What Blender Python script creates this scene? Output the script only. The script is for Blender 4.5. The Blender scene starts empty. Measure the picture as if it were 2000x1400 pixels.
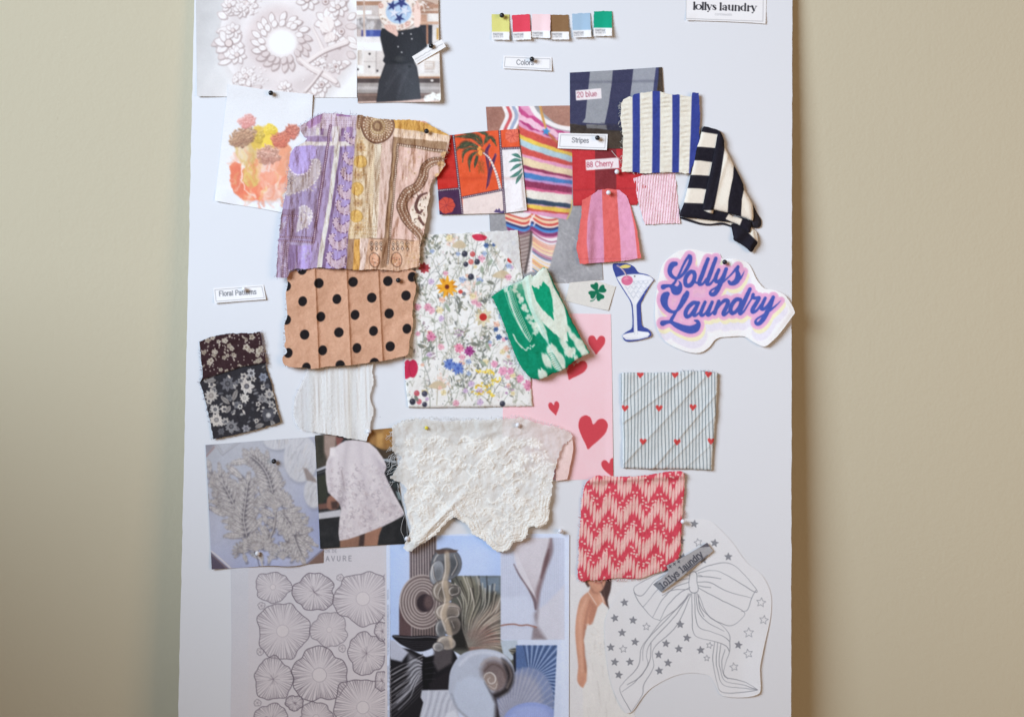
import bpy, math, random
import numpy as np

# ------------------------------------------------------------------ camera, world, light, exposure
S = bpy.context.scene
COL = S.collection
FPX = 50.0 / 36.0 * 2000.0                 # focal length in photo pixels (photo is 2000 x 1400)
CAM_D, CAM_ROLL = 1.67848589, 0.01135409
LEAN, BX, BY = 0.04861787, -0.02659756, -0.034     # board: lean angle, centre x, front face y at z = 0
cr, sr = math.cos(CAM_ROLL), math.sin(CAM_ROLL)
RIGHT, UP, FWD = np.array([cr, 0, sr]), np.array([-sr, 0, cr]), np.array([0, 1.0, 0])
CAM = np.array([0, -CAM_D, 0.0])
from mathutils import Matrix, Vector
cd = bpy.data.cameras.new('camera'); cam = bpy.data.objects.new('camera', cd); COL.objects.link(cam)
cd.lens = 50; cd.sensor_width = 36; cd.sensor_fit = 'HORIZONTAL'; cd.clip_start = 0.05; cd.clip_end = 50
cam.matrix_world = Matrix(((cr, -sr, 0, 0), (0, 0, -1, -CAM_D), (sr, cr, 0, 0), (0, 0, 0, 1)))
S.camera = cam

W = bpy.data.worlds.new('World'); S.world = W; W.use_nodes = True
WB = W.node_tree.nodes['Background']; WB.inputs[0].default_value = (1.0, 0.87, 0.76, 1); WB.inputs[1].default_value = 0.10

def area(name, loc, target, sx, sy, power, color, spread=180):
    l = bpy.data.lights.new(name, 'AREA'); l.shape = 'RECTANGLE'; l.size = sx; l.size_y = sy; l.energy = power; l.color = color
    l.spread = math.radians(spread)
    o = bpy.data.objects.new(name, l); COL.objects.link(o); o.location = loc
    o.rotation_euler = (Vector(target) - Vector(loc)).to_track_quat('-Z', 'Y').to_euler()
    return o
area('window_light', (-1.9, -2.1, 0.95), (0.5, 0, 0.16), 1.7, 1.4, 32, (0.635, 0.775, 0.965), 80)   # cool window, upper left
area('room_light', (1.9, -2.2, 0.1), (-0.1, 0, 0), 1.2, 1.6, 24, (1, 0.68, 0.43))                  # warm room, right

S.view_settings.view_transform = 'Standard'; S.view_settings.look = 'None'
S.view_settings.exposure = 0; S.view_settings.gamma = 1; S.view_settings.use_curve_mapping = False
S.render.engine = 'CYCLES'; S.cycles.use_denoising = True; S.cycles.max_bounces = 5
S.cycles.use_adaptive_sampling = False
S.render.filter_size = 1.3

# ------------------------------------------------------------------ raster helpers: flat prints are drawn into colour attributes
# display colour (0-255 as seen in the daylight on the board) -> reflectance
def lin(c):
    c = np.asarray(c, float) / 255.0
    return np.where(c <= 0.04045, c / 12.92, ((c + 0.055) / 1.055) ** 2.4)
WHITE_IN_PHOTO = lin((212, 217, 227)); BOARD_ALBEDO = np.array([0.75, 0.735, 0.725])
def refl(c):
    c = np.asarray(c, float); g = (c @ np.array([.3, .59, .11]))[..., None]; c = g + (c - g) * .90 + 2.0     # less saturation and a slight haze put into every print colour
    return np.clip(lin(c) / WHITE_IN_PHOTO * BOARD_ALBEDO, 0.004, 0.92)

def lattice(X, Y, scale, seed):
    """smooth value noise in -1..1 at the points X, Y"""
    rng = np.random.RandomState(seed)
    G = rng.uniform(-1, 1, (256, 256))
    x, y = X / scale + 700.3, Y / scale + 311.7
    xi, yi = np.floor(x).astype(int), np.floor(y).astype(int)
    fx, fy = x - xi, y - yi
    fx, fy = fx * fx * (3 - 2 * fx), fy * fy * (3 - 2 * fy)
    a, b = G[yi % 256, xi % 256], G[yi % 256, (xi + 1) % 256]
    c, d = G[(yi + 1) % 256, xi % 256], G[(yi + 1) % 256, (xi + 1) % 256]
    return (a * (1 - fx) + b * fx) * (1 - fy) + (c * (1 - fx) + d * fx) * fy
def fbm(X, Y, scale, seed, octv=3):
    r = 0; a = 1.0
    for k in range(octv):
        r = r + a * lattice(X, Y, scale / 2 ** k, seed + 17 * k); a *= 0.5
    return r
def sstep(a, b, x):
    t = np.clip((x - a) / (b - a + 1e-9), 0, 1); return t * t * (3 - 2 * t)

def spl(pts, n=8, closed=False):
    """Catmull-Rom through the points (any number of columns)"""
    p = np.asarray(pts, float)
    if len(p) < 3 and not closed: return p
    q = np.vstack([p[-1], p, p[0], p[1]]) if closed else np.vstack([2 * p[0] - p[1], p, 2 * p[-1] - p[-2]])
    out = []
    t = np.linspace(0, 1, n, endpoint=False)[:, None]
    for i in range(1, len(q) - 2):
        a, b, c, d = q[i - 1], q[i], q[i + 1], q[i + 2]
        out.append(0.5 * (2 * b + (c - a) * t + (2 * a - 5 * b + 4 * c - d) * t ** 2 + (3 * b - a - 3 * c + d) * t ** 3))
    out = np.vstack(out)
    return out if closed else np.vstack([out, p[-1]])

def poly_sd(X, Y, pts, nearest=False):
    """signed distance (inside positive) of points to a polygon"""
    p = np.asarray(pts, float); n = len(p)
    best = np.full(X.shape, 1e18); ins = np.zeros(X.shape, bool)
    if nearest: NX, NY = np.zeros(X.shape), np.zeros(X.shape)
    for i in range(n):
        ax, ay = p[i]; bx, by = p[(i + 1) % n]
        ex, ey = bx - ax, by - ay
        L = ex * ex + ey * ey + 1e-12
        t = np.clip(((X - ax) * ex + (Y - ay) * ey) / L, 0, 1)
        qx, qy = ax + t * ex, ay + t * ey
        d = (X - qx) ** 2 + (Y - qy) ** 2
        m = d < best
        best = np.where(m, d, best)
        if nearest: NX = np.where(m, qx, NX); NY = np.where(m, qy, NY)
        if ey != 0:
            ins ^= ((ay > Y) != (by > Y)) & (X < ex * (Y - ay) / ey + ax)
    d = np.where(ins, 1, -1) * np.sqrt(best)
    return (d, NX, NY) if nearest else d

class Cv:
    """a drawing: photo-pixel box, one sample a pixel, display colours"""
    def __init__(s, x0, y0, x1, y1, bg=(255, 255, 255)):
        s.x0, s.y0 = int(math.floor(x0)), int(math.floor(y0)); s.w, s.h = int(math.ceil(x1)) - s.x0, int(math.ceil(y1)) - s.y0
        s.Y, s.X = np.mgrid[0:s.h, 0:s.w].astype(float); s.X += s.x0 + .5; s.Y += s.y0 + .5
        s.C = np.zeros((s.h, s.w, 3)); s.C[:] = bg
        s.clip = None
    def _box(s, x0, y0, x1, y1):
        a, b = max(0, int(x0 - s.x0)), min(s.w, int(x1 - s.x0) + 2); c, d = max(0, int(y0 - s.y0)), min(s.h, int(y1 - s.y0) + 2)
        return (slice(c, d), slice(a, b)) if b > a and d > c else None
    def put(s, m, col, a=1.0, sl=None):
        sl = sl or (slice(None), slice(None))
        m = np.clip(m, 0, 1) * a
        if s.clip is not None: m = m * s.clip[sl]
        col = np.asarray(col, float)
        s.C[sl] = s.C[sl] * (1 - m[..., None]) + col * m[..., None]
    def poly(s, pts, col, a=1.0, soft=1.0, sm=0):
        p = spl(pts, sm, True) if sm else np.asarray(pts, float)
        k = soft + 1
        sl = s._box(p[:, 0].min() - k, p[:, 1].min() - k, p[:, 0].max() + k, p[:, 1].max() + k)
        if sl is None: return
        s.put(poly_sd(s.X[sl], s.Y[sl], p) / soft + .5, col, a, sl)
    def ell(s, cx, cy, rx, ry, col, rot=0, a=1.0, soft=1.0):
        R = max(rx, ry) + soft + 1
        sl = s._box(cx - R, cy - R, cx + R, cy + R)
        if sl is None: return
        c, n = math.cos(rot), math.sin(rot)
        dx, dy = s.X[sl] - cx, s.Y[sl] - cy
        u, v = (c * dx + n * dy) / rx, (-n * dx + c * dy) / ry
        q = np.sqrt(u * u + v * v)
        s.put((1 - q) * min(rx, ry) / soft + .5, col, a, sl)
    def stroke(s, pts, w, col, a=1.0, sm=0, soft=1.0):
        p = np.asarray(pts, float)
        if np.ndim(w) == 0: p = np.column_stack([p, np.full(len(p), float(w))])
        else: p = np.column_stack([p, np.asarray(w, float)])
        if sm: p = spl(p, sm)
        R = p[:, 2].max() / 2 + soft + 1
        sl = s._box(p[:, 0].min() - R, p[:, 1].min() - R, p[:, 0].max() + R, p[:, 1].max() + R)
        if sl is None: return
        oy, ox = sl[0].start, sl[1].start
        M = np.zeros(s.X[sl].shape)
        for i in range(len(p) - 1):
            (ax, ay, wa), (bx, by, wb) = p[i], p[i + 1]
            r = max(wa, wb) / 2 + soft + 1
            b = s._box(min(ax, bx) - r, min(ay, by) - r, max(ax, bx) + r, max(ay, by) + r)
            if b is None: continue
            X, Y = s.X[b], s.Y[b]
            ex, ey = bx - ax, by - ay; L = ex * ex + ey * ey + 1e-12
            t = np.clip(((X - ax) * ex + (Y - ay) * ey) / L, 0, 1)
            d = np.hypot(X - ax - t * ex, Y - ay - t * ey)
            ww = wa + (wb - wa) * t
            m = np.clip((ww / 2 - d) / soft + .5, 0, 1) * np.clip(ww / 0.8, 0, 1)
            q = (slice(b[0].start - oy, b[0].stop - oy), slice(b[1].start - ox, b[1].stop - ox))
            M[q] = np.maximum(M[q], m)
        s.put(M, col, a, sl)
    def grad(s, x0, y0, c0, x1, y1, c1):
        ex, ey = x1 - x0, y1 - y0
        t = np.clip(((s.X - x0) * ex + (s.Y - y0) * ey) / (ex * ex + ey * ey), 0, 1)[..., None]
        s.C = np.asarray(c0, float) * (1 - t) + np.asarray(c1, float) * t
    def mott(s, amp, scale, seed, octv=3, tint=(1, 1, 1)):
        s.C = s.C + (fbm(s.X, s.Y, scale, seed, octv) * amp)[..., None] * np.asarray(tint)
    def warp(s, fx, fy):
        """redraw with every sample taken at a shifted place (offsets in pixels)"""
        s.C = s.at(s.X + fx, s.Y + fy)
    def beads(s, a, b, step, r, col, base=None, bw=0, tri=False):
        """a line of printed dots, on a band when base is given"""
        a, b = np.asarray(a, float), np.asarray(b, float)
        if base is not None: s.stroke([a, b], bw, base)
        L = np.hypot(*(b - a)); n = max(1, int(L / step))
        for k in range(n + 1):
            q = a + (b - a) * k / n
            if tri: s.poly([(q[0] - r, q[1] + r), (q[0] + r, q[1] + r), (q[0], q[1] - r * 1.2)], col)
            else: s.ell(q[0], q[1], r, r, col, soft=.9)
    def blur(s, r=1.0):
        """the softness of a printed photograph"""
        k = np.exp(-(np.arange(-3, 4) / r) ** 2 / 2); k /= k.sum()
        for ax in (0, 1):
            A = np.pad(s.C, [(3, 3) if i == ax else (0, 0) for i in range(3)], mode='edge'); n = s.C.shape[ax]
            s.C = sum(w * np.take(A, np.arange(i, i + n), ax) for i, w in enumerate(k))
    def photo(s, seed, r=.9, amp=5):
        s.blur(r); t = fbm(s.X, s.Y, 34, seed, 2) * amp * 1.1 + fbm(s.X, s.Y, 11, seed + 3, 2) * amp * .8 + fbm(s.X, s.Y, 3.2, seed + 7, 2) * amp * .8
        lum = s.C.mean(2) / 255.0; t = t * (.25 + 1.1 * np.clip(1 - np.abs(lum - .4) * 2.2, 0, 1)) * .6      # even in the highlights
        s.C = s.C * (1 + (t / 128.0)[..., None])
    def grain(s, amp, seed=5):
        rng = np.random.RandomState(seed)
        s.C = s.C + (rng.normal(0, amp, s.X.shape))[..., None] + rng.normal(0, amp * .35, s.C.shape)
    def clip_poly(s, pts, soft=1.0):
        s.clip = None if pts is None else np.clip(poly_sd(s.X, s.Y, np.asarray(pts, float)) / soft + .5, 0, 1)
    def at(s, X, Y):
        x = np.clip(X - s.x0 - .5, 0, s.w - 1.001); y = np.clip(Y - s.y0 - .5, 0, s.h - 1.001)
        xi, yi = x.astype(int), y.astype(int); fx, fy = (x - xi)[..., None], (y - yi)[..., None]
        x2, y2 = np.minimum(xi + 1, s.w - 1), np.minimum(yi + 1, s.h - 1)
        return (s.C[yi, xi] * (1 - fx) + s.C[yi, x2] * fx) * (1 - fy) + (s.C[y2, xi] * (1 - fx) + s.C[y2, x2] * fx) * fy

# letter skeletons, cap height 1, baseline 0, y up: (advance, strokes); 's' strokes are splined
def arc(cx, cy, rx, ry, a0, a1, n=10):
    t = np.radians(np.linspace(a0, a1, n)); return [(cx + rx * math.cos(k), cy + ry * math.sin(k)) for k in t]
GL = {
 'C': (.80, [arc(.42, .5, .36, .5, 40, 320, 16)]),
 'S': (.70, [[(.6, .8), (.5, .95), (.3, 1), (.12, .9), (.1, .72), (.25, .57), (.45, .48), (.6, .35), (.6, .15), (.45, .02), (.25, 0), (.1, .08), (.04, .22)]]),
 'F': (.64, [[(.1, 0), (.1, 1), (.6, 1)], [(.1, .52), (.52, .52)]]),
 'P': (.70, [[(.1, 0), (.1, 1), (.4, 1)] + arc(.4, .74, .22, .26, 90, -90, 8) + [(.1, .48)]]),
 'A': (.70, [[(.02, 0), (.35, 1), (.68, 0)], [(.14, .35), (.56, .35)]]),
 'N': (.76, [[(.1, 0), (.1, 1), (.64, 0), (.64, 1)]]), 'T': (.64, [[(0, 1), (.62, 1)], [(.31, 1), (.31, 0)]]),
 'O': (.84, [arc(.42, .5, .36, .5, 0, 360, 20)]), 'E': (.66, [[(.6, 1), (.1, 1), (.1, 0), (.6, 0)], [(.1, .52), (.54, .52)]]),
 'H': (.76, [[(.1, 0), (.1, 1)], [(.64, 0), (.64, 1)], [(.1, .52), (.64, .52)]]), 'G': (.84, [arc(.42, .5, .36, .5, 45, 340, 16) + [(.78, .45), (.5, .45)]]),
 'V': (.70, [[(.02, 1), (.35, 0), (.68, 1)]]), 'U': (.76, [[(.1, 1), (.1, .3)] + arc(.37, .3, .27, .3, 180, 360, 9) + [(.64, 1)]]),
 'R': (.74, [[(.1, 0), (.1, 1), (.4, 1)] + arc(.4, .75, .22, .25, 90, -90, 8) + [(.1, .5)], [(.38, .5), (.66, 0)]]),
 'I': (.28, [[(.14, 0), (.14, 1)]]), 'D': (.78, [[(.1, 0), (.1, 1), (.35, 1)] + arc(.35, .5, .35, .5, 90, -90, 10) + [(.1, 0)]]),
 'o': (.58, [arc(.29, .36, .24, .36, 0, 360, 16)]), 'l': (.24, [[(.12, 0), (.12, 1)]]), 'i': (.24, [[(.12, 0), (.12, .72)], [(.12, .92), (.12, 1)]]),
 'r': (.36, [[(.1, 0), (.1, .72)], [(.1, .45), (.18, .65), (.34, .72)]]), 't': (.32, [[(.15, .95), (.15, .12), (.2, .02), (.3, .02)], [(.02, .72), (.3, .72)]]),
 's': (.52, [[(.43, .58), (.34, .7), (.2, .72), (.08, .64), (.09, .5), (.25, .38), (.42, .28), (.44, .12), (.33, .01), (.17, .01), (.05, .14)]]),
 'p': (.58, [[(.08, -.28), (.08, .72)], arc(.30, .36, .22, .36, 150, -150, 14)]), 'b': (.58, [[(.08, 0), (.08, 1)], arc(.30, .36, .22, .36, 150, -150, 14)]),
 'e': (.58, [[(.06, .38), (.52, .38)] + arc(.29, .36, .23, .36, 5, 320, 14)]), 'a': (.56, [[(.06, .55), (.14, .69), (.28, .72), (.42, .65), (.44, .5), (.44, 0)], [(.44, .42), (.2, .38), (.06, .26), (.06, .1), (.18, 0), (.34, .06), (.44, .2)]]),
 'n': (.58, [[(.08, 0), (.08, .72)], [(.08, .45), (.18, .67), (.34, .72), (.47, .6), (.48, .4), (.48, 0)]]), 'h': (.58, [[(.08, 0), (.08, 1)], [(.08, .45), (.18, .67), (.34, .72), (.47, .6), (.48, .4), (.48, 0)]]),
 'u': (.58, [[(.08, .72), (.08, .25), (.12, .06), (.27, 0), (.4, .08), (.48, .25)], [(.48, .72), (.48, 0)]]), 'y': (.52, [[(.02, .72), (.26, 0)], [(.5, .72), (.24, -.1), (.14, -.27), (.02, -.27)]]),
 'd': (.58, [[(.48, 0), (.48, 1)], arc(.26, .36, .22, .36, 30, 330, 14)]),
 '2': (.58, [[(.06, .72), (.12, .92), (.3, 1), (.48, .9), (.5, .7), (.38, .48), (.16, .22), (.05, 0), (.52, 0)]]), '0': (.58, [arc(.29, .5, .23, .5, 0, 360, 16)]),
 '8': (.58, [arc(.29, .75, .2, .25, 0, 360, 14), arc(.29, .25, .23, .26, 0, 360, 14)]), '1': (.5, [[(.1, .8), (.3, 1), (.3, 0)]]),
 '-': (.4, [[(.05, .4), (.35, .4)]]), ' ': (.3, []),
}
def text(cv, s, x, y, cap, w, col, rot=0.0, sx=1.0, gap=0.0, a=1.0):
    """baseline starts at photo pixel x, y; rot in degrees, clockwise on the photo"""
    c, n = math.cos(math.radians(rot)), math.sin(math.radians(rot)); u = 0
    for ch in s:
        adv, strokes = GL[ch]
        for st in strokes:
            P = [((u + px * sx) * cap, -py * cap) for px, py in st]
            cv.stroke([(x + c * p - n * q, y + n * p + c * q) for p, q in P], w, col, a, soft=1.1)
        u += adv * sx + gap
    return u * cap

# ------------------------------------------------------------------ from photo pixels to the leaning board
NRM = np.array([0, -math.cos(LEAN), math.sin(LEAN)]); BUP = np.array([0, math.sin(LEAN), math.cos(LEAN)])
BORG = np.array([BX, BY, 0.0])
def P(px, py, w=0.0):
    """the point w metres in front of the board's face that shows at a photo pixel"""
    px, py, w = np.broadcast_arrays(np.asarray(px, float), np.asarray(py, float), np.asarray(w, float))
    d = RIGHT * ((px - 1000) / FPX)[..., None] + FWD - UP * ((py - 700) / FPX)[..., None]
    t = (w - (CAM - BORG) @ NRM) / (d @ NRM)
    return CAM + d * t[..., None]

# ------------------------------------------------------------------ materials
def nt(name, rough=0.6, spec=0.3):
    m = bpy.data.materials.new(name); m.use_nodes = True
    b = m.node_tree.nodes['Principled BSDF']; b.inputs['Roughness'].default_value = rough; b.inputs['Specular IOR Level'].default_value = spec
    return m, m.node_tree, b
def add_bump(t, b, layers, dist=0.0006, strength=0.5):
    tc = t.nodes.new('ShaderNodeTexCoord'); last = None
    for scale, amt, kind in layers:
        if kind == 'noise':
            n = t.nodes.new('ShaderNodeTexNoise'); n.inputs['Scale'].default_value = scale; n.inputs['Detail'].default_value = 3
            t.links.new(tc.outputs['Object'], n.inputs['Vector']); o = n.outputs['Fac']
        else:
            n = t.nodes.new('ShaderNodeTexWave'); n.bands_direction = kind; n.inputs['Scale'].default_value = scale; n.inputs['Distortion'].default_value = 1.5; n.inputs['Detail'].default_value = 1
            t.links.new(tc.outputs['Object'], n.inputs['Vector']); o = n.outputs['Fac']
        bp = t.nodes.new('ShaderNodeBump'); bp.inputs['Strength'].default_value = strength; bp.inputs['Distance'].default_value = dist * amt
        t.links.new(o, bp.inputs['Height'])
        if last: t.links.new(last.outputs['Normal'], bp.inputs['Normal'])
        last = bp
    t.links.new(last.outputs['Normal'], b.inputs['Normal'])
def printed(name, rough, spec, layers, dist=0.0004, strength=0.5, sheen=0.0, sheer=False):
    m, t, b = nt(name, rough, spec)
    a = t.nodes.new('ShaderNodeAttribute'); a.attribute_name = 'print'
    t.links.new(a.outputs['Color'], b.inputs['Base Color'])
    if sheer: t.links.new(a.outputs['Alpha'], b.inputs['Alpha'])      # openness of the weave
    if sheen: b.inputs['Sheen Weight'].default_value = sheen
    if layers: add_bump(t, b, layers, dist, strength)
    return m
M_PAPER = printed('printed_paper', 0.75, 0.2, [(900, 1, 'noise'), (60, 1.5, 'noise')], 0.0002)
M_PHOTO = printed('photo_print', 0.5, 0.3, [(500, 1, 'noise'), (40, 3, 'noise')], 0.00015)
M_COTTON = printed('printed_cotton', 0.9, 0.1, [(1100, 1, 'noise'), (300, 1.6, 'noise')], 0.0005, 0.6, sheen=0.05)
M_JERSEY = printed('jersey', 0.95, 0.05, [(800, 1, 'noise')], 0.0005, 0.6, sheen=0.05)
M_CREPE = printed('crepe', 0.9, 0.1, [(350, 1.5, 'noise'), (900, 1, 'noise')], 0.0007, 0.7)
M_LACE = printed('lace_fabric', 0.9, 0.1, [(600, 1, 'noise')], 0.0006, 0.6, sheer=True)
def plain(name, col, rough=0.5, spec=0.4, metal=0.0):
    m, t, b = nt(name, rough, spec)
    tc = t.nodes.new('ShaderNodeTexCoord'); n = t.nodes.new('ShaderNodeTexNoise'); n.inputs['Scale'].default_value = 300
    t.links.new(tc.outputs['Object'], n.inputs['Vector'])
    r = t.nodes.new('ShaderNodeValToRGB'); c = np.asarray(col)
    r.color_ramp.elements[0].color = (*(c * .93), 1); r.color_ramp.elements[1].color = (*np.minimum(c * 1.07, 1), 1)
    t.links.new(n.outputs['Fac'], r.inputs[0]); t.links.new(r.outputs[0], b.inputs['Base Color'])
    b.inputs['Metallic'].default_value = metal
    return m

# ------------------------------------------------------------------ object helpers
def props(o, label=None, cat=None, group=None, kind=None):
    if label: o['label'] = label
    if cat: o['category'] = cat
    if group: o['group'] = group
    if kind: o['kind'] = kind
    return o
def mesh_obj(name, V, F, mat, parent=None, smooth=True, origin=None):
    V = np.asarray(V, float)
    org = V.mean(0) if origin is None else np.asarray(origin, float)
    me = bpy.data.meshes.new(name); me.from_pydata((V - org).tolist(), [], [list(map(int, f)) for f in F]); me.update()
    if smooth: me.polygons.foreach_set('use_smooth', np.ones(len(me.polygons), bool))
    me.materials.append(mat)
    o = bpy.data.objects.new(name, me); COL.objects.link(o)
    if parent is not None:
        o.parent = parent; org = org - np.array(parent.location)
    o.location = org
    return o
def quads_mesh(name, V, Q, colors, mat, sharp_from, parent=None):
    """fast mesh of quads with the 'print' colour attribute"""
    org = V.mean(0)
    me = bpy.data.meshes.new(name); n, q = len(V), len(Q)
    me.vertices.add(n); me.vertices.foreach_set('co', (V - org).ravel())
    me.loops.add(q * 4); me.loops.foreach_set('vertex_index', Q.ravel().astype(np.int32))
    me.polygons.add(q); me.polygons.foreach_set('loop_start', np.arange(0, q * 4, 4, dtype=np.int32))
    sm = np.ones(q, bool); sm[sharp_from:] = False
    me.polygons.foreach_set('use_smooth', sm)
    me.update(calc_edges=True); me.validate()
    at = me.color_attributes.new('print', 'FLOAT_COLOR', 'POINT')
    rgba = np.ones((n, 4)); rgba[:, :colors.shape[1]] = colors
    at.data.foreach_set('color', rgba.ravel())
    me.materials.append(mat)
    o = bpy.data.objects.new(name, me); COL.objects.link(o)
    if parent is not None:
        o.parent = parent; org = org - np.array(parent.location)
    o.location = org
    return o
def sheet(name, outline, cv, z, hfun=None, mat=None, g=1.3, thick=0.3, label=None, cat=None, group=None, parent=None, sheer=None):
    """a cut piece of paper or cloth: outline in photo pixels, drawing cv, z = millimetres off the board (number or function),
    hfun(X, Y, d) = relief in millimetres (d = pixels inside the edge); thick = mm of edge thickness"""
    pts = np.asarray(outline, float)
    x0, y0, x1, y1 = pts[:, 0].min(), pts[:, 1].min(), pts[:, 0].max(), pts[:, 1].max()
    xs, ys = np.arange(x0 - g * .5, x1 + g * 1.5, g), np.arange(y0 - g * .5, y1 + g * 1.5, g)
    X, Y = np.meshgrid(xs, ys)
    d, NX, NY = poly_sd(X, Y, pts, True)
    ins = d > 0
    keep = ins[:-1, :-1] | ins[1:, :-1] | ins[:-1, 1:] | ins[1:, 1:]
    X, Y = np.where(ins, X, NX), np.where(ins, Y, NY); d = np.where(ins, d, 0)
    idx = np.arange(X.size).reshape(X.shape)
    Q = np.stack([idx[:-1, :-1], idx[1:, :-1], idx[1:, 1:], idx[:-1, 1:]], -1)[keep]
    used = np.unique(Q); remap = -np.ones(X.size, int); remap[used] = np.arange(len(used)); Q = remap[Q]
    x, y, dd = X.ravel()[used], Y.ravel()[used], d.ravel()[used]
    h = np.zeros(len(x)) + (z if not callable(z) else z(x, y))
    if hfun is not None: h = h + hfun(x, y, dd)
    h = np.maximum(h, 0.08)
    V = P(x, y, h / 1000.0)
    C = refl(cv.at(x, y))
    if sheer is not None: C = np.column_stack([C, np.clip(sheer(x, y, dd), 0, 1)])
    # edge strip
    E = np.concatenate([Q[:, [0, 1]], Q[:, [1, 2]], Q[:, [2, 3]], Q[:, [3, 0]]])
    key = np.sort(E, 1); k = key[:, 0].astype(np.int64) * (len(x) + 1) + key[:, 1]
    u, first, cnt = np.unique(k, return_index=True, return_counts=True)
    B = E[first[cnt == 1]]
    bv = np.unique(B); rb = -np.ones(len(x), int); rb[bv] = np.arange(len(bv))
    n = len(x)
    Vt = V[bv]; Vb = P(x[bv], y[bv], np.maximum(h[bv] - thick, 0.02) / 1000.0)
    SQ = np.stack([B[:, 1] * 0 + n + rb[B[:, 1]], n + rb[B[:, 0]], n + len(bv) + rb[B[:, 0]], n + len(bv) + rb[B[:, 1]]], 1)
    o = quads_mesh(name, np.vstack([V, Vt, Vb]), np.vstack([Q, SQ]), np.vstack([C, C[bv], C[bv]]), mat or M_PAPER, len(Q), parent)
    return props(o, label, cat, group)

def tube(pts, r, sides=5):
    """closed tube along world points; r in metres (number or list)"""
    p = np.asarray(pts, float); n = len(p); r = np.broadcast_to(np.asarray(r, float), (n,))
    T = np.gradient(p, axis=0); T /= np.linalg.norm(T, axis=1)[:, None] + 1e-12
    a = np.cross(T, NRM); bad = np.linalg.norm(a, axis=1) < 1e-3; a[bad] = np.cross(T[bad], [1.0, 0.2, 0.1])
    a /= np.linalg.norm(a, axis=1)[:, None] + 1e-12; b = np.cross(T, a)
    V, F = [], []
    for i in range(n):
        for k in range(sides):
            t = 2 * math.pi * k / sides; V.append(p[i] + r[i] * (math.cos(t) * a[i] + math.sin(t) * b[i]))
    for i in range(n - 1):
        for k in range(sides):
            k2 = (k + 1) % sides; F.append([i * sides + k, i * sides + k2, (i + 1) * sides + k2, (i + 1) * sides + k])
    F.append(list(range(sides))[::-1]); F.append([(n - 1) * sides + k for k in range(sides)])
    return V, F
def threads(name, paths, mat, r=0.00022, parent=None):
    """loose yarn ends: paths of (px, py, mm), or several such lists, one mesh each"""
    if isinstance(paths[0][0][0], (tuple, list)):
        for q in paths: threads(name, q, mat, r, parent)
        return
    V, F = [], []
    for q in paths:
        q = np.asarray(q, float)
        if len(q) > 2: q = spl(q, 4)
        v, f = tube(P(q[:, 0], q[:, 1], np.maximum(q[:, 2], .15) / 1000), r, 4)
        F += [[i + len(V) for i in k] for k in f]; V += v
    return mesh_obj(name, V, F, mat, parent)
def fray_paths(edge, n, length, z, seed, jitter=.6):
    """short yarn ends sticking out of an edge given as a polyline in photo pixels (outward = left of travel)"""
    rng = random.Random(seed); e = np.asarray(edge, float)
    L = np.concatenate([[0], np.cumsum(np.hypot(*np.diff(e, axis=0).T))]); out = []
    for _ in range(n):
        s = rng.uniform(0, L[-1]); i = min(np.searchsorted(L, s, side='right') - 1, len(e) - 2)
        t = (s - L[i]) / max(L[i + 1] - L[i], 1e-6); a = e[i] + (e[i + 1] - e[i]) * t
        d = (e[i + 1] - e[i]) / max(L[i + 1] - L[i], 1e-6); nr = np.array([d[1], -d[0]])
        l = length * rng.uniform(.3, 1.1); k = rng.uniform(-jitter, jitter)
        b = a + nr * l * .5 + d * l * k * .5; c = a + nr * l + d * l * (k + rng.uniform(-.8, .8))
        a = a - nr * 1.0
        out.append([(*a, z), (*b, z + rng.uniform(0, .5)), (*c, max(.2, z - rng.uniform(0, 1)))])
    return out
def rough(pts, amp, step, seed, closed=True):
    """polyline with ragged edge"""
    p = np.asarray(pts, float); out = []
    rng = np.random.RandomState(seed)
    m = len(p) if closed else len(p) - 1
    for i in range(m):
        a, b = p[i], p[(i + 1) % len(p)]; L = np.hypot(*(b - a)); n = max(1, int(L / step)); d = (b - a) / max(L, 1e-6); nr = np.array([-d[1], d[0]])
        for k in range(n):
            q = a + (b - a) * k / n
            out.append(q + (nr * rng.normal(0, amp) if k else 0))
    if not closed: out.append(p[-1])
    return np.array(out)
def heart(cx, cy, w, h, rot=0, skew=0.0):
    q = [(0, -.28), (.14, -.46), (.34, -.5), (.5, -.36), (.48, -.1), (.3, .16), (.12, .36), (0, .5), (-.12, .36), (-.3, .16), (-.48, -.1), (-.5, -.36), (-.34, -.5), (-.14, -.46)]
    c, n = math.cos(math.radians(rot)), math.sin(math.radians(rot))
    return [(cx + c * x * w - n * y * h, cy + n * x * w + c * y * h) for x, y in q]
def star(cx, cy, r, rot=0, inner=.42):
    return [(cx + (r if k % 2 == 0 else r * inner) * math.sin(math.radians(rot + 36 * k)), cy - (r if k % 2 == 0 else r * inner) * math.cos(math.radians(rot + 36 * k))) for k in range(10)]
def rrect(x0, y0, x1, y1): return [(x0, y0), (x1, y0), (x1, y1), (x0, y1)]
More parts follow.
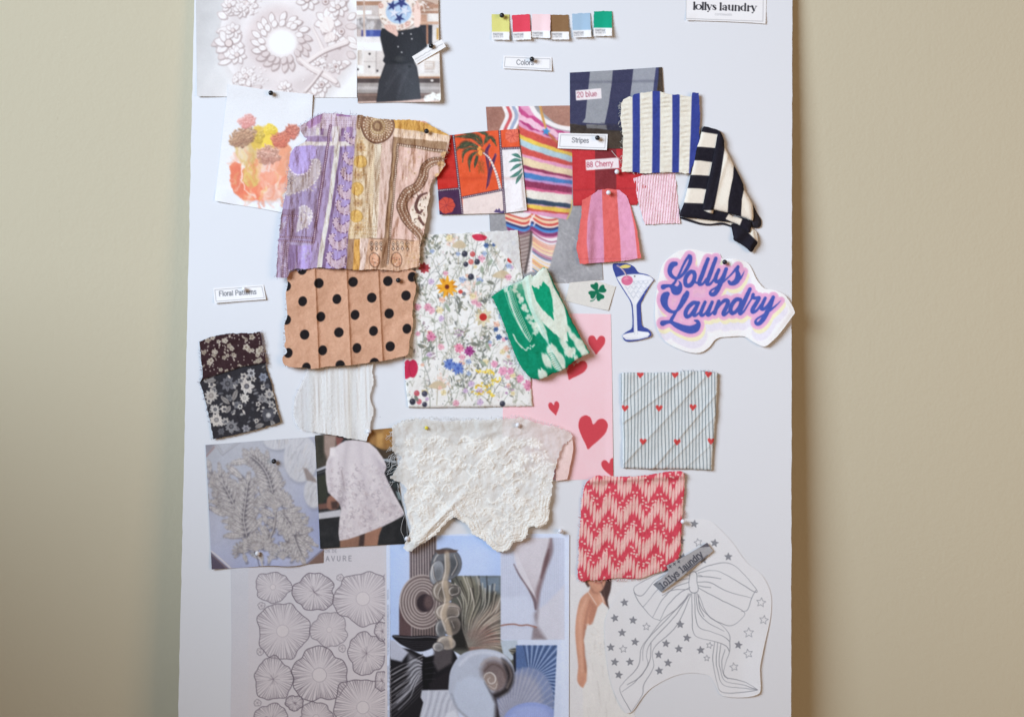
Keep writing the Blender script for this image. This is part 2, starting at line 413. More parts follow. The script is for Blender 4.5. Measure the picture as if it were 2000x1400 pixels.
# ------------------------------------------------------------------ the setting: wall and board
def make_wall():
    m, t, b = nt('painted_plaster', 0.85, 0.15)
    tc = t.nodes.new('ShaderNodeTexCoord'); n = t.nodes.new('ShaderNodeTexNoise'); n.inputs['Scale'].default_value = 1.5; n.inputs['Detail'].default_value = 5
    t.links.new(tc.outputs['Object'], n.inputs['Vector'])
    r = t.nodes.new('ShaderNodeValToRGB'); r.color_ramp.elements[0].position = .3; r.color_ramp.elements[1].position = .7
    r.color_ramp.elements[0].color = (.575, .500, .346, 1); r.color_ramp.elements[1].color = (.595, .518, .360, 1)
    t.links.new(n.outputs['Fac'], r.inputs[0]); t.links.new(r.outputs[0], b.inputs['Base Color'])
    add_bump(t, b, [(260, 1, 'noise'), (90, 1.0, 'noise')], 0.0008, 0.35)
    x, z = 2.2, 1.6
    V = [(-x, 0, -z), (x, 0, -z), (x, 0, z), (-x, 0, z), (-x, .1, -z), (x, .1, -z), (x, .1, z), (-x, .1, z)]
    F = [(0, 1, 2, 3), (5, 4, 7, 6), (1, 5, 6, 2), (4, 0, 3, 7), (3, 2, 6, 7), (4, 5, 1, 0)]
    o = mesh_obj('wall', V, F, m, smooth=False, origin=(0, 0, 0)); o['kind'] = 'structure'
make_wall()

def make_board():
    m, t, b = nt('foam_board_paper', 0.6, 0.25)
    tc = t.nodes.new('ShaderNodeTexCoord'); n = t.nodes.new('ShaderNodeTexNoise'); n.inputs['Scale'].default_value = 3; n.inputs['Detail'].default_value = 6
    t.links.new(tc.outputs['Object'], n.inputs['Vector'])
    r = t.nodes.new('ShaderNodeValToRGB'); r.color_ramp.elements[0].color = (.755, .740, .728, 1); r.color_ramp.elements[1].color = (.773, .758, .745, 1)
    t.links.new(n.outputs['Fac'], r.inputs[0])
    # pin pricks and small dents of earlier use
    v = t.nodes.new('ShaderNodeTexVoronoi'); v.inputs['Scale'].default_value = 21; t.links.new(tc.outputs['Object'], v.inputs['Vector'])
    v.inputs['Randomness'].default_value = 1.0
    lt = t.nodes.new('ShaderNodeMath'); lt.operation = 'LESS_THAN'; lt.inputs[1].default_value = 0.017; t.links.new(v.outputs['Distance'], lt.inputs[0])
    mx = t.nodes.new('ShaderNodeMix'); mx.data_type = 'RGBA'; t.links.new(lt.outputs[0], mx.inputs['Factor'])
    t.links.new(r.outputs[0], mx.inputs['A']); mx.inputs['B'].default_value = (.62, .61, .6, 1)
    t.links.new(mx.outputs['Result'], b.inputs['Base Color'])
    add_bump(t, b, [(700, .6, 'noise'), (25, 1.6, 'noise')], 0.0002, 0.5)
    # slab in the board's own frame, edges slightly worn
    w, z0, z1, th = 0.35, -0.56, 0.47, 0.006
    rng = random.Random(4)
    def ring(z): return 0
    U = []
    n_e = 110
    left = [(-w + rng.gauss(0, .00022), z0 + (z1 - z0) * k / n_e) for k in range(n_e + 1)]
    right = [(w + rng.gauss(0, .0002), z0 + (z1 - z0) * k / n_e) for k in range(n_e + 1)]
    V, F = [], []
    for k in range(n_e + 1):
        for (x, z) in (left[k], right[k]):
            V.append(BORG + np.array([x, 0, 0]) + BUP * z)
        for (x, z) in (left[k], right[k]):
            V.append(BORG + np.array([x, 0, 0]) + BUP * z - NRM * th)
    for k in range(n_e):
        a, c = 4 * k, 4 * k + 4
        F += [(a, a + 1, c + 1, c), (a + 3, a + 2, c + 2, c + 3), (a + 2, a, c, c + 2), (a + 1, a + 3, c + 3, c + 1)]
    F += [(0, 2, 3, 1), (4 * n_e, 4 * n_e + 1, 4 * n_e + 3, 4 * n_e + 2)]
    o = mesh_obj('foam_board', V, F, m, smooth=False)
    props(o, 'tall white foam board leaning against the beige wall behind all the samples', 'board')
make_board()
def make_shade_wall():
    m = plain('white_plaster', (.36, .35, .33), .9, .1)
    V, F = [], []
    x0, x1, y0, y1, z0, z1 = -1.32, -1.2, -2.6, -.002, -1.6, SHADE_WALL_TOP
    V = [(x0, y0, z0), (x1, y0, z0), (x1, y1, z0), (x0, y1, z0), (x0, y0, z1), (x1, y0, z1), (x1, y1, z1), (x0, y1, z1)]
    F = [(0, 3, 2, 1), (4, 5, 6, 7), (0, 1, 5, 4), (1, 2, 6, 5), (2, 3, 7, 6), (3, 0, 4, 7)]
    o = mesh_obj('shade_wall', V, F, m, smooth=False); o['kind'] = 'structure'     # unseen parapet below the window, added to shade the lower left
SHADE_WALL_TOP = 0.17  # top of the added wall, sets how far its shade reaches
make_shade_wall()
# ------------------------------------------------------------------ printed photographs, upper left
def Z(pts, x0, y0, s):
    """points measured on an enlargement: corner x0, y0 and scale s"""
    return [(x0 + a / s, y0 + b / s) for a, b in pts]
def petal(cv, x, y, ang, L, Wd, fill, dark=None, rib=None, off=(1.2, 1.4), edge=None):
    """leaf or petal from (x, y) outward; ang in degrees, 0 = right, 90 = down"""
    a = math.radians(ang); c, n = math.cos(a), math.sin(a)
    prof = [(0, .12), (.2, .36), (.45, .5), (.7, .42), (.9, .2), (1, 0)]
    up = [(u * L, v * Wd) for u, v in prof]; dn = [(u * L, -v * Wd) for u, v in prof[::-1][1:]]
    pts = np.array([(x + c * u - n * v, y + n * u + c * v) for u, v in up + dn])
    if dark is not None: cv.poly(pts + np.array(off), dark, .75, 2.0)
    if edge is not None: cv.poly(pts, edge); pts = (pts - pts.mean(0)) * .82 + pts.mean(0)
    cv.poly(pts, fill)
    if rib is not None: cv.stroke([(x + c * L * .1, y + n * L * .1), (x + c * L * .85, y + n * L * .85)], .9, rib, .7)
def hang(x0, y0, x1, y1, lift, right=0.0, left=0.0):
    """paper pinned at the top: the lower edge and the sides stand off the board (mm)"""
    def f(X, Y, d):
        v = np.clip((Y - y0) / (y1 - y0), 0, 1); u = np.clip((X - x0) / (x1 - x0), 0, 1)
        return lift * v ** 2.2 + right * sstep(.45, 1, u) * (.3 + .7 * v) + left * sstep(.55, 0, u) * (.3 + .7 * v)
    return f

def wreath_photo():
    rng = random.Random(11)
    cv = Cv(380, -12, 700, 196, (226, 226, 231))
    cv.grad(384, 60, (190, 190, 193), 480, 90, (224, 225, 230))
    cv.put(sstep(640, 700, cv.X) * .8, (232, 234, 240))
    cx, cy = 560, 72
    cv.ell(cx + 5, cy + 6, 136, 126, (196, 186, 186), a=.55, soft=22)
    cv.ell(cx, cy, 131, 122, (226, 223, 227), soft=3); cv.put(sstep(560, 690, cv.X + .35 * cv.Y) * (np.hypot((cv.X - cx) / 131, (cv.Y - cy) / 122) < 1) * .5, (206, 190, 192))
    q = np.hypot((cv.X - cx) / 131, (cv.Y - cy) / 122)
    cv.put(sstep(.62, .78, q) * sstep(.98, .82, q) * .32, (190, 175, 176))
    cv.put(sstep(30, 0, np.abs(np.hypot(cv.X - 549, cv.Y - 82) - 56)) * .42 * sstep(640, 540, cv.X + cv.Y * .3), (190, 166, 166))
    W1, W2, SH, SH2 = (232, 229, 232), (214, 203, 205), (146, 126, 126), (172, 155, 155)
    # outer ring of leaves, flowers and shells
    for k in range(40):
        a = k * 360 / 40 + rng.uniform(-3, 3); r = rng.uniform(.84, .95)
        x, y = cx + 131 * r * math.cos(math.radians(a)), cy + 122 * r * math.sin(math.radians(a))
        petal(cv, x, y, a + rng.uniform(-45, 45), rng.uniform(20, 31), rng.uniform(11, 16), W1 if rng.random() < .6 else W2, SH, (202, 190, 190), edge=(192, 178, 178))
    def flower(x, y, r, n, c0=W1, heart_=(222, 210, 210)):
        for k in range(n): petal(cv, x, y, k * 360 / n + 10, r, r * .62, c0, SH, (208, 198, 199), edge=(190, 176, 177))
        cv.ell(x, y, r * .28, r * .28, SH); cv.ell(x - .5, y - .5, r * .22, r * .22, heart_)
    for x, y, r in ((447, 85, 24), (463, 108, 15), (640, 42, 22), (655, 75, 18), (480, 150, 17), (455, 60, 13), (621, 125, 14), (656, 130, 12), (480, 8, 20), (448, 12, 13), (628, 165, 14), (470, 20, 13), (600, 0, 18), (660, 15, 16), (556, 172, 12)):
        flower(x, y, r * 1.3, rng.choice((6, 7, 8)))
    for x, y in ((667, 62), (656, 131), (628, 166), (636, 4)):
        cv.ell(x, y, 7, 7, SH); cv.ell(x - .4, y - .6, 6, 6, W2); cv.ell(x, y, 2.6, 2.6, (160, 135, 132))
    for k in range(140):     # small relief on the shells and lower blossom mound
        x, y = (rng.gauss(488, 13), rng.gauss(152, 9)) if k < 60 else ((rng.gauss(486, 10), rng.gauss(14, 9)) if k < 95 else (rng.gauss(632, 12), rng.gauss(135, 8)))
        cv.ell(x + .8, y + .9, 2.2, 2.0, SH2, a=.7); cv.ell(x, y, 2.0, 1.8, W1, a=.9)
    # butterfly with two pairs of wings
    for dx, dy, a, L in ((0, 0, 215, 26), (0, 0, 255, 32), (2, 3, 120, 22), (2, 2, 80, 18)): petal(cv, 645 + dx, 62 + dy, a, L, L * .75, (231, 222, 222), SH, (205, 190, 190))
    cv.stroke([(640, 70), (652, 52)], [3, 2], (215, 203, 203))
    # inner ring of pointed leaves
    for ring, (r0, L, n, ph) in enumerate(((40, 24, 19, 0), (31, 18, 17, 9))):
        for k in range(n):
            a = k * 360 / n + ph + rng.uniform(-4, 4)
            x, y = 549 + r0 * math.cos(math.radians(a)), 82 + r0 * math.sin(math.radians(a)) * .97
            petal(cv, x, y, a + 34 + rng.uniform(-12, 12), L, 13, W1 if 150 < a % 360 < 330 else W2, SH, (204, 190, 190), (1.6, 2.0), (176, 158, 158))
    cv.ell(550, 82, 31, 29, (214, 205, 206), soft=5); cv.ell(551, 84, 28, 26, (233, 232, 236), soft=9)
    # knife, fork and spoon modelled on the right
    for P_, w in (([(609, 52), (622, 78), (634, 106)], [4, 5, 9]), ([(598, 122), (632, 100), (676, 82)], [8, 8, 11]), ([(586, 116), (606, 132), (636, 146), (655, 160)], [9, 11, 14, 8]), ([(596, 178), (612, 160), (628, 138)], [5, 4, 4])):
        p = np.array(P_, float); cv.stroke(p + (1.5, 2.2), w, SH, .9, 6, 2); cv.stroke(p, w, (222, 212, 213), 1, 6)
        cv.stroke(p + (-.6, -.8), [k * .3 for k in w], (234, 228, 229), .7, 6)
    cv.mott(3.5, 26, 3, 3); cv.photo(4, .8, 3); cv.grain(1.8, 2)
    sheet('photo_print', [(382.5, -10), (697, -10), (697, 191), (560, 190.5), (384.5, 188.5)], cv, .45,
          lambda X, Y, d: 2.2 * sstep(455, 384, X) * sstep(120, 190, Y) + .5 * sstep(150, 190, Y), M_PHOTO, 1.25, .25,
          'printed photo of a white ceramic wreath plate modelled with leaves, flowers and cutlery', 'photo')
wreath_photo()

def plate_woman_photo():
    rng = random.Random(5)
    z = lambda pts: Z(pts, 690, 0, 6.667)
    cv = Cv(690, -12, 868, 206, (205, 196, 192))
    R = lambda x0, y0, x1, y1, c, a=1: cv.poly(z([(x0, y0), (x1, y0), (x1, y1), (x0, y1)]), c, a, 1.6)
    # shelves of a pottery workshop
    R(0, -80, 1200, 30, (228, 226, 228)); R(0, 20, 1200, 75, (168, 126, 102)); R(30, 75, 340, 215, (196, 186, 184))
    R(40, 140, 130, 195, (238, 238, 240)); R(155, 140, 240, 190, (236, 234, 238)); R(0, 215, 360, 250, (214, 208, 208)); R(0, 250, 360, 390, (158, 150, 150))
    for k in range(14): cv.ell(690 + rng.uniform(40, 350) / 6.667, rng.uniform(255, 380) / 6.667, rng.uniform(2.5, 6), rng.uniform(3, 8), rng.choice([(202, 200, 204), (128, 122, 124), (186, 176, 170)]), a=.8, soft=3)
    R(40, 390, 130, 480, (182, 168, 166)); R(105, 395, 135, 480, (70, 72, 130)); R(165, 395, 360, 500, (58, 76, 160)); R(215, 395, 260, 480, (88, 108, 178), .8)
    R(160, 490, 360, 560, (216, 220, 232)); R(130, 0, 150, 480, (198, 176, 164))
    R(40, 480, 380, 1000, (222, 220, 222)); R(45, 500, 140, 1000, (230, 230, 232)); R(60, 660, 110, 850, (176, 160, 148)); R(75, 670, 128, 860, (214, 208, 206), .8)
    R(135, 560, 360, 660, (232, 232, 238)); R(135, 665, 300, 960, (218, 212, 210)); R(300, 670, 420, 960, (206, 198, 196))
    for x, y in ((213, 706), (208, 873), (60, 908), (313, 925)): cv.ell(690 + x / 6.667, y / 6.667, 2.1, 2.1, (50, 42, 42))
    R(135, 800, 300, 815, (180, 170, 168), .7); R(290, 670, 305, 960, (150, 140, 138), .6)
    R(830, -20, 1110, 160, (196, 172, 156)); R(860, 60, 1110, 110, (176, 132, 108)); R(860, 150, 1110, 180, (162, 116, 92)); R(980, 180, 1110, 300, (222, 218, 216)); R(870, 190, 960, 330, (184, 140, 116))
    for k in range(9): cv.stroke([(690 + rng.uniform(840, 900) / 6.667, rng.uniform(0, 150) / 6.667), (690 + rng.uniform(920, 1100) / 6.667, rng.uniform(0, 160) / 6.667)], 2.2, rng.choice([(240, 238, 238), (150, 104, 82), (226, 214, 206)]), .8)
    R(860, 285, 1110, 320, (200, 160, 136)); R(870, 330, 1030, 580, (40, 38, 46)); R(950, 320, 975, 600, (172, 120, 92)); R(1030, 330, 1110, 560, (212, 208, 208)); R(1085, 370, 1112, 520, (196, 150, 72))
    R(830, 580, 1120, 970, (216, 212, 212)); R(900, 690, 1120, 800, (232, 228, 226)); R(930, 800, 1060, 900, (188, 170, 158), .8); R(940, 815, 1040, 880, (228, 224, 222))
    for y in (830, 860, 905, 935): R(930, y, 1050, y + 8, (150, 128, 116), .7)
    R(0, 965, 1130, 1000, (222, 214, 208)); R(0, 1000, 1130, 1025, (168, 118, 88)); R(0, 1025, 1130, 1085, (70, 56, 54)); R(0, 1085, 1130, 1220, (156, 148, 146)); R(0, 1130, 1130, 1170, (188, 182, 182), .8)
    R(0, 1215, 1130, 1330, (104, 82, 74)); R(0, 1230, 1130, 1250, (150, 122, 110), .7); cv.poly(z([(0, 1330), (500, 1310), (880, 1290), (1140, 1270), (1140, 1420), (0, 1420)]), (206, 178, 168))
    cv.ell(690 + 1025 / 6.667, 1052 / 6.667, 3, 2.2, (230, 226, 224))
    cv.mott(8, 12, 4, 3)
    # black dress
    K = (27, 26, 31)
    cv.poly(z([(372, 372), (440, 380), (560, 410), (760, 380), (870, 345), (930, 470), (962, 605), (880, 670), (775, 745), (800, 820), (830, 880), (858, 1060), (878, 1290), (600, 1318), (300, 1335), (335, 1060), (390, 900), (415, 832), (384, 795), (408, 735), (385, 650), (352, 500), (355, 420)]), K, 1, 1.4)
    cv.poly(z([(430, 840), (800, 830), (850, 1050), (872, 1290), (310, 1330), (350, 1040)]), (44, 44, 50), .9, 3)
    for k in range(10): cv.stroke(z([(rng.uniform(480, 760), rng.uniform(830, 900)), (rng.uniform(360, 840), rng.uniform(1000, 1280))]), rng.uniform(1.5, 5), (64, 64, 72), .35, 0, 4)
    cv.ell(690 + 600 / 6.667, 770 / 6.667, 9, 5, (64, 66, 66), a=.6, soft=5); cv.ell(690 + 735 / 6.667, 870 / 6.667, 3, 2, (12, 12, 14)); cv.stroke(z([(500, 800), (650, 830), (790, 780)]), 2, (14, 14, 17), .8, 5)
    for x, y in ((752, 448), (762, 510), (640, 440), (630, 685), (584, 612)): cv.ell(690 + x / 6.667, y / 6.667, 1.5, 1.5, (215, 215, 220))
    # plate held before the face, with five stars in its well
    px, py = 778.5, 24
    cv.ell(px, py, 39.5, 36.5, (150, 120, 105)); cv.ell(px - .3, py - .8, 38.8, 36, (226, 216, 210))
    for k in range(70):
        a = rng.uniform(0, 2 * math.pi); r = rng.uniform(.74, .95)
        cv.ell(px + 38 * r * math.cos(a), py + 35.5 * r * math.sin(a), rng.uniform(1.2, 2.8), rng.uniform(1.2, 2.4), rng.choice([(240, 236, 232), (214, 178, 168), (176, 148, 132), (232, 222, 214), (150, 128, 108)]), rng.uniform(0, 3), .9)
    for x, y in ((810, 21), (796, 47), (744, 12)): cv.ell(x, y, 5.5, 5.5, (216, 176, 164)); cv.stroke([(x + 3 * math.cos(t), y + 3 * math.sin(t)) for t in np.linspace(0, 5.5, 12)], .9, (160, 120, 108)); cv.ell(x, y, 1.6, 1.6, (232, 200, 190))
    cv.ell(px, py, 25, 23, (170, 196, 224)); cv.mott(0, 5, 5)
    for x, y, r, c, t in ((766, 12, 12, (38, 48, 110), 12), (784, 6, 15, (40, 50, 116), 40), (770, 26, 12, (214, 218, 232), 6), (791, 22, 13, (206, 212, 228), 22), (780, 36, 11.5, (34, 44, 104), 30)):
        cv.poly(np.array(star(x, y, r, t, .34)) + (1, 1.2), (96, 120, 168), .6, 2); cv.poly(star(x, y, r, t, .34), c, 1, 1.2)
    # hands
    SK = (222, 184, 172)
    cv.poly(z([(405, 330), (470, 320), (560, 340), (555, 390), (585, 430), (570, 480), (520, 450), (450, 410), (415, 375)]), SK, 1, 1.2, 4)
    for k in range(4): cv.stroke(z([(425 + 38 * k, 330 + 6 * k), (445 + 40 * k, 372 + 8 * k)]), 1, (188, 142, 130), .8)
    cv.poly(z([(800, 85), (850, 80), (880, 180), (862, 345), (800, 348), (790, 240)]), (234, 204, 194), 1, 1.2, 4)
    for k in range(3): cv.stroke(z([(830 + 12 * k, 20 + 25 * k), (845 + 8 * k, 120)]), 3.4, (228, 196, 186)); cv.stroke(z([(822 + 12 * k, 40 + 25 * k), (838 + 8 * k, 120)]), .8, (180, 140, 128), .7)
    # white shell at the lower edge
    cv.poly(z([(915, 1290), (935, 1250), (1010, 1225), (1035, 1200), (1080, 1225), (1140, 1212), (1140, 1312), (1040, 1310), (940, 1330)]), (238, 238, 236), 1, 1)
    for k in range(26): cv.ell(690 + rng.uniform(930, 1130) / 6.667, rng.uniform(1235, 1310) / 6.667, 1.3, 1, rng.choice([(180, 180, 178), (252, 252, 250), (150, 148, 146)]), a=.7)
    cv.photo(8, .9, 6); cv.grain(3.5, 8)
    sheet('photo_print', [(696, -10), (856, -10), (857, 60), (861, 194), (858, 199), (780, 200), (698.5, 201.5), (697, 100)], cv, .55,
          hang(696, 40, 860, 200, .8, right=6.0), M_PHOTO, 1.25, .25,
          'printed photo of a person in black hiding the face behind a blue starry plate', 'photo')
plate_woman_photo()

def coral_photo():
    rng = random.Random(3)
    z = lambda pts: Z(pts, 360, 0, 3.3333)
    cv = Cv(412, 160, 616, 424, (224, 227, 234))
    cv.grad(520, 165, (216, 219, 227), 500, 420, (226, 230, 238))
    cv.put(sstep(366, 372, cv.Y - .03 * (cv.X - 420)) * .8, (222, 228, 240)); cv.put(sstep(380, 395, cv.Y) * .4, (230, 234, 242))
    cv.poly(z([(330, 1260), (420, 1300), (590, 1300), (670, 1250), (660, 1290), (560, 1325), (420, 1320)]), (188, 182, 186), .6, 8)
    O, Y, Pk, T = (232, 132, 96), (214, 178, 92), (228, 178, 170), (186, 142, 112)
    cv.poly(z([(295, 1085), (345, 1060), (390, 1090), (470, 1120), (560, 1120), (640, 1090), (690, 1060), (700, 1150), (660, 1240), (600, 1300), (500, 1305), (400, 1300), (345, 1275), (310, 1210)]), O, 1, 2, 4); cv.poly(z([(300, 1090), (345, 1070), (380, 1130), (400, 1260), (345, 1270), (312, 1200)]), (222, 108, 76), .8, 6, 4); cv.poly(z([(400, 1180), (560, 1170), (600, 1240), (500, 1300), (400, 1295)]), (236, 120, 84), .7, 8, 4)
    cv.poly(z([(335, 935), (460, 930), (520, 1000), (490, 1160), (450, 1220), (400, 1210), (380, 1150), (400, 1080), (350, 1040)]), Y, 1, 3, 4); cv.poly(z([(320, 900), (450, 900), (470, 1000), (440, 1080), (360, 1060)]), (208, 178, 120), .9, 5, 4); cv.poly(z([(560, 960), (680, 930), (690, 1080), (640, 1130), (590, 1100)]), (226, 138, 100), .9, 4, 4); cv.poly(z([(455, 830), (600, 840), (590, 960), (520, 1020), (460, 960)]), (222, 190, 76), .9, 4, 4)
    cv.poly(z([(350, 940), (400, 935), (420, 1010), (400, 1060), (352, 1010)]), (222, 206, 180), .8, 6, 4)
    cv.poly(z([(470, 1040), (620, 1040), (640, 1130), (560, 1220), (480, 1200)]), (238, 176, 156), .6, 10, 4)
    cv.poly(z([(610, 930), (690, 960), (690, 1080), (640, 1150), (600, 1130), (620, 1040)]), (228, 152, 116), 1, 3, 4)
    cv.poly(z([(450, 840), (505, 830), (520, 900), (470, 980), (440, 930)]), (214, 180, 70), 1, 3, 4)
    cv.poly(z([(520, 830), (560, 805), (605, 850), (590, 940), (500, 960)]), (234, 204, 66), 1, 2, 4)
    cv.poly(z([(540, 1230), (640, 1190), (670, 1230), (600, 1300), (500, 1305)]), (226, 190, 178), .7, 6, 4)
    cv.mott(0, 3, 1)
    for k in range(90):    # translucent wisps and washes
        x, y = rng.uniform(310, 680), rng.uniform(960, 1290)
        cv.stroke(z([(x, y), (x + rng.uniform(-25, 25), y + rng.uniform(15, 50)), (x + rng.uniform(-40, 40), y + rng.uniform(40, 95))]), rng.uniform(1.2, 5), rng.choice([(240, 206, 194), (236, 156, 120), (226, 190, 110), (246, 222, 212), (226, 116, 78)]), rng.uniform(.25, .6), 5, 4)
    def head(x, y, rx, ry, c, dk, lt, rot):
        cv.ell(x, y + 4, rx * .82, ry * .8, dk, rot, .8, 6); cv.ell(x, y, rx * .86, ry * .8, c, rot, 1, 5)
        for k in range(int(rx * ry * .42)):
            a = rng.uniform(0, 6.28); r = math.sqrt(rng.random()) * 1.06; u, v = rx * r * math.cos(a), ry * r * math.sin(a)
            px, py = x + u * math.cos(rot) - v * math.sin(rot), y + u * math.sin(rot) + v * math.cos(rot)
            cv.ell(px + .5, py + .9, 2.3, 1.5, dk, a=.8); cv.ell(px, py, 1.9, 1.1, lt if v < ry * .3 else c, a=.85)
    head(474, 268, 26, 17, T, (128, 90, 70), (210, 172, 138), -.35)
    head(484, 236, 17, 13, (226, 160, 156), (190, 112, 106), (240, 194, 190), -.2)
    head(524, 302, 23, 17, (212, 158, 140), (152, 100, 84), (234, 194, 176), 0)
    head(570, 256, 14, 15, (214, 122, 104), (150, 76, 62), (230, 150, 130), .7)
    head(548, 272, 17, 14, (220, 120, 96), (170, 84, 64), (232, 146, 120), -.2)
    head(508, 266, 8, 12, (216, 184, 66), (168, 138, 40), (236, 212, 110), .5); head(528, 254, 9, 9, (238, 210, 64), (196, 166, 40), (248, 228, 110), 0)
    cv.stroke(z([(380, 1080), (372, 1160), (400, 1240), (470, 1290)]), [5, 3, 2, 2], (250, 232, 224), .8, 6, 2)
    cv.stroke(z([(440, 1000), (455, 1090), (470, 1200)]), [2, 3, 2], (196, 150, 60), .6, 6, 3)
    cv.warp(fbm(cv.X, cv.Y, 9, 61, 3) * 2.6 * sstep(200, 235, cv.Y), fbm(cv.X, cv.Y, 9, 62, 3) * 2.6 * sstep(200, 235, cv.Y)); cv.photo(6, .6, 3); cv.grain(2.4, 6)
    sheet('photo_print', [(446, 165), (470, 168), (520, 176), (570, 181), (611, 185), (609, 230), (606, 300), (598, 380), (592, 421), (560, 417), (500, 406), (455, 399), (419, 392), (428, 320), (437, 240)], cv, 1.0,
          lambda X, Y, d: .8 * sstep(330, 410, Y) * sstep(470, 560, X) + 2.5 * sstep(360, 400, Y) * sstep(470, 420, X) + 1.2 * sstep(200, 170, Y) + 1.4 * sstep(560, 612, X) * sstep(240, 200, Y), M_PHOTO, 1.25, .25,
          'printed photo of an orange and pink coral vase, pinned below the ceramic wreath photo', 'photo')
coral_photo()
# ------------------------------------------------------------------ colour chips, lettered cards, pins
INK = (70, 74, 84)
def colour_chips():
    z = lambda pts: Z(pts, 940, 10, 7.407)
    data = [
     ('yellow', [(148, 137), (405, 137), (408, 508), (155, 500)], (388, 390), (208, 206, 116), 'lime yellow colour chip, first of the row, under a black pin'),
     ('red', [(443, 150), (697, 135), (722, 497), (465, 512)], (396, 384), (222, 60, 84), 'raspberry red colour chip between the yellow and the pink chip'),
     ('pink', [(735, 132), (1000, 135), (995, 482), (722, 470)], (372, 376), (236, 202, 210), 'pale pink colour chip beside the brown one'),
     ('brown', [(1000, 145), (1258, 142), (1272, 502), (1005, 503)], (388, 388), (132, 98, 64), 'brown colour chip between the pink and the blue chip'),
     ('blue', [(1313, 130), (1575, 115), (1590, 465), (1335, 476)], (370, 360), (150, 182, 212), 'light blue colour chip between the brown and the green chip'),
     ('green', [(1630, 95), (1890, 90), (1888, 450), (1625, 450)], (330, 334), (0, 158, 124), 'emerald green colour chip at the right end of the row')]
    nums = ('13-0740 TPG', '17-1736 TPG', '13-1408 TPG', '17-1128 TPG', '14-4112 TPG', '16-5938 TPG')
    for k, (nm, q, (sl, sr_), c, lab) in enumerate(data):
        p = z(q); x0, y0, x1, y1 = min(a for a, b in p), min(b for a, b in p), max(a for a, b in p), max(b for a, b in p)
        cv = Cv(x0 - 3, y0 - 3, x1 + 3, y1 + 3, (226, 227, 232))
        ya, yb = 10 + sl / 7.407, 10 + sr_ / 7.407
        cv.poly([(x0 - 5, y0 - 5), (x1 + 5, y0 - 5), (x1 + 5, yb), (x0 - 5, ya)], c)
        rot = math.degrees(math.atan2(yb - ya, x1 - x0)); lx = x0 + 3.2
        digits = {'3': '8', '4': '0', '5': 'S', '6': '8', '7': '1', '9': '8', 'G': 'G'}
        text(cv, 'PANTONE', lx, ya + 6.6, 3.4, .8, (120, 122, 130), rot, 1.0, .12, .9)
        text(cv, ''.join(digits.get(h, h) for h in nums[k]), lx, ya + 11.2, 3.0, .7, (140, 142, 148), rot, .9, .1, .8)
        cv.mott(1.5, 8, 4 + k, 2); cv.grain(1.6, k)
        sheet('colour_chip', rough(p, .35, 3, 40 + k), cv, .5 + .1 * (k % 2), hang(x0, y0, x1, y1, 3.4, right=1.5 + .6 * (k % 3)), M_PAPER, 1.0, .25, lab, 'colour chip', 'colour chips pinned in a row')
colour_chips()

def card(q, words, x, y, cap, w, rot, label, z, lift, sx=1.0, gap=.04, inset=3.2, line=(120, 124, 132)):
    p = np.array(q, float); x0, y0, x1, y1 = *p.min(0), *p.max(0)
    cv = Cv(x0 - 3, y0 - 3, x1 + 3, y1 + 3, (229, 231, 238))
    c = p.mean(0); b = []
    for a in p:
        d = a - c; b.append(a - np.array([math.copysign(inset, d[0]), math.copysign(inset, d[1])]))
    b.append(b[0]); cv.stroke(b, .8, line, .9)
    text(cv, words, x, y, cap, w, INK, rot, sx, gap)
    cv.grain(1.4, 3)
    return sheet('name_card', p, cv, z, hang(x0, y0, x1, y1, lift, right=.8, left=.4), M_PAPER, 1.0, .3, label, 'name card', 'lettered name cards')
card([(983.5, 109), (1077.5, 112.5), (1077.5, 138.5), (982, 134)], 'Colors', 1008.5, 126.6, 9.4, 1.15, 1.6, 'small white card reading Colors, under the row of colour chips', .5, 1.8, 1.08, .06)
card([(418.5 - 2, 563), (514.5, 556), (519.5, 584.5), (419, 592)], 'Floral Patterns', 428, 578.4, 9.4, 1.15, -3.2, 'small white card reading Floral Patterns, left of the polka dot cloth', .5, 2.6, 1.0, .065)

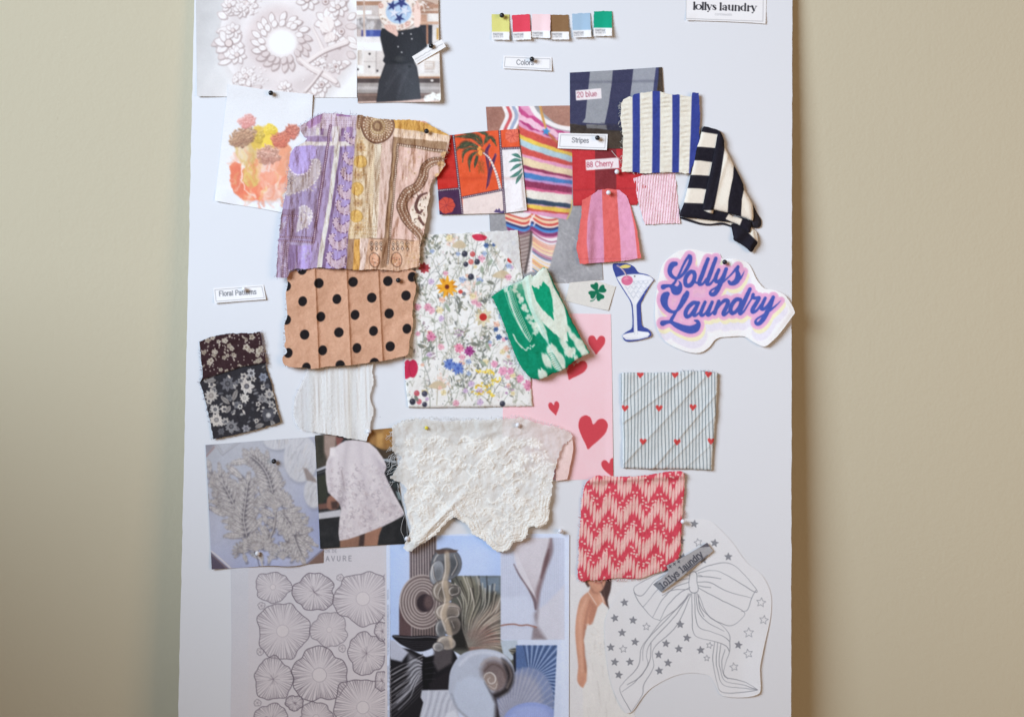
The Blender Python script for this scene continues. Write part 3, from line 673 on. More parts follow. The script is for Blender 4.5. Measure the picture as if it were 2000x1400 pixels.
def brand_card():
    cv = Cv(1334, -14, 1502, 54, (226, 228, 235))
    cv.stroke([(1340.2, -12), (1339.8, 36.8), (1490, 42.2), (1491, -12)], .9, (150, 153, 160))
    x, y, U = 1353.5, 18.8, 9.6; rot = math.radians(1.55); K = (26, 26, 34)
    T, t = 3.1, .8
    o = [(.5 + .42 * math.cos(a), .5 + .5 * math.sin(a), t + (T - t) * abs(math.cos(a)) ** 1.5) for a in np.linspace(0, 2 * math.pi, 22)]
    LT = {
     'l': (.42, [[(.2, 0, T), (.2, 1.42, T)], [(.02, 1.4, t), (.2, 1.42, t)], [(0, 0, t), (.4, 0, t)]]),
     'o': (1.0, [o]),
     'y': (.9, [[(.12, 1, T), (.45, .06, T)], [(.8, 1, t), (.42, -.05, t), (.3, -.32, t)], [(.2, -.36, 2.4), (.22, -.36, 2.4)], [(0, 1, t), (.3, 1, t)], [(.66, 1, t), (.9, 1, t)]]),
     's': (.74, [[(.6, .78, t), (.5, .95, t), (.3, .98, t + .2), (.14, .8, T * .8), (.34, .55, T), (.56, .3, T), (.5, .06, T * .6), (.3, .02, t), (.1, .12, t), (.08, .25, t)]]),
     ' ': (.45, []),
     'a': (.95, [[(.66, 0, T), (.66, .75, T), (.5, .98, 1.4), (.28, .97, t), (.18, .8, 2.2)], [(.66, .55, t), (.35, .5, t + .4), (.16, .25, T * .9), (.3, .03, t + .6), (.6, .15, t)]]),
     'u': (1.05, [[(.22, 1, T), (.22, .25, T), (.36, .03, t + .5), (.6, .08, t), (.76, .22, t)], [(.8, 1, T), (.8, 0, T)], [(.02, 1, t), (.2, 1, t)]]),
     'n': (1.05, [[(.22, 0, T), (.22, 1, T)], [(.22, .75, t), (.42, .96, t), (.66, .98, t + .5), (.8, .75, T), (.8, 0, T)], [(.04, 0, t), (.4, 0, t)], [(.64, 0, t), (.98, 0, t)]]),
     'd': (1.05, [[(.76, 0, T), (.76, 1.42, T)], [(.7, .85, t), (.42, 1, t), (.16, .75, T * .9), (.12, .5, T), (.16, .25, T * .9), (.42, 0, t), (.7, .15, t)]]),
     'r': (.72, [[(.2, 0, T), (.2, 1, T)], [(.2, .7, t), (.38, .95, t), (.5, .95, t)], [(.56, .86, 2.4), (.57, .86, 2.4)], [(.02, 0, t), (.42, 0, t)]])}
    u = 0; s = 'lollys laundry'; tot = sum(LT[c][0] for c in s); k = (1478 - 1353.5) / U / tot
    for ch in s:
        adv, st = LT[ch]
        for q in st:
            P_ = [((u + a * k) * U, -b * U, w) for a, b, w in q]
            cv.stroke([(x + math.cos(rot) * a - math.sin(rot) * b, y + math.sin(rot) * a + math.cos(rot) * b) for a, b, w in P_], [w for a, b, w in P_], K, 1, 4 if len(q) > 3 else 0)
        u += adv * k
    text(cv, 'COPENHAGEN', 1396.5, 30.4, 3.6, .7, (168, 170, 178), 1.6, .95, .22, .9)
    cv.grain(1.4, 9)
    sheet('name_card', [(1338.5, -10), (1497, -10), (1495.2, 47), (1470, 45), (1420, 42.5), (1340, 40)], cv, .6, lambda X, Y, d: 1.3 * sstep(15, 45, Y) + 1.0 * sstep(1365, 1340, X) * sstep(20, 42, Y), M_PAPER, 1.0, .3,
          'white card with the words lollys laundry in serif letters, at the top right', 'name card', 'lettered name cards')
brand_card()

def slip():
    z = lambda pts: Z(pts, 690, 0, 6.667)
    p = z([(765, 740), (1150, 515), (1208, 612), (825, 838)])
    cv = Cv(800, 72, 876, 130, (226, 226, 230))
    rng = random.Random(2)
    for r, (a, b, w) in enumerate((((808, 775), (1165, 570), 3.2), ((830, 800), (1010, 697), 2.2))):
        a, b = np.array(z([a])[0]), np.array(z([b])[0]); n = 26 if r == 0 else 14
        pts = [a + (b - a) * k / n + np.array([rng.uniform(-.4, .4), rng.uniform(-.8, .8)]) for k in range(n + 1)]
        cv.stroke(pts, .8, (120, 122, 128), .9 if r == 0 else .5)
    cv.grain(1.5, 4)
    sheet('paper_slip', p, cv, 4.5, lambda X, Y, d: 2.5 * sstep(815, 870, X), M_PAPER, 1.0, .3, 'narrow handwritten paper slip pinned slantwise over the photo of the black dress', 'paper slip')
slip()
# ------------------------------------------------------------------ the stripes corner
def navy_photo():
    z = lambda pts: Z(pts, 1090, 120, 3.5); rng = random.Random(8)
    cv = Cv(1108, 126, 1300, 296, (66, 54, 44))
    cv.mott(6, 6, 3); 
    NV, GR = (52, 54, 88), (142, 147, 158)
    cv.poly(z([(60, 20), (692, 20), (690, 90), (640, 330), (600, 480), (330, 470), (180, 440), (60, 425)]), NV)
    cv.poly(z([(222, 40), (377, 30), (368, 140), (345, 300), (318, 428), (240, 425), (165, 418), (186, 390), (200, 250), (214, 120)]), GR)
    cv.poly(z([(518, 30), (672, 20), (665, 90), (640, 300), (560, 480), (480, 440), (495, 230), (505, 140)]), (146, 152, 166))
    cv.poly(z([(672, 20), (690, 20), (688, 100), (660, 330), (640, 330), (655, 150)]), (60, 66, 110))
    cv.poly(z([(192, 432), (330, 436), (336, 468), (270, 460), (196, 458)]), (150, 152, 158), 1, 1.5)
    for k in range(50):
        x = rng.uniform(80, 600); y = 428 + rng.uniform(-6, 26); cv.stroke(z([(x, y), (x + rng.uniform(-26, 26), y + rng.uniform(-6, 12))]), .8, rng.choice([(44, 44, 66), (110, 104, 100), (30, 26, 28)]), .7)
    cv.stroke(z([(690, 45), (688, 210)]), 1, (30, 24, 22)); cv.put(sstep(424 / 3.5 + 120, 444 / 3.5 + 120, cv.Y) * sstep(270, 250, cv.Y) * .35, (30, 26, 28))
    cv.stroke(z([(80, 145), (690, 135)]), 5, (40, 42, 70), .25, 0, 4)
    cv.poly(z([(120, 200), (293, 185), (298, 255), (123, 268)]), (228, 222, 230)); text(cv, '20 blue', 1090 + 130 / 3.5, 120 + 247 / 3.5, 10.2, 1.3, (166, 86, 108), -3.5, 1.02, .05)
    cv.mott(3, 5, 7, 2); cv.grain(4, 3)
    sheet('photo_print', [(1113, 142.3), (1200, 137.5), (1293, 131.4), (1295.5, 180), (1297, 291), (1113.5, 290)], cv, .9, hang(1113, 132, 1296, 292, .6, right=1.6), M_PHOTO, 1.25, .25,
          'printed photo of navy and grey striped cloth labelled 20 blue', 'photo')
navy_photo()

def cherry_photo():
    z = lambda pts: Z(pts, 1090, 120, 3.5)
    cv = Cv(1112, 262, 1282, 408, (196, 40, 48))
    cv.poly(z([(252, 440), (398, 440), (398, 1010), (254, 1010)]), (126, 34, 42)); cv.poly(z([(540, 700), (700, 700), (700, 800), (600, 800)]), (110, 34, 38))
    cv.put(sstep(960 / 3.5 + 120, 985 / 3.5 + 120, cv.Y) * .25, (120, 20, 30)); cv.stroke(z([(110, 880), (520, 868)]), 3, (160, 30, 40), .5, 0, 3)
    cv.poly(z([(188, 675), (413, 658), (418, 730), (192, 745)]), (230, 220, 228)); text(cv, '88 Cherry', 1090 + 196 / 3.5, 120 + 725 / 3.5, 10.2, 1.3, (176, 66, 92), -3.4, 1.0, .05)
    cv.mott(4, 7, 3, 2); cv.grain(4, 4)
    sheet('photo_print', [(1117, 279), (1278, 272), (1276, 338), (1246, 396), (1243.5, 400.5), (1119.5, 402)], cv, .7, hang(1117, 280, 1250, 402, .7), M_PHOTO, 1.25, .25,
          'printed photo of red and dark red striped cloth labelled 88 Cherry', 'photo')
cherry_photo()
card([(1091.4, 260), (1187, 262.3), (1185.2, 293.4), (1089.2, 290)], 'Stripes', 1117, 278.4, 9.2, 1.1, 1.5, 'small white card reading Stripes, over the striped knit photo', 1.8, 1.6, 1.0, .05, 3.8)

def knit_photo():
    z = lambda pts: Z(pts, 840, 190, 3.784); rng = random.Random(12)
    cv = Cv(944, 200, 1182, 556, (150, 151, 158)); cv.mott(6, 18, 3); cv.mott(3, 3, 4, 2)
    for k in range(9): x, y = rng.uniform(1085, 1175), rng.uniform(420, 545); cv.stroke([(x, y), (x + rng.uniform(3, 9), y + rng.uniform(2, 9)), (x + rng.uniform(9, 16), y + rng.uniform(6, 14))], rng.choice([.8, 1.4]), (206, 206, 212), .6, 4)
    cv.poly(z([(400, 50), (680, 50), (680, 300), (640, 330), (425, 260), (410, 150)]), (160, 112, 98)); cv.poly(z([(780, 40), (1180, 40), (1180, 240), (1040, 240), (920, 190), (850, 130)]), (164, 118, 104))
    cv.put(np.clip(poly_sd(cv.X, cv.Y, np.array(z([(400, 50), (560, 50), (540, 200), (425, 260)]))) / 12, 0, 1) * .35, (132, 84, 72))
    # shoulder strap and collar
    for dx, w, c in ((0, 9, (228, 226, 230)), (6, 6, (204, 84, 92)), (12, 5, (232, 226, 230)), (18, 7, (150, 166, 196)), (24, 5, (236, 232, 236))):
        cv.stroke(np.array(z([(545, 60), (572, 140), (535, 230), (520, 280)])) + (dx, 0), w, c, 1, 5)
    # knitted top: wavy bands
    body = z([(655, 60), (735, 60), (760, 120), (830, 190), (930, 240), (1060, 262), (1060, 400), (1052, 600), (1048, 770), (1030, 850), (1005, 905), (940, 890), (850, 880), (740, 866), (690, 860), (690, 500), (655, 280)])
    cv.clip_poly(body)
    xs = np.linspace(640, 1070, 40); f = np.clip((xs - 660) / 385, 0, 1.1)
    def band(l0, l1, r0, r1, c, wav=5, seed=0):
        ph = seed * 1.7
        g = f ** .8
        u = l0 + (r0 - l0) * g + wav * np.sin(xs / 23 + ph) + wav * .5 * np.sin(xs / 9 + ph); d = l1 + (r1 - l1) * g + wav * np.sin(xs / 23 + ph + .8) + wav * .5 * np.sin(xs / 9 + ph)
        cv.poly(z(list(zip(xs, u)) + list(zip(xs[::-1], d[::-1]))), c, 1, 1.6)
    PK, RD, YL, LB, CR, MR, BL, LI, WH, NV = (222, 150, 190), (204, 74, 66), (226, 192, 70), (166, 200, 214), (226, 206, 168), (140, 44, 84), (62, 122, 194), (186, 138, 196), (226, 222, 214), (40, 66, 92)
    for k, b in enumerate([(0, 120, 200, 300, PK), (70, 110, 280, 330, (196, 70, 134)), (110, 165, 300, 345, (236, 190, 214)), (165, 215, 330, 365, (176, 52, 116)), (185, 225, 345, 370, PK),
        (212, 272, 355, 416, RD), (268, 305, 412, 438, YL), (303, 352, 436, 482, LB), (350, 412, 480, 512, RD), (408, 432, 508, 540, PK), (428, 492, 536, 584, CR), (490, 520, 582, 600, MR), (518, 545, 598, 620, PK),
        (543, 592, 616, 646, BL), (588, 608, 644, 668, LI), (604, 655, 664, 712, MR), (652, 678, 708, 726, (214, 92, 138)), (674, 735, 722, 794, WH), (732, 774, 790, 824, NV), (772, 784, 820, 832, (206, 150, 190)), (780, 812, 826, 862, YL), (808, 830, 858, 874, RD), (826, 900, 870, 930, PK)]):
        band(*b[:4], b[4], 8 if k < 5 else 1.9, k)
    cv.mott(8, 3, 5, 2); cv.put(sstep(1090, 1117, cv.X) * .18, (90, 40, 60)); cv.put(np.clip(.5 - .5 * np.cos((cv.X - 1040) / 11), 0, 1) * .06, (120, 60, 80))
    cv.clip = None
    cv.stroke(z([(1050, 760), (1040, 840), (1012, 900)]), 1.6, YL, .9, 4)
    cv.stroke(z([(740, 50), (790, 130), (880, 190), (960, 222), (1060, 236)]), [9, 9, 8, 8, 8], (232, 228, 232), 1, 6)
    cv.stroke(z([(812, 60), (830, 140), (850, 210), (870, 260), (905, 300), (945, 340)]), [4, 5, 4, 4, 5, 3], (200, 148, 76), 1, 5); cv.stroke(z([(880, 275), (945, 345)]), 3.4, (190, 96, 70), .9)
    cv.poly(star(840 + 858 / 3.784, 190 + 254 / 3.784, 8.5, 10, .5), (58, 140, 206))
    # trousers
    legs = z([(552, 858), (700, 850), (950, 900), (945, 990), (938, 1060), (905, 1170), (885, 1255), (830, 1290), (740, 1290), (700, 1310), (640, 1180), (600, 1040), (565, 960)])
    cv.clip_poly(legs)
    cv.poly(legs, (226, 222, 228))
    def lb(pts, w, c, a=1): cv.stroke(z(pts), w, c, a, 6)
    for y, w, c in ((872, 4, (206, 90, 72)), (890, 3, (236, 200, 150)), (908, 5, RD), (925, 4, (238, 216, 200)), (948, 9, (44, 52, 110)), (958, 5, (64, 130, 206)), (982, 7, (130, 50, 104)), (1000, 3, (200, 120, 160))):
        lb([(540, y - 22), (620, y + 8), (700, y + 26), (760, y - 4)], w, c); lb([(752, y - 14), (830, y + 28), (900, y + 36), (960, y + 20)], w, c)
    cv.poly(z([(600, 1010), (690, 1000), (745, 985), (752, 1060), (730, 1180), (700, 1320), (660, 1250)]), (112, 92, 88), .75, 3)
    for k in range(22):
        y = 1020 + 14 * k; c = rng.choice([(214, 130, 100), (60, 90, 130), (230, 180, 90), (150, 70, 110), (200, 190, 214)])
        lb([(758, y - 20), (820, y + 24), (890, y + 50), (950, y + 40)], rng.uniform(1.2, 3), c, .85)
        lb([(600, y), (660, y + 6), (735, y - 14)], rng.uniform(1, 2.2), (120, 96, 92) if k % 2 else (206, 190, 186), .7)
    cv.poly(z([(742, 985), (758, 990), (752, 1090), (728, 1210), (712, 1300), (690, 1310), (725, 1150)]), (66, 56, 56), .85, 3)
    cv.clip = None
    cv.stroke(z([(770, 870), (745, 905), (735, 945)]), 3, (238, 226, 232), 1, 4); cv.stroke(z([(755, 900), (775, 925), (765, 950)]), 2.4, (236, 214, 224), 1, 4)
    cv.photo(5, .8, 5); cv.grain(3.2, 6)
    sheet('photo_print', [(949, 209), (1040, 207.5), (1140, 206), (1150, 300), (1172, 420), (1177.5, 546), (1112, 552), (1000, 553), (957, 450), (955.7, 418), (952, 256)], cv, .4, lambda X, Y, d: .3 * sstep(500, 550, Y) + .25, M_PHOTO, 1.2, .25,
          'printed photo of a person in a rainbow striped knit top and trousers', 'photo')
knit_photo()

def palm_cloth():
    z = lambda pts: Z(pts, 840, 190, 3.784); rng = random.Random(21)
    cv = Cv(848, 246, 1036, 424, (226, 84, 46))
    cv.poly(z([(20, 240), (170, 240), (215, 690), (20, 700)]), (200, 44, 38)); cv.poly(z([(20, 690), (215, 676), (240, 890), (20, 890)]), (72, 44, 78))
    cv.poly(z([(240, 742), (535, 685), (555, 890), (245, 890)]), (224, 208, 206)); cv.poly(z([(525, 380), (740, 370), (740, 890), (550, 890)]), (228, 224, 230))
    def blossom(x, y, r, c, dk):
        for k in range(7): a = k * .9; cv.ell(x + r * .5 * math.cos(a), y + r * .5 * math.sin(a), r * .52, r * .46, c)
        for k in range(8): a = k * .8 + .2; cv.stroke([(x, y), (x + r * .5 * math.cos(a + .3), y + r * .5 * math.sin(a)), (x + r * .95 * math.cos(a), y + r * .95 * math.sin(a))], .8, dk, .8, 4)
    blossom(840 + 120 / 3.784, 190 + 800 / 3.784, 17, (204, 74, 60), (140, 40, 50)); blossom(840 + 610 / 3.784, 190 + 285 / 3.784, 15, (226, 106, 84), (170, 56, 50))
    G1, G2 = (52, 64, 50), (82, 92, 66)
    for q, w in (([(385, 365), (320, 300), (250, 290), (165, 296)], 16), ([(370, 380), (290, 340), (235, 350), (180, 415)], 15), ([(370, 390), (300, 380), (250, 410), (240, 480)], 14), ([(355, 400), (310, 430), (290, 480), (294, 550)], 12), ([(390, 360), (360, 300), (300, 275), (220, 262)], 14),
                 ([(395, 350), (420, 290), (390, 262), (350, 255)], 13), ([(400, 350), (440, 300), (470, 320), (490, 360)], 11), ([(350, 410), (345, 450), (335, 490), (330, 520)], 9), ([(370, 375), (300, 350), (240, 370), (200, 372)], 12)):
        p = spl(z(q), 8); n = len(p); w8 = [w * .22 * (1.15 - abs(i / n - .4)) for i in range(n)]
        cv.stroke(p, [k * .55 for k in w8], G1, 1)
        for i in range(2, n, 1):
            d = p[i] - p[i - 1]; L = np.hypot(*d) + 1e-6; nr = np.array([-d[1], d[0]]) / L; s = w * .3 * math.sin(math.pi * min(1, i / n + .12)) + .6
            for sg in (1, -1): cv.stroke([p[i], p[i] + nr * s * sg + d / L * s * .9], [1.9, .6], G1 if rng.random() < .75 else G2, 1)
        cv.stroke(p, .7, (128, 134, 92), .6)
    for k in range(9): cv.ell(840 + (370 + rng.uniform(-24, 24)) / 3.784, 190 + (405 + rng.uniform(-28, 28)) / 3.784, 3, 3, (176, 92, 40)); 
    for k in range(9): cv.ell(840 + (370 + rng.uniform(-22, 22)) / 3.784, 190 + (400 + rng.uniform(-28, 26)) / 3.784, 2.3, 2.4, (232, 150, 66))
    for k in range(26): cv.stroke(z([(375 + rng.uniform(-26, 26), 455 + rng.uniform(0, 110)), (380 + rng.uniform(-26, 26), 480 + rng.uniform(0, 100))]), 1, (150, 84, 42), .7)
    # two parrots
    for q in ([(440, 355), (418, 400), (425, 470), (432, 560), (415, 680)], [(485, 425), (465, 480), (445, 560), (430, 640), (418, 670)]):
        cv.stroke(z(q), [4, 6.4, 5.6, 3.2, 1], (86, 48, 88), 1, 6); x, y = z([q[0]])[0]; cv.ell(x, y, 2.6, 2.6, (102, 56, 100)); cv.ell(x + 1.6, y - .8, 1.3, 1.1, (214, 120, 70)); cv.stroke(z([(q[1][0] + 4, q[1][1]), (q[3][0], q[3][1])]), 1.0, (170, 76, 70), .9)
    # trunk
    tr = z([(395, 412), (440, 455), (480, 540), (505, 620), (522, 690)]); cv.stroke(tr, [2.6, 3.6, 4.2, 5, 5.6], (228, 214, 210), 1, 6)
    for k, (x, y) in enumerate(spl(tr, 8)[::2]): cv.stroke([(x - 2.6, y + 1), (x + 2.6, y - 1.6)], .9, (92, 62, 92), .9)
    for q in ([(605, 425), (640, 430), (672, 452)], [(585, 480), (630, 465), (676, 470)], [(592, 545), (640, 510), (678, 495)], [(592, 592), (640, 570), (680, 530)], [(634, 640), (655, 600), (684, 560)]):
        cv.stroke(z(q), [1.5, 7, 1.5], (58, 116, 106), 1, 6); cv.stroke(z(q), .7, (150, 190, 180), .8, 5)
    cv.poly(z([(470, 850), (490, 825), (500, 835), (510, 818), (525, 845), (545, 835), (545, 862)]), (92, 76, 124))
    def dotted(a, b):
        p = np.array(z([a, b])); cv.stroke(p, 4.4, (58, 40, 66)); L = np.hypot(*(p[1] - p[0])); n = int(L / 3.6)
        for k in range(n + 1): q = p[0] + (p[1] - p[0]) * k / n; cv.ell(q[0], q[1], 1.05, 1.05, (226, 214, 220), soft=.8)
    for a, b in (((168, 250), (240, 880)), ((512, 235), (554, 870)), ((20, 694), (212, 676)), ((243, 742), (536, 684)), ((528, 381), (680, 374))): dotted(a, b)
    cv.mott(5, 9, 5, 2); cv.grain(3, 3)
    cv.put(sstep(6, 0, np.abs(cv.Y - 349)) * .12, (120, 30, 20))
    def h(X, Y, d):
        return 1.2 * sstep(350, 418, Y) + 2.0 * sstep(990, 1026, X) - 1.6 * sstep(8, 0, d) * sstep(1000, 1025, X) - .3 * sstep(5, 0, np.abs(Y - 349))
    sheet('fabric_swatch', [(868, 266), (930, 258), (1011.8, 252), (1015, 285), (1022, 338), (1029, 411), (985, 416.5), (920, 418), (858.5, 419.4), (854.5, 362), (853, 330)], cv, 1.8, h, M_COTTON, 1.1, .5,
          'orange and red printed cloth with a palm tree and parrots beside the knit photo', 'fabric swatch', 'fabric swatches')
palm_cloth()

def pink_seersucker():
    z = lambda pts: Z(pts, 1090, 120, 3.5)
    cv = Cv(1234, 326, 1336, 446, (234, 208, 220))
    u = (cv.X + .1 * (cv.Y - 340)) ; ph = u / 5.1 * 2 * math.pi + .25 * fbm(cv.X, cv.Y, 20, 4)
    cv.put(sstep(-.2, .5, np.sin(ph)) * (.75 + .2 * fbm(cv.X, cv.Y, 3, 2, 2)), (218, 164, 184)); cv.mott(5, 4, 2, 2); cv.grain(3, 2)
    def h(X, Y, d):
        u = X + .1 * (Y - 340)
        return .5 * np.sin(u / 5.1 * 2 * math.pi) * (.6 + .6 * lattice(X, Y, 5, 9)) + .8 * fbm(X, Y, 18, 3, 2) + 1.0 * sstep(380, 436, Y)
    o = sheet('fabric_swatch', rough(z([(515, 800), (560, 785), (640, 765), (800, 755), (812, 900), (835, 1108), (700, 1110), (592, 1116), (548, 960)]), .5, 3, 6), cv, 1.2, h, M_CREPE, 1.1, .5,
          'pale pink seersucker swatch below the blue striped one', 'fabric swatch', 'fabric swatches')
pink_seersucker()

def coral_stripe():
    z = lambda pts: Z(pts, 1090, 120, 3.5)
    cv = Cv(1120, 364, 1262, 522, (222, 98, 96))
    cv.poly(z([(236, 860), (300, 860), (303, 1000), (312, 1200), (316, 1400), (212, 1400), (196, 1240), (200, 1100), (216, 980)]), (208, 138, 174)); cv.poly(z([(400, 850), (470, 890), (495, 1000), (524, 1150), (548, 1400), (432, 1400), (425, 1240), (412, 1050)]), (222, 152, 188))
    cv.put(sstep(1.6, 0, np.abs(cv.Y - (120 + (1352 - .05 * (cv.X - 1130)) / 3.5))) * .25, (150, 60, 80))
    cv.mott(4, 6, 3, 2); cv.grain(3, 4)
    def h(X, Y, d):
        return 3.2 * sstep(395, 500, Y) + 1.4 * np.exp(-((X - 1153 + .05 * (Y - 400)) / 9) ** 2) * sstep(385, 440, Y) - 1.3 * np.exp(-((X - 1164) / 9) ** 2) * sstep(400, 450, Y) + .8 * sstep(1225, 1255, X) + .35 * fbm(X, Y, 14, 5, 2)
    sheet('fabric_swatch', rough(z([(165, 948), (205, 930), (240, 905), (272, 880), (340, 871), (420, 880), (468, 920), (500, 1000), (540, 1150), (558, 1290), (570, 1345), (430, 1366), (280, 1376), (148, 1386), (124, 1272), (136, 1200), (158, 1060)]), .35, 3, 8), cv, 2.2, h, M_COTTON, 1.1, .5,
          'pink and coral wide striped swatch hanging below the red photo', 'fabric swatch', 'fabric swatches')
coral_stripe()

def blue_seersucker():
    z = lambda pts: Z(pts, 1090, 120, 3.5)
    cv = Cv(1206, 172, 1374, 346, (222, 220, 210))
    B = (52, 66, 152)
    for a, b, c, d in ((508, 559, 508, 558), (645, 697, 642, 694), (780, 832, 779, 825), (915, 990, 893, 980)):
        cv.poly(z([(a, 180), (b, 180), ((b + d) / 2 + 2, 500), (d, 800), (c, 800), ((a + c) / 2 + 2, 500)]), B)
    cv.put(sstep(1.2, .4, np.abs(((cv.X - 1090) * 3.5 - 434) % 137 - 125)) * .0, (240, 240, 235))
    cv.mott(3, 5, 3, 2); cv.grain(2.6, 5)
    cen = [1090 + q / 3.5 for q in (468, 602, 739, 870)]
    def h(X, Y, d):
        r = .45 * fbm(X, Y, 26, 3, 2)
        for k, c in enumerate(cen):
            r = r + np.exp(-((X - c) / 8.5) ** 2) * (.75 * np.sin(Y / 9.5 * 2 * math.pi + 2.2 * lattice(X * .3, Y, 16, 30 + k) + k) * (.7 + .5 * lattice(X, Y, 12, 50 + k)))
        return r + 1.2 * sstep(300, 336, Y) + 1.4 * sstep(230, 182, Y)
    out = z([(432, 285), (445, 262), (488, 240), (508, 246), (522, 224), (557, 218), (600, 214), (644, 204), (697, 206), (740, 220), (780, 228), (832, 229), (870, 238), (914, 240), (918, 214), (962, 216), (970, 380), (964, 540), (932, 680), (900, 768), (830, 762), (745, 758), (640, 762), (600, 768), (520, 757), (436, 756), (442, 620), (446, 520), (428, 400)])
    o = sheet('fabric_swatch', rough(out, .5, 3.4, 14), cv, 4.4, h, M_CREPE, 1.0, .6, 'cream seersucker swatch with royal blue stripes and a frayed left edge', 'fabric swatch', 'fabric swatches')
    th = plain('cream_yarn', (.62, .58, .50), .9, .1)
    e = z([(436, 756), (442, 620), (446, 520), (428, 400), (432, 285)])
    threads('frayed_threads', [fray_paths(e, 34, 6, 4.2, 4), fray_paths(z([(840, 762), (600, 766), (436, 756)]), 12, 4, 4.4, 6)], th, .00018, o)
    threads('loose_thread', [[(*z([(366, 612)])[0], 3), (*z([(402, 655)])[0], 4.5), (*z([(437, 692)])[0], 3)]], th, .0003, o)
blue_seersucker()

def jersey():
    z = lambda pts: Z(pts, 1310, 235, 5.185)
    K, Wt = (32, 30, 40), (222, 215, 204)
    root = bpy.data.objects.new('fabric_swatch', None); COL.objects.link(root); root.location = P(1360, 255, 0)
    props(root, 'black and cream striped jersey swatch, folded over and hanging at the right', 'fabric swatch', 'fabric swatches')
    # hanging tail
    cv = Cv(1420, 420, 1492, 500, K); cv.poly(z([(812, 1080), (870, 1125), (890, 1240), (786, 1140)]), Wt); cv.grain(2, 1)
    sheet('tail', spl(z([(615, 1050), (700, 1062), (800, 1120), (812, 1085), (868, 1128), (882, 1232), (850, 1290), (816, 1336), (760, 1290), (690, 1242), (640, 1216), (634, 1180), (622, 1120)]), 3, True), cv, 3, lambda X, Y, d: 4 * sstep(0, 9, d) + 2.5 * sstep(440, 480, Y) + 1.2 * np.sin((X + Y) / 7), M_JERSEY, 1.1, 2, parent=root)
    # dark lining showing behind the right edge
    cv = Cv(1464, 395, 1492, 448, (48, 46, 54)); cv.mott(10, 4, 2)
    sheet('lining', spl(z([(800, 830), (830, 850), (880, 950), (916, 1010), (908, 1078), (850, 1090), (800, 1040)]), 3, True), cv, 2.0, lambda X, Y, d: 3 * sstep(0, 7, d), M_JERSEY, 1.1, 1.5, parent=root)
    # back layer with cross stripes
    cv = Cv(1322, 240, 1460, 450, K)
    for (l0, l1, r0, r1) in ((112, 266, 128, 276), (405, 553, 414, 560), (688, 838, 702, 844)):
        cv.poly(z([(40, l0 - 8), (180, l0), (300, l0 + 4), (560, r0 + 30), (560, r1 + 14), (300, l1 + 4), (180, l1), (40, l1 - 6)]), Wt, 1, 1)
    cv.poly(z([(555, 1000), (590, 945), (725, 1000), (698, 1068)]), Wt)
    cv.grain(2.4, 3); cv.mott(2.5, 4, 3, 2)
    sheet('back_fold', spl(z([(336, 63), (420, 82), (482, 102), (520, 160), (560, 500), (560, 920), (720, 985), (818, 1030), (812, 1100), (790, 1142), (700, 1068), (640, 1040), (560, 1028), (400, 1012), (250, 992), (92, 972), (130, 850), (200, 560), (262, 270), (310, 125)]), 2, True), cv, 2.5,
          lambda X, Y, d: 3.0 * np.sqrt(np.clip(1 - (1 - np.clip(d / 9, 0, 1)) ** 2, 0, 1)) + 1.5 * sstep(300, 425, Y) + .6 * np.sin(Y / 16 + X / 30), M_JERSEY, 1.1, 1.5, parent=root)
    # turned hem along the bottom: pale inside, dark edge
    cv = Cv(1322, 415, 1440, 450, Wt); cv.stroke(z([(92, 985), (200, 1018), (300, 1050), (400, 1062), (520, 1048), (630, 1085)]), 5, K, 1, 5); cv.grain(2, 2)
    sheet('hem', spl(z([(90, 980), (250, 990), (400, 1010), (560, 1026), (640, 1050), (632, 1086), (530, 1058), (400, 1066), (300, 1058), (200, 1030), (110, 1000)]), 2, True), cv, 1.4, None, M_JERSEY, 1.1, .8, parent=root)
    # front fold with lengthwise stripes
    cv = Cv(1366, 246, 1480, 440, Wt)
    cv.poly(z([(470, 90), (520, 130), (548, 215), (544, 300), (505, 560), (470, 740), (434, 912), (300, 912), (340, 760), (420, 400)]), K, 1, 1)
    cv.poly(z([(640, 440), (760, 640), (738, 720), (722, 800), (712, 985), (576, 950), (584, 810), (612, 660), (630, 580)]), K, 1, 1)
    cv.grain(2.4, 5); cv.mott(2.5, 4, 7, 2)
    sheet('front_fold', spl(z([(484, 104), (516, 138), (544, 212), (543, 262), (600, 372), (648, 470), (700, 570), (736, 652), (740, 692), (788, 772), (828, 850), (836, 930), (832, 1016), (770, 996), (706, 972), (640, 958), (578, 938), (500, 922), (434, 908), (428, 946), (370, 932), (322, 904), (322, 880), (345, 760), (400, 520), (450, 270)]), 2, True), cv, 5.5,
          lambda X, Y, d: 4.0 * np.sqrt(np.clip(1 - (1 - np.clip(d / 8, 0, 1)) ** 2, 0, 1)) + 1.8 * sstep(330, 425, Y) + 1.0 * np.sin(X / 10 + Y / 40) * sstep(6, 20, d) + 1.2 * np.exp(-((X - 1413 + .32 * (Y - 330)) / 5) ** 2), M_JERSEY, 1.05, 2.5, parent=root)
jersey()
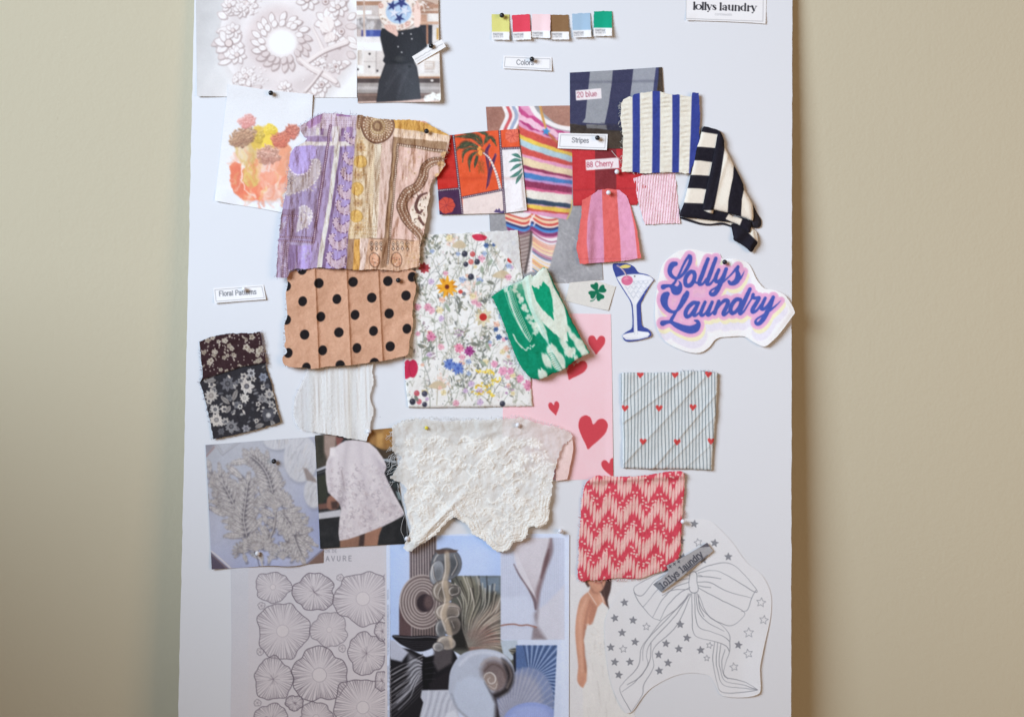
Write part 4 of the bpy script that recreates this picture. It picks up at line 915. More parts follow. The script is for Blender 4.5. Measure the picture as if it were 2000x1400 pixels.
# ------------------------------------------------------------------ lettering cutout, cocktail, clover, hearts, zigzag, bow
def logo_cutout():
    k = 6.362; z = lambda pts: Z(pts, 1275, 480, k)
    cv = Cv(1276, 482, 1556, 694, (232, 232, 238))
    ST = [  # centre lines (x, y, width) measured on the enlargement
     [(285, 225, 56), (240, 240, 72), (212, 300, 60), (218, 350, 54), (252, 390, 44), (305, 405, 36), (365, 365, 38), (420, 290, 46), (462, 205, 48), (468, 140, 44), (452, 125, 40)],
     [(452, 125, 36), (415, 175, 34), (375, 250, 30), (340, 330, 30), (300, 410, 30), (270, 460, 34), (240, 495, 40)],
     [(130, 512, 66), (160, 502, 50), (210, 498, 40), (250, 520, 66), (285, 558, 110), (318, 548, 92), (342, 500, 50), (340, 462, 26), (322, 440, 12)],
     [(510, 330, 52), (470, 325, 52), (425, 370, 52), (402, 430, 52), (415, 490, 54), (465, 490, 56), (505, 440, 54), (522, 370, 52), (510, 330, 52)],
     [(520, 440, 30), (548, 462, 26), (590, 420, 24)],
     [(686, 166, 46), (650, 260, 52), (610, 370, 56), (578, 450, 54), (585, 482, 42), (625, 470, 32), (665, 410, 26)],
     [(784, 158, 46), (746, 260, 52), (706, 370, 56), (675, 450, 54), (682, 482, 42), (722, 468, 32), (770, 400, 26)],
     [(820, 300, 42), (790, 370, 48), (778, 430, 50), (806, 448, 44), (850, 410, 38), (890, 340, 40), (912, 290, 46)],
     [(912, 290, 46), (880, 380, 54), (845, 460, 58), (808, 540, 60), (770, 595, 58), (732, 606, 50), (712, 586, 34), (730, 552, 26), (790, 516, 26), (860, 462, 28), (930, 400, 22), (985, 345, 24), (1030, 290, 34), (1060, 262, 36)],
     [(1058, 262, 40), (1048, 310, 46), (1060, 370, 66), (1045, 430, 74), (1005, 464, 60), (965, 468, 48), (945, 445, 38)],
     [(1040, 440, 40), (1085, 410, 30), (1115, 365, 18), (1136, 318, 6)],
     [(180, 600, 62), (150, 630, 96), (140, 690, 92), (160, 755, 66), (205, 805, 50), (262, 822, 36), (325, 785, 36), (375, 715, 42), (418, 640, 46), (434, 590, 42), (425, 575, 38)],
     [(425, 575, 34), (380, 630, 32), (345, 710, 30), (305, 790, 30), (265, 860, 38), (235, 910, 46), (225, 935, 44)],
     [(124, 962, 70), (170, 950, 50), (225, 948, 44), (290, 985, 66), (370, 1020, 82), (455, 1042, 98), (525, 1028, 100), (566, 980, 60), (556, 940, 42), (520, 928, 20)],
     [(550, 710, 46), (500, 712, 54), (440, 765, 54), (408, 830, 54), (420, 880, 50), (465, 865, 46), (515, 800, 46), (550, 740, 46)],
     [(566, 710, 46), (530, 790, 50), (508, 850, 50), (528, 870, 34), (575, 832, 24)],
     [(650, 700, 42), (615, 780, 48), (595, 840, 50), (615, 866, 40), (660, 832, 32), (700, 770, 32)],
     [(738, 700, 42), (705, 780, 50), (682, 848, 50), (700, 862, 36), (750, 820, 24), (800, 750, 26)],
     [(820, 690, 44), (795, 760, 50), (768, 840, 50)], [(770, 830, 26), (830, 740, 30), (890, 682, 48), (935, 690, 50), (915, 760, 52), (880, 830, 54), (885, 858, 42), (930, 830, 28), (975, 770, 22)],
     [(1090, 670, 46), (1040, 668, 54), (990, 720, 54), (965, 790, 54), (985, 838, 50), (1035, 815, 46), (1080, 750, 44), (1100, 690, 44)],
     [(1208, 538, 46), (1170, 620, 54), (1125, 720, 56), (1085, 810, 54), (1088, 845, 42), (1130, 815, 28), (1180, 735, 22), (1225, 660, 26), (1245, 612, 42)],
     [(1248, 608, 44), (1240, 645, 40), (1290, 650, 44), (1322, 650, 44), (1285, 715, 52), (1240, 790, 54), (1245, 825, 46), (1295, 800, 32), (1345, 730, 28)],
     [(1398, 650, 40), (1365, 720, 46), (1348, 775, 48), (1375, 788, 42), (1425, 745, 36), (1470, 680, 38), (1496, 640, 44)],
     [(1496, 640, 44), (1465, 730, 54), (1425, 815, 58), (1380, 900, 60), (1335, 955, 56), (1298, 970, 48), (1276, 945, 34), (1296, 908, 26), (1360, 868, 26), (1440, 815, 32), (1510, 760, 24), (1560, 715, 14), (1592, 680, 5)],
    ]
    def lay(dw, dx, dy, col, soft=1.0):
        for s in ST:
            p = np.array([(1275 + a / k + dx, 480 + b / k + dy) for a, b, w in s]); cv.stroke(p, [w / k + dw for a, b, w in s], col, 1, 5, soft)
    lay(18, 4, 20, (220, 218, 236), 3); lay(13, 3, 8.5, (230, 226, 190), 1.4)
    lay(14.5, 0, 0, (226, 172, 210))
    cv.poly(z([(230, 280), (420, 130), (600, 300), (840, 300), (1060, 300), (1000, 480), (860, 560), (760, 640), (1150, 640), (1480, 680), (1400, 850), (1100, 870), (500, 880), (300, 930), (220, 880), (140, 700), (240, 560), (200, 420)]), (222, 164, 206), .85, 5)
    lay(8, 0, 0, (220, 162, 206), 2.5)
    lay(0, 0, 0, (62, 84, 178))
    cv.mott(3, 4, 3, 2); cv.grain(2.4, 7)
    out = spl(z([(100, 290), (130, 220), (190, 150), (300, 75), (380, 50), (450, 42), (540, 50), (620, 75), (760, 85), (830, 100), (870, 165), (1000, 160), (1165, 205), (1230, 290), (1290, 420), (1385, 530), (1480, 545), (1620, 600), (1700, 690), (1762, 815), (1740, 870), (1600, 1060), (1500, 1170), (1390, 1250), (1260, 1200), (1130, 1125), (950, 1130), (830, 1140), (760, 1180), (700, 1260), (580, 1330), (400, 1310), (200, 1220), (110, 1130), (60, 1030), (30, 900), (30, 740), (40, 600), (65, 430)]), 3, True)
    def h(X, Y, d):
        u = np.clip((X - 1415) / 135, -1, 1); 
        return 5.5 * sstep(1440, 1545, X) + 2.2 * sstep(590, 690, Y) + 3.2 * sstep(1300, 1280, X) * sstep(540, 660, Y) * .4 - .8 * sstep(10, 0, d) * sstep(1480, 1550, X) + 2.4 * np.exp(-((X - 1455 - .4 * (Y - 560)) / 16) ** 2) * sstep(560, 500, Y)
    sheet('lettering_cutout', out, cv, .7, h, M_PAPER, 1.2, .3, 'white paper cutout with pink and blue script lettering, overhanging the board edge', 'paper cutout', 'paper cutouts')
logo_cutout()

def cocktail_cutout():
    z = lambda pts: Z(pts, 1185, 505, 8); rng = random.Random(1)
    cv = Cv(1192, 508, 1282, 672, (54, 70, 152)); cv.mott(4, 4, 2, 2)
    GL_ = (222, 226, 236)
    cv.poly(z([(150, 295), (290, 255), (420, 245), (560, 250), (680, 280), (735, 330), (700, 375), (600, 500), (480, 690), (465, 725), (470, 900), (480, 1130), (560, 1140), (650, 1150), (675, 1180), (640, 1225), (500, 1260), (380, 1270), (300, 1265), (240, 1215), (250, 1190), (330, 1165), (425, 1150), (420, 900), (405, 720), (380, 660), (260, 470)]), GL_)
    cv.stroke(z([(160, 300), (300, 345), (450, 355), (600, 345), (715, 335)]), .8, (176, 184, 204), .9, 5); cv.stroke(z([(150, 295), (290, 255), (420, 246), (560, 250), (690, 285)]), .8, (186, 194, 212), .9, 4)
    for k in range(5):
        for sgn in (1, -1):
            a = 420 + 75 * k; cv.stroke(z([(a - sgn * 10, 360), (a + sgn * (150 - 20 * abs(k - 2)), 360 + 240)]), .8, (184, 192, 208), .7)
    for yy, xs in ((395, (455, 535, 610)), (470, (330, 420, 505, 590)), (545, (370, 460, 540)), (610, (420, 500))):
        for x in xs: cv.stroke(z([(x - 38, yy - 36), (x, yy + 8), (x + 36, yy - 40)]), 1, (178, 186, 204), .9)
    cv.stroke(z([(285, 430), (420, 640)]), 1, (190, 198, 214), .8); cv.stroke(z([(445, 720), (450, 1150)]), 1.4, (206, 212, 226), .9); cv.stroke(z([(428, 720), (436, 1150)]), .9, (196, 204, 220), .8)
    cv.stroke(z([(250, 1230), (380, 1250), (520, 1240), (650, 1200)]), 1, (186, 194, 214), .9, 5); cv.stroke(z([(430, 1150), (436, 1182)]), .9, (170, 178, 198), .8); cv.stroke(z([(480, 1140), (484, 1180)]), .9, (170, 178, 198), .8)
    cv.ell(1185 + 318 / 8, 505 + 342 / 8, 11.3, 9.6, (214, 104, 146)); cv.ell(1185 + 300 / 8, 505 + 320 / 8, 5, 3, (234, 160, 186), -.3, .6, 2); cv.stroke(z([(250, 350), (310, 330), (380, 350)]), 1, (186, 70, 120), .6, 4)
    cv.stroke(z([(165, 112), (215, 140), (270, 200), (312, 275)]), 2.6, (210, 196, 206), 1, 5); cv.stroke(z([(165, 112), (220, 138), (280, 200), (318, 272)]), 1, (120, 74, 92), .9, 5)
    cv.poly(z([(205, 135), (240, 108), (310, 95), (378, 118), (340, 145), (280, 152), (235, 148)]), (222, 206, 110), 1, 1, 3); cv.stroke(z([(230, 130), (300, 122), (365, 120)]), .7, (190, 176, 90), .8)
    cv.ell(1185 + 437 / 8, 505 + 278 / 8, 1.4, 1.4, (70, 60, 60))
    cv.grain(2, 5)
    out = spl(z([(100, 82), (180, 74), (300, 75), (380, 100), (435, 135), (490, 212), (560, 232), (640, 252), (700, 295), (738, 335), (700, 380), (610, 540), (560, 650), (532, 720), (540, 900), (552, 1045), (620, 1085), (670, 1120), (700, 1195), (640, 1235), (520, 1272), (420, 1290), (298, 1292), (245, 1225), (255, 1185), (330, 1130), (395, 1080), (400, 900), (378, 700), (300, 560), (200, 400), (148, 300), (118, 220), (95, 150)]), 3, True)
    sheet('cocktail_cutout', out, cv, .5, lambda X, Y, d: 1.6 * sstep(1240, 1278, X) + 1.2 * sstep(600, 668, Y), M_PAPER, 1.0, .3, 'paper cutout of a cocktail glass with a cherry on a blue ground', 'paper cutout', 'paper cutouts')
cocktail_cutout()

def clover_card():
    z = lambda pts: Z(pts, 1090, 520, 14)
    cv = Cv(1096, 528, 1208, 612, (210, 209, 206)); cv.mott(3, 3, 3, 2)
    G = (0, 108, 76)
    for q in ([(1060, 690), (980, 640), (900, 570), (885, 510), (940, 490), (985, 490), (1010, 455), (1060, 448), (1095, 490), (1100, 560), (1085, 660)], [(1080, 680), (1110, 620), (1150, 550), (1210, 510), (1260, 525), (1280, 600), (1325, 650), (1300, 700), (1240, 722), (1140, 715)],
              [(1060, 690), (1000, 675), (900, 672), (835, 700), (830, 745), (875, 790), (885, 850), (930, 890), (985, 870), (1030, 790)], [(1060, 700), (1045, 800), (1050, 880), (1085, 945), (1130, 945), (1180, 900), (1240, 885), (1268, 840), (1240, 790), (1150, 740)]): cv.poly(z(q), G, 1, 1, 4)
    cv.ell(1165.8, 569.6, 3.6, 3.6, G)
    cv.stroke(z([(1040, 830), (1010, 890), (960, 935), (893, 952)]), [1, 1.4, 1.8, 2.2], (30, 110, 84), 1, 5)
    cv.grain(2, 4)
    sheet('clover_card', [(1117, 533.5), (1160, 546.6), (1202.5, 559.6), (1195, 583), (1188, 606.4), (1150, 599), (1104, 587.5)], cv, .55, lambda X, Y, d: .7 * sstep(1150, 1190, X) * sstep(560, 600, Y) + .25, M_PAPER, 1.0, .5, 'small off white card with a green four leaf clover, right of the green cloth', 'card')
clover_card()

def hearts_paper():
    cv = Cv(974, 606, 1204, 944, (238, 194, 206)); RD = (206, 62, 76)
    cv.mott(1.5, 30, 2)
    for cx, cy, w, h_, r in ((1165, 674, 33, 37, 2), (1121, 721, 42, 46, 26), (1083, 798, 21, 27, -12), (1155, 846, 56, 64, 12), (1192, 914, 30, 36, -14), (1040, 880, 34, 38, -10), (1020, 690, 30, 34, 10)):
        cv.poly(spl(heart(cx, cy, w, h_, r), 5, True), RD)
    cv.grain(1.6, 3)
    sheet('hearts_paper', [(985, 612), (1100, 612), (1193, 613.5), (1195, 720), (1198, 934), (1107, 937.5), (980, 930)], cv, .3, lambda X, Y, d: .6 * sstep(1180, 1197, X) * (.3 + .7 * sstep(700, 900, Y)), M_PAPER, 1.4, .25, 'pink paper printed with red hearts, behind the green cloth and the lace', 'wrapping paper')
hearts_paper()

def heart_stripe_cloth():
    z = lambda pts: Z(pts, 1080, 470, 2.916)
    cv = Cv(1204, 716, 1410, 926, (204, 212, 217)); cv.mott(2.5, 12, 3, 2)
    for k in range(30):
        x = 1080 + (384 + 19.3 * k) / 2.916; tilt = (k - 14) * .05
        cv.stroke([(x + .6 * math.sin(y / 23 + k) + tilt * (y - 820) / 60 + (y - 720) * .012, y) for y in range(714, 930, 12)], 1.3, (78, 94, 106), .95)
    for x, y in ((497, 765), (695, 765), (885, 762), (410, 955), (604, 955), (797, 950), (513, 1145), (707, 1148), (900, 1143)): cv.poly(spl(heart(1080 + x / 2.916, 470 + y / 2.916, 13, 12.5, 4), 4, True), (204, 66, 66))
    cv.grain(2.2, 3)
    cr_ = [((395, 1040), (765, 770), 7), ((400, 1275), (845, 800), 9), ((570, 1300), (925, 880), 7), ((640, 1295), (915, 1010), 5), ((395, 920), (560, 790), 4), ((760, 1290), (915, 1150), 4)]
    def h(X, Y, d):
        r = 2.2 * np.sqrt(np.clip(1 - (1 - np.clip(d / 6, 0, 1)) ** 2, 0, 1)) - 2
        for k, (a, b, w) in enumerate(cr_):
            (ax, ay), (bx, by) = z([a, b]); L = math.hypot(bx - ax, by - ay); s = ((X - ax) * -(by - ay) + (Y - ay) * (bx - ax)) / L
            r = r + (1.7 if k % 2 == 0 else 1.4) * (w / 9) * np.where(s < 0, np.exp(s / (w * 1.6)), np.exp(-s / (w * .35)))
        return r + 1.2 * sstep(1230, 1215, X) * 0 + 1.6 * sstep(1360, 1400, X) + .5 * fbm(X, Y, 30, 6, 2)
    out = z([(400, 750), (560, 752), (700, 750), (760, 740), (830, 742), (940, 752), (934, 900), (928, 1000), (916, 1150), (905, 1307), (800, 1300), (700, 1299), (550, 1300), (398, 1294), (396, 1150), (395, 1040), (388, 900), (385, 760)])
    o = sheet('fabric_swatch', rough(out, .4, 4, 3), cv, 4.2, h, M_COTTON, 1.1, .8, 'folded pale cloth with thin dark stripes and tiny red hearts', 'fabric swatch', 'fabric swatches')
    threads('frayed_threads', fray_paths(z([(740, 744), (940, 752)]), 26, 5, 4, 3), plain('grey_yarn', (.45, .45, .46), .9, .1), .0002, o)
heart_stripe_cloth()

def zigzag_cloth():
    z = lambda pts: Z(pts, 1100, 900, 2.8); rng = random.Random(17)
    cv = Cv(1122, 914, 1346, 1138, (214, 68, 88)); PKB = (228, 184, 180)
    cv.mott(4, 6, 3, 2)
    for row in range(-2, 6):
        for k in range(-2, 40):
            x = 70 + 16.6 * k + rng.uniform(-1.5, 1.5); ph = ((x + row * 12) / 133.0) % 1.0; tri = 1 - abs(2 * ph - 1)
            y = 60 + row * 160 + .1 * (x - 300) + 104 * tri + rng.uniform(-9, 9); l = rng.uniform(44, 60)
            cv.stroke(z([(x - 4, y + l), (x - 1, y + l * .45), (x + 1, y - l * .45), (x + 4, y - l)]), [.6, 4.9, 4.9, .6], PKB, 1, 5)
            for j in range(3):
                if rng.random() < .5:
                    u, v = x + rng.uniform(-6, 6), y + 74 + 17 * j + rng.uniform(-4, 4)
                    cv.ell(1100 + u / 2.8, 900 + v / 2.8, 2.3, 1.8, (230, 192, 188), rng.uniform(-.5, .5), 1)
    cv.mott(3, 3, 8, 2); cv.grain(3, 5)
    def h(X, Y, d):
        roll = 3.0 * np.exp(-((Y - 934 + .055 * (X - 1230)) / 7) ** 2)
        return roll + 1.0 * np.sqrt(np.clip(d / 8, 0, 1)) + .7 * fbm(X, Y, 24, 3, 2) + .5 * np.sin(X / 11 + Y / 60) * sstep(975, 940, Y) + 1.5 * sstep(1300, 1336, X) + .8 * sstep(1080, 1130, Y)
    out = rough(spl(z([(122, 125), (148, 100), (190, 78), (300, 86), (430, 80), (545, 62), (600, 56), (658, 62), (664, 140), (652, 300), (644, 430), (636, 520), (600, 560), (560, 596), (500, 615), (420, 642), (300, 640), (215, 650), (150, 652), (84, 648), (84, 530), (92, 330), (104, 200)]), 3, True), .6, 3, 5)
    o = sheet('fabric_swatch', out, cv, 2.6, h, M_CREPE, 1.05, .9, 'red cloth with a pale pink zigzag print and a rolled top edge', 'fabric swatch', 'fabric swatches')
    threads('frayed_threads', [fray_paths(z([(84, 648), (84, 530), (92, 330), (104, 200), (122, 125)]), 40, 4, 2.6, 7), fray_paths(z([(664, 62), (660, 300), (636, 530)]), 40, 4, 3.4, 9), fray_paths(z([(420, 642), (215, 652), (84, 650)]), 30, 4, 2.8, 5)], plain('pink_yarn', (.66, .36, .34), .9, .1), .0002, o)
zigzag_cloth()

def dress_photo():
    z = lambda pts: Z(pts, 1100, 900, 2.8); rng = random.Random(4)
    cv = Cv(1108, 1118, 1242, 1412, (218, 221, 229))
    SK, SKD = (206, 150, 126), (176, 118, 98)
    cv.poly(z([(186, 630), (258, 630), (260, 700), (243, 760), (252, 812), (228, 800), (205, 770), (192, 720)]), (74, 54, 52), 1, 1.4, 3); cv.poly(z([(118, 630), (140, 630), (150, 680), (135, 690), (122, 670)]), (92, 66, 60), 1, 1.6)
    cv.poly(z([(128, 630), (228, 630), (226, 680), (205, 712), (185, 715), (178, 780), (140, 720), (150, 690), (132, 660)]), SK, 1, 1.4, 3); cv.stroke(z([(175, 664), (195, 668), (214, 660)]), 1.4, (186, 92, 92), .9, 4); cv.stroke(z([(150, 690), (178, 720), (190, 712)]), 1, SKD, .7, 4)
    cv.poly(z([(150, 715), (205, 720), (240, 800), (240, 860), (180, 850), (150, 905), (128, 900)]), SK, 1, 1.6, 3)
    cv.poly(z([(110, 735), (150, 712), (158, 760), (150, 830), (130, 900), (120, 960), (118, 1050), (126, 1100), (132, 1160), (128, 1220), (118, 1242), (90, 1226), (76, 1190), (82, 1120), (74, 1040), (66, 940), (72, 850), (88, 770)]), SK, 1, 1.4, 4)
    cv.poly(z([(150, 770), (184, 800), (184, 850), (150, 905), (140, 880)]), SKD, .7, 4, 3)
    cv.stroke(z([(128, 750), (98, 830), (92, 940), (98, 1050), (104, 1150)]), [5, 6, 6, 5, 4], (224, 178, 156), .6, 5, 6); cv.stroke(z([(150, 760), (128, 840), (116, 950), (116, 1050), (124, 1150)]), [3, 4, 4, 3, 3], (150, 98, 82), .5, 5, 4); cv.stroke(z([(150, 690), (165, 715), (188, 722)]), [3, 5, 3], (156, 104, 88), .6, 4, 4); cv.stroke(z([(196, 740), (212, 800), (222, 850)]), [3, 5, 3], (224, 180, 160), .5, 4, 5); cv.stroke(z([(200, 640), (220, 700), (232, 790)]), 2, (116, 88, 82), .5, 4, 2)
    for k in range(3): cv.stroke(z([(92 + 9 * k, 1180), (94 + 9 * k, 1225)]), .8, SKD, .7)
    cv.poly(z([(188, 800), (215, 770), (245, 800), (300, 900), (330, 1100), (390, 1420), (110, 1440), (108, 1240), (128, 1200), (132, 1100), (112, 980), (130, 900), (160, 890)]), (221, 223, 226), 1, 1.6)
    cv.stroke(z([(138, 718), (160, 750), (182, 785)]), 1.2, (232, 230, 228), 1, 3); cv.stroke(z([(204, 720), (222, 770)]), 1.2, (232, 230, 228), 1)
    for k in range(34):
        x = rng.uniform(115, 330); y = rng.uniform(900, 1360); cv.stroke(z([(x, y), (x + rng.uniform(-6, 16), y + rng.uniform(30, 110))]), rng.uniform(.8, 3), rng.choice([(204, 203, 204), (234, 235, 238), (196, 195, 196)]), .5, 0, 2)
    for k in range(60): cv.ell(1100 + rng.uniform(120, 240) / 2.8, 900 + rng.uniform(880, 1060) / 2.8, 1.3, 1.3, rng.choice([(208, 204, 200), (238, 236, 234)]), a=.6)
    cv.photo(14, .9, 6); cv.grain(2.4, 4)
    sheet('photo_print', [(1114, 1122), (1236, 1122), (1240, 1408), (1113, 1408)], cv, .3, None, M_PHOTO, 1.3, .25, 'printed photo of a person in a white strappy dress beside the bow drawing', 'photo')
dress_photo()

def bow_drawing():
    z = lambda pts: Z(pts, 1100, 900, 2.8); rng = random.Random(6)
    cv = Cv(1176, 1006, 1512, 1396, (217, 221, 230)); cv.mott(1.5, 40, 2)
    PN = (108, 112, 124)
    def pl(pts, w=.95, a=.9): 
        p = spl(z(pts), 6); p = p + np.column_stack([lattice(p[:, 0], p[:, 1], 9, 3), lattice(p[:, 0], p[:, 1], 9, 4)]) * .5
        cv.stroke(p, w * (1 + .25 * np.sin(np.arange(len(p)) / 4.0)), PN, a)
    pl([(694, 612), (712, 604), (728, 616), (732, 660), (738, 700), (726, 718), (700, 716), (688, 690), (690, 640), (694, 612)], 1.2)
    for q in ([(640, 598), (575, 600), (470, 640), (400, 680), (386, 710), (410, 736), (440, 728), (500, 655), (560, 620)], [(386, 716), (405, 755), (435, 797), (490, 856), (530, 872)], [(690, 640), (620, 655), (530, 690), (470, 760), (436, 797)], [(690, 660), (610, 690), (540, 760), (490, 855)], [(692, 690), (640, 720), (570, 790), (530, 870)], [(690, 700), (600, 705), (540, 735)], [(690, 625), (650, 610)],
              [(722, 606), (800, 570), (890, 555), (960, 590), (1055, 698), (1044, 714), (960, 662), (860, 606), (800, 598), (735, 612)], [(1055, 704), (1030, 750), (1008, 812), (975, 822)], [(738, 692), (850, 752), (972, 812), (990, 845), (922, 898), (850, 880), (790, 840), (745, 740)], [(736, 662), (800, 662), (900, 712), (1030, 748)], [(734, 632), (800, 632), (862, 642)], [(738, 680), (780, 688), (808, 692)], [(734, 622), (760, 628)],
              [(732, 722), (756, 800), (800, 850), (860, 890), (905, 940), (912, 985), (908, 1045), (890, 1100), (878, 1150), (890, 1182), (950, 1195), (1010, 1215), (1062, 1250)], [(704, 722), (706, 850), (710, 930), (740, 965), (830, 985), (890, 1010), (908, 1040)], [(718, 722), (724, 850), (745, 910), (820, 935), (880, 960), (910, 985)], [(740, 730), (745, 800), (770, 850)], [(726, 722), (738, 820), (790, 880), (880, 930)],
              [(830, 986), (818, 1060), (822, 1120), (842, 1210), (868, 1262), (960, 1266), (1062, 1252)], [(846, 990), (836, 1080), (848, 1160), (880, 1226), (980, 1240), (1062, 1250)], [(862, 1000), (852, 1080), (862, 1150), (892, 1205), (980, 1222), (1055, 1248)], [(884, 1030), (868, 1090), (872, 1150), (900, 1190)],
              [(686, 724), (640, 790), (540, 870), (470, 960), (428, 1020), (415, 1110), (380, 1160), (330, 1210), (310, 1256), (372, 1370)], [(692, 726), (600, 860), (480, 990), (455, 1060), (462, 1110), (420, 1180), (350, 1222)], [(700, 726), (620, 900), (510, 1005), (488, 1060), (492, 1130), (440, 1220), (432, 1280), (376, 1366)], [(696, 724), (580, 850), (450, 990), (434, 1090)], [(480, 990), (470, 1100), (400, 1200), (320, 1260)]): pl(q)
    for x, y in ((717, 343), (828, 448), (903, 523), (335, 773), (282, 858), (382, 870), (322, 938), (393, 988), (260, 1018), (282, 1098), (365, 1097), (304, 1168), (562, 997), (632, 1026), (522, 1058), (573, 1103), (525, 1146), (640, 893), (677, 966), (752, 1033), (958, 1005), (645, 435), (655, 525), (765, 540)):
        q = star(1100 + x / 2.8, 900 + y / 2.8, 7.6 if y > 1 else 7, rng.uniform(-14, 14), .44); cv.poly(q, (132, 136, 148)); cv.stroke(q + [q[0]], .9, (104, 108, 120), .9)
    for x, y, r in ((738, 445, 8), (1082, 772, 9.5), (1097, 868, 9), (1015, 938, 10), (1012, 1052, 9), (934, 1125, 8.5), (455, 905, 7.5), (328, 1027, 7.5), (800, 1007, 6.5), (785, 1077, 6)):
        q = star(1100 + x / 2.8, 900 + y / 2.8, r, rng.uniform(-14, 14), .46); cv.stroke(q + [q[0]], 1, (120, 124, 136), .9)
    cv.grain(1.5, 8)
    out = spl(z([(640, 330), (700, 316), (800, 325), (870, 385), (930, 450), (1000, 550), (1080, 615), (1120, 680), (1137, 740), (1138, 820), (1125, 900), (1106, 980), (1085, 1080), (1076, 1140), (1080, 1240), (1062, 1276), (980, 1292), (870, 1282), (835, 1230), (800, 1175), (720, 1158), (640, 1165), (560, 1195), (470, 1250), (420, 1310), (374, 1372), (330, 1362), (270, 1240), (240, 1100), (226, 950), (235, 850), (290, 740), (370, 650), (450, 600), (560, 480)]), 3, True)
    sheet('bow_drawing', out, cv, .75, lambda X, Y, d: 2.6 * sstep(1440, 1500, X) * sstep(1180, 1330, Y) + 1.0 * sstep(1330, 1380, Y) + .5 * sstep(1220, 1180, X), M_PAPER, 1.15, .3, 'cut out pencil drawing of a ribbon bow surrounded by small stars', 'drawing')
bow_drawing()

def woven_label():
    z = lambda pts: Z(pts, 1260, 1040, 10.767)
    cv = Cv(1270, 1054, 1398, 1162, (162, 163, 170))
    cv.poly(z([(150, 1085), (240, 1020), (430, 1190), (345, 1260)]), (120, 123, 133), 1, 5)
    cv.poly(z([(1305, 200), (1365, 288), (1150, 310)]), (92, 90, 102), 1, 1.2); cv.poly(z([(860, 790), (1310, 455), (1330, 490), (880, 840)]), (96, 96, 108), .8, 2)
    cv.mott(4, 3, 3, 2)
    T = {'l': (.46, [[(.05, .95), (.23, 1), (.23, .03)], [(.02, 0), (.44, 0)]])}
    rot = -39.2; c, n = math.cos(math.radians(rot)), math.sin(math.radians(rot)); x, y = 1260 + 372 / 10.767, 1040 + 1178 / 10.767; u = 0; cap = 12.6
    for ch in 'lollys laundry':
        adv, st = T.get(ch, GL[ch]); 
        for q in st:
            p = [((u + a) * cap, -b * cap) for a, b in q]; cv.stroke([(x + c * a - n * b, y + n * a + c * b) for a, b in p], 2.3, (74, 76, 88), 1)
        if ch in 'lruand':
            for a in (.1, .45): cv.stroke([(x + c * (u + a - .1) * cap, y + n * (u + a - .1) * cap), (x + c * (u + a + .1) * cap, y + n * (u + a + .1) * cap)], 1.4, (74, 76, 88), 1)
        u += adv * 1.06 + .06
    for a, b in ((528, 706), (615, 655), (706, 605)):
        for d in (-1, 1): cv.stroke(z([(a - 22, b - 22 * d), (a + 22, b + 22 * d)]), 1.5, (70, 72, 84), 1)
    cv.grain(3, 3)
    out = z([(165, 1085), (330, 965), (500, 812), (446, 690), (620, 600), (800, 508), (1150, 300), (1305, 205), (1430, 378), (1310, 487), (1100, 655), (880, 835), (620, 1040), (345, 1252)])
    sheet('woven_label', out, cv, 4.6, lambda X, Y, d: 1.2 * np.sin((X - Y) / 26) - 2.6 * sstep(1300, 1276, X), M_COTTON, .9, .5, 'grey woven label reading lollys laundry, laid slantwise over the bow drawing', 'fabric label')
woven_label()
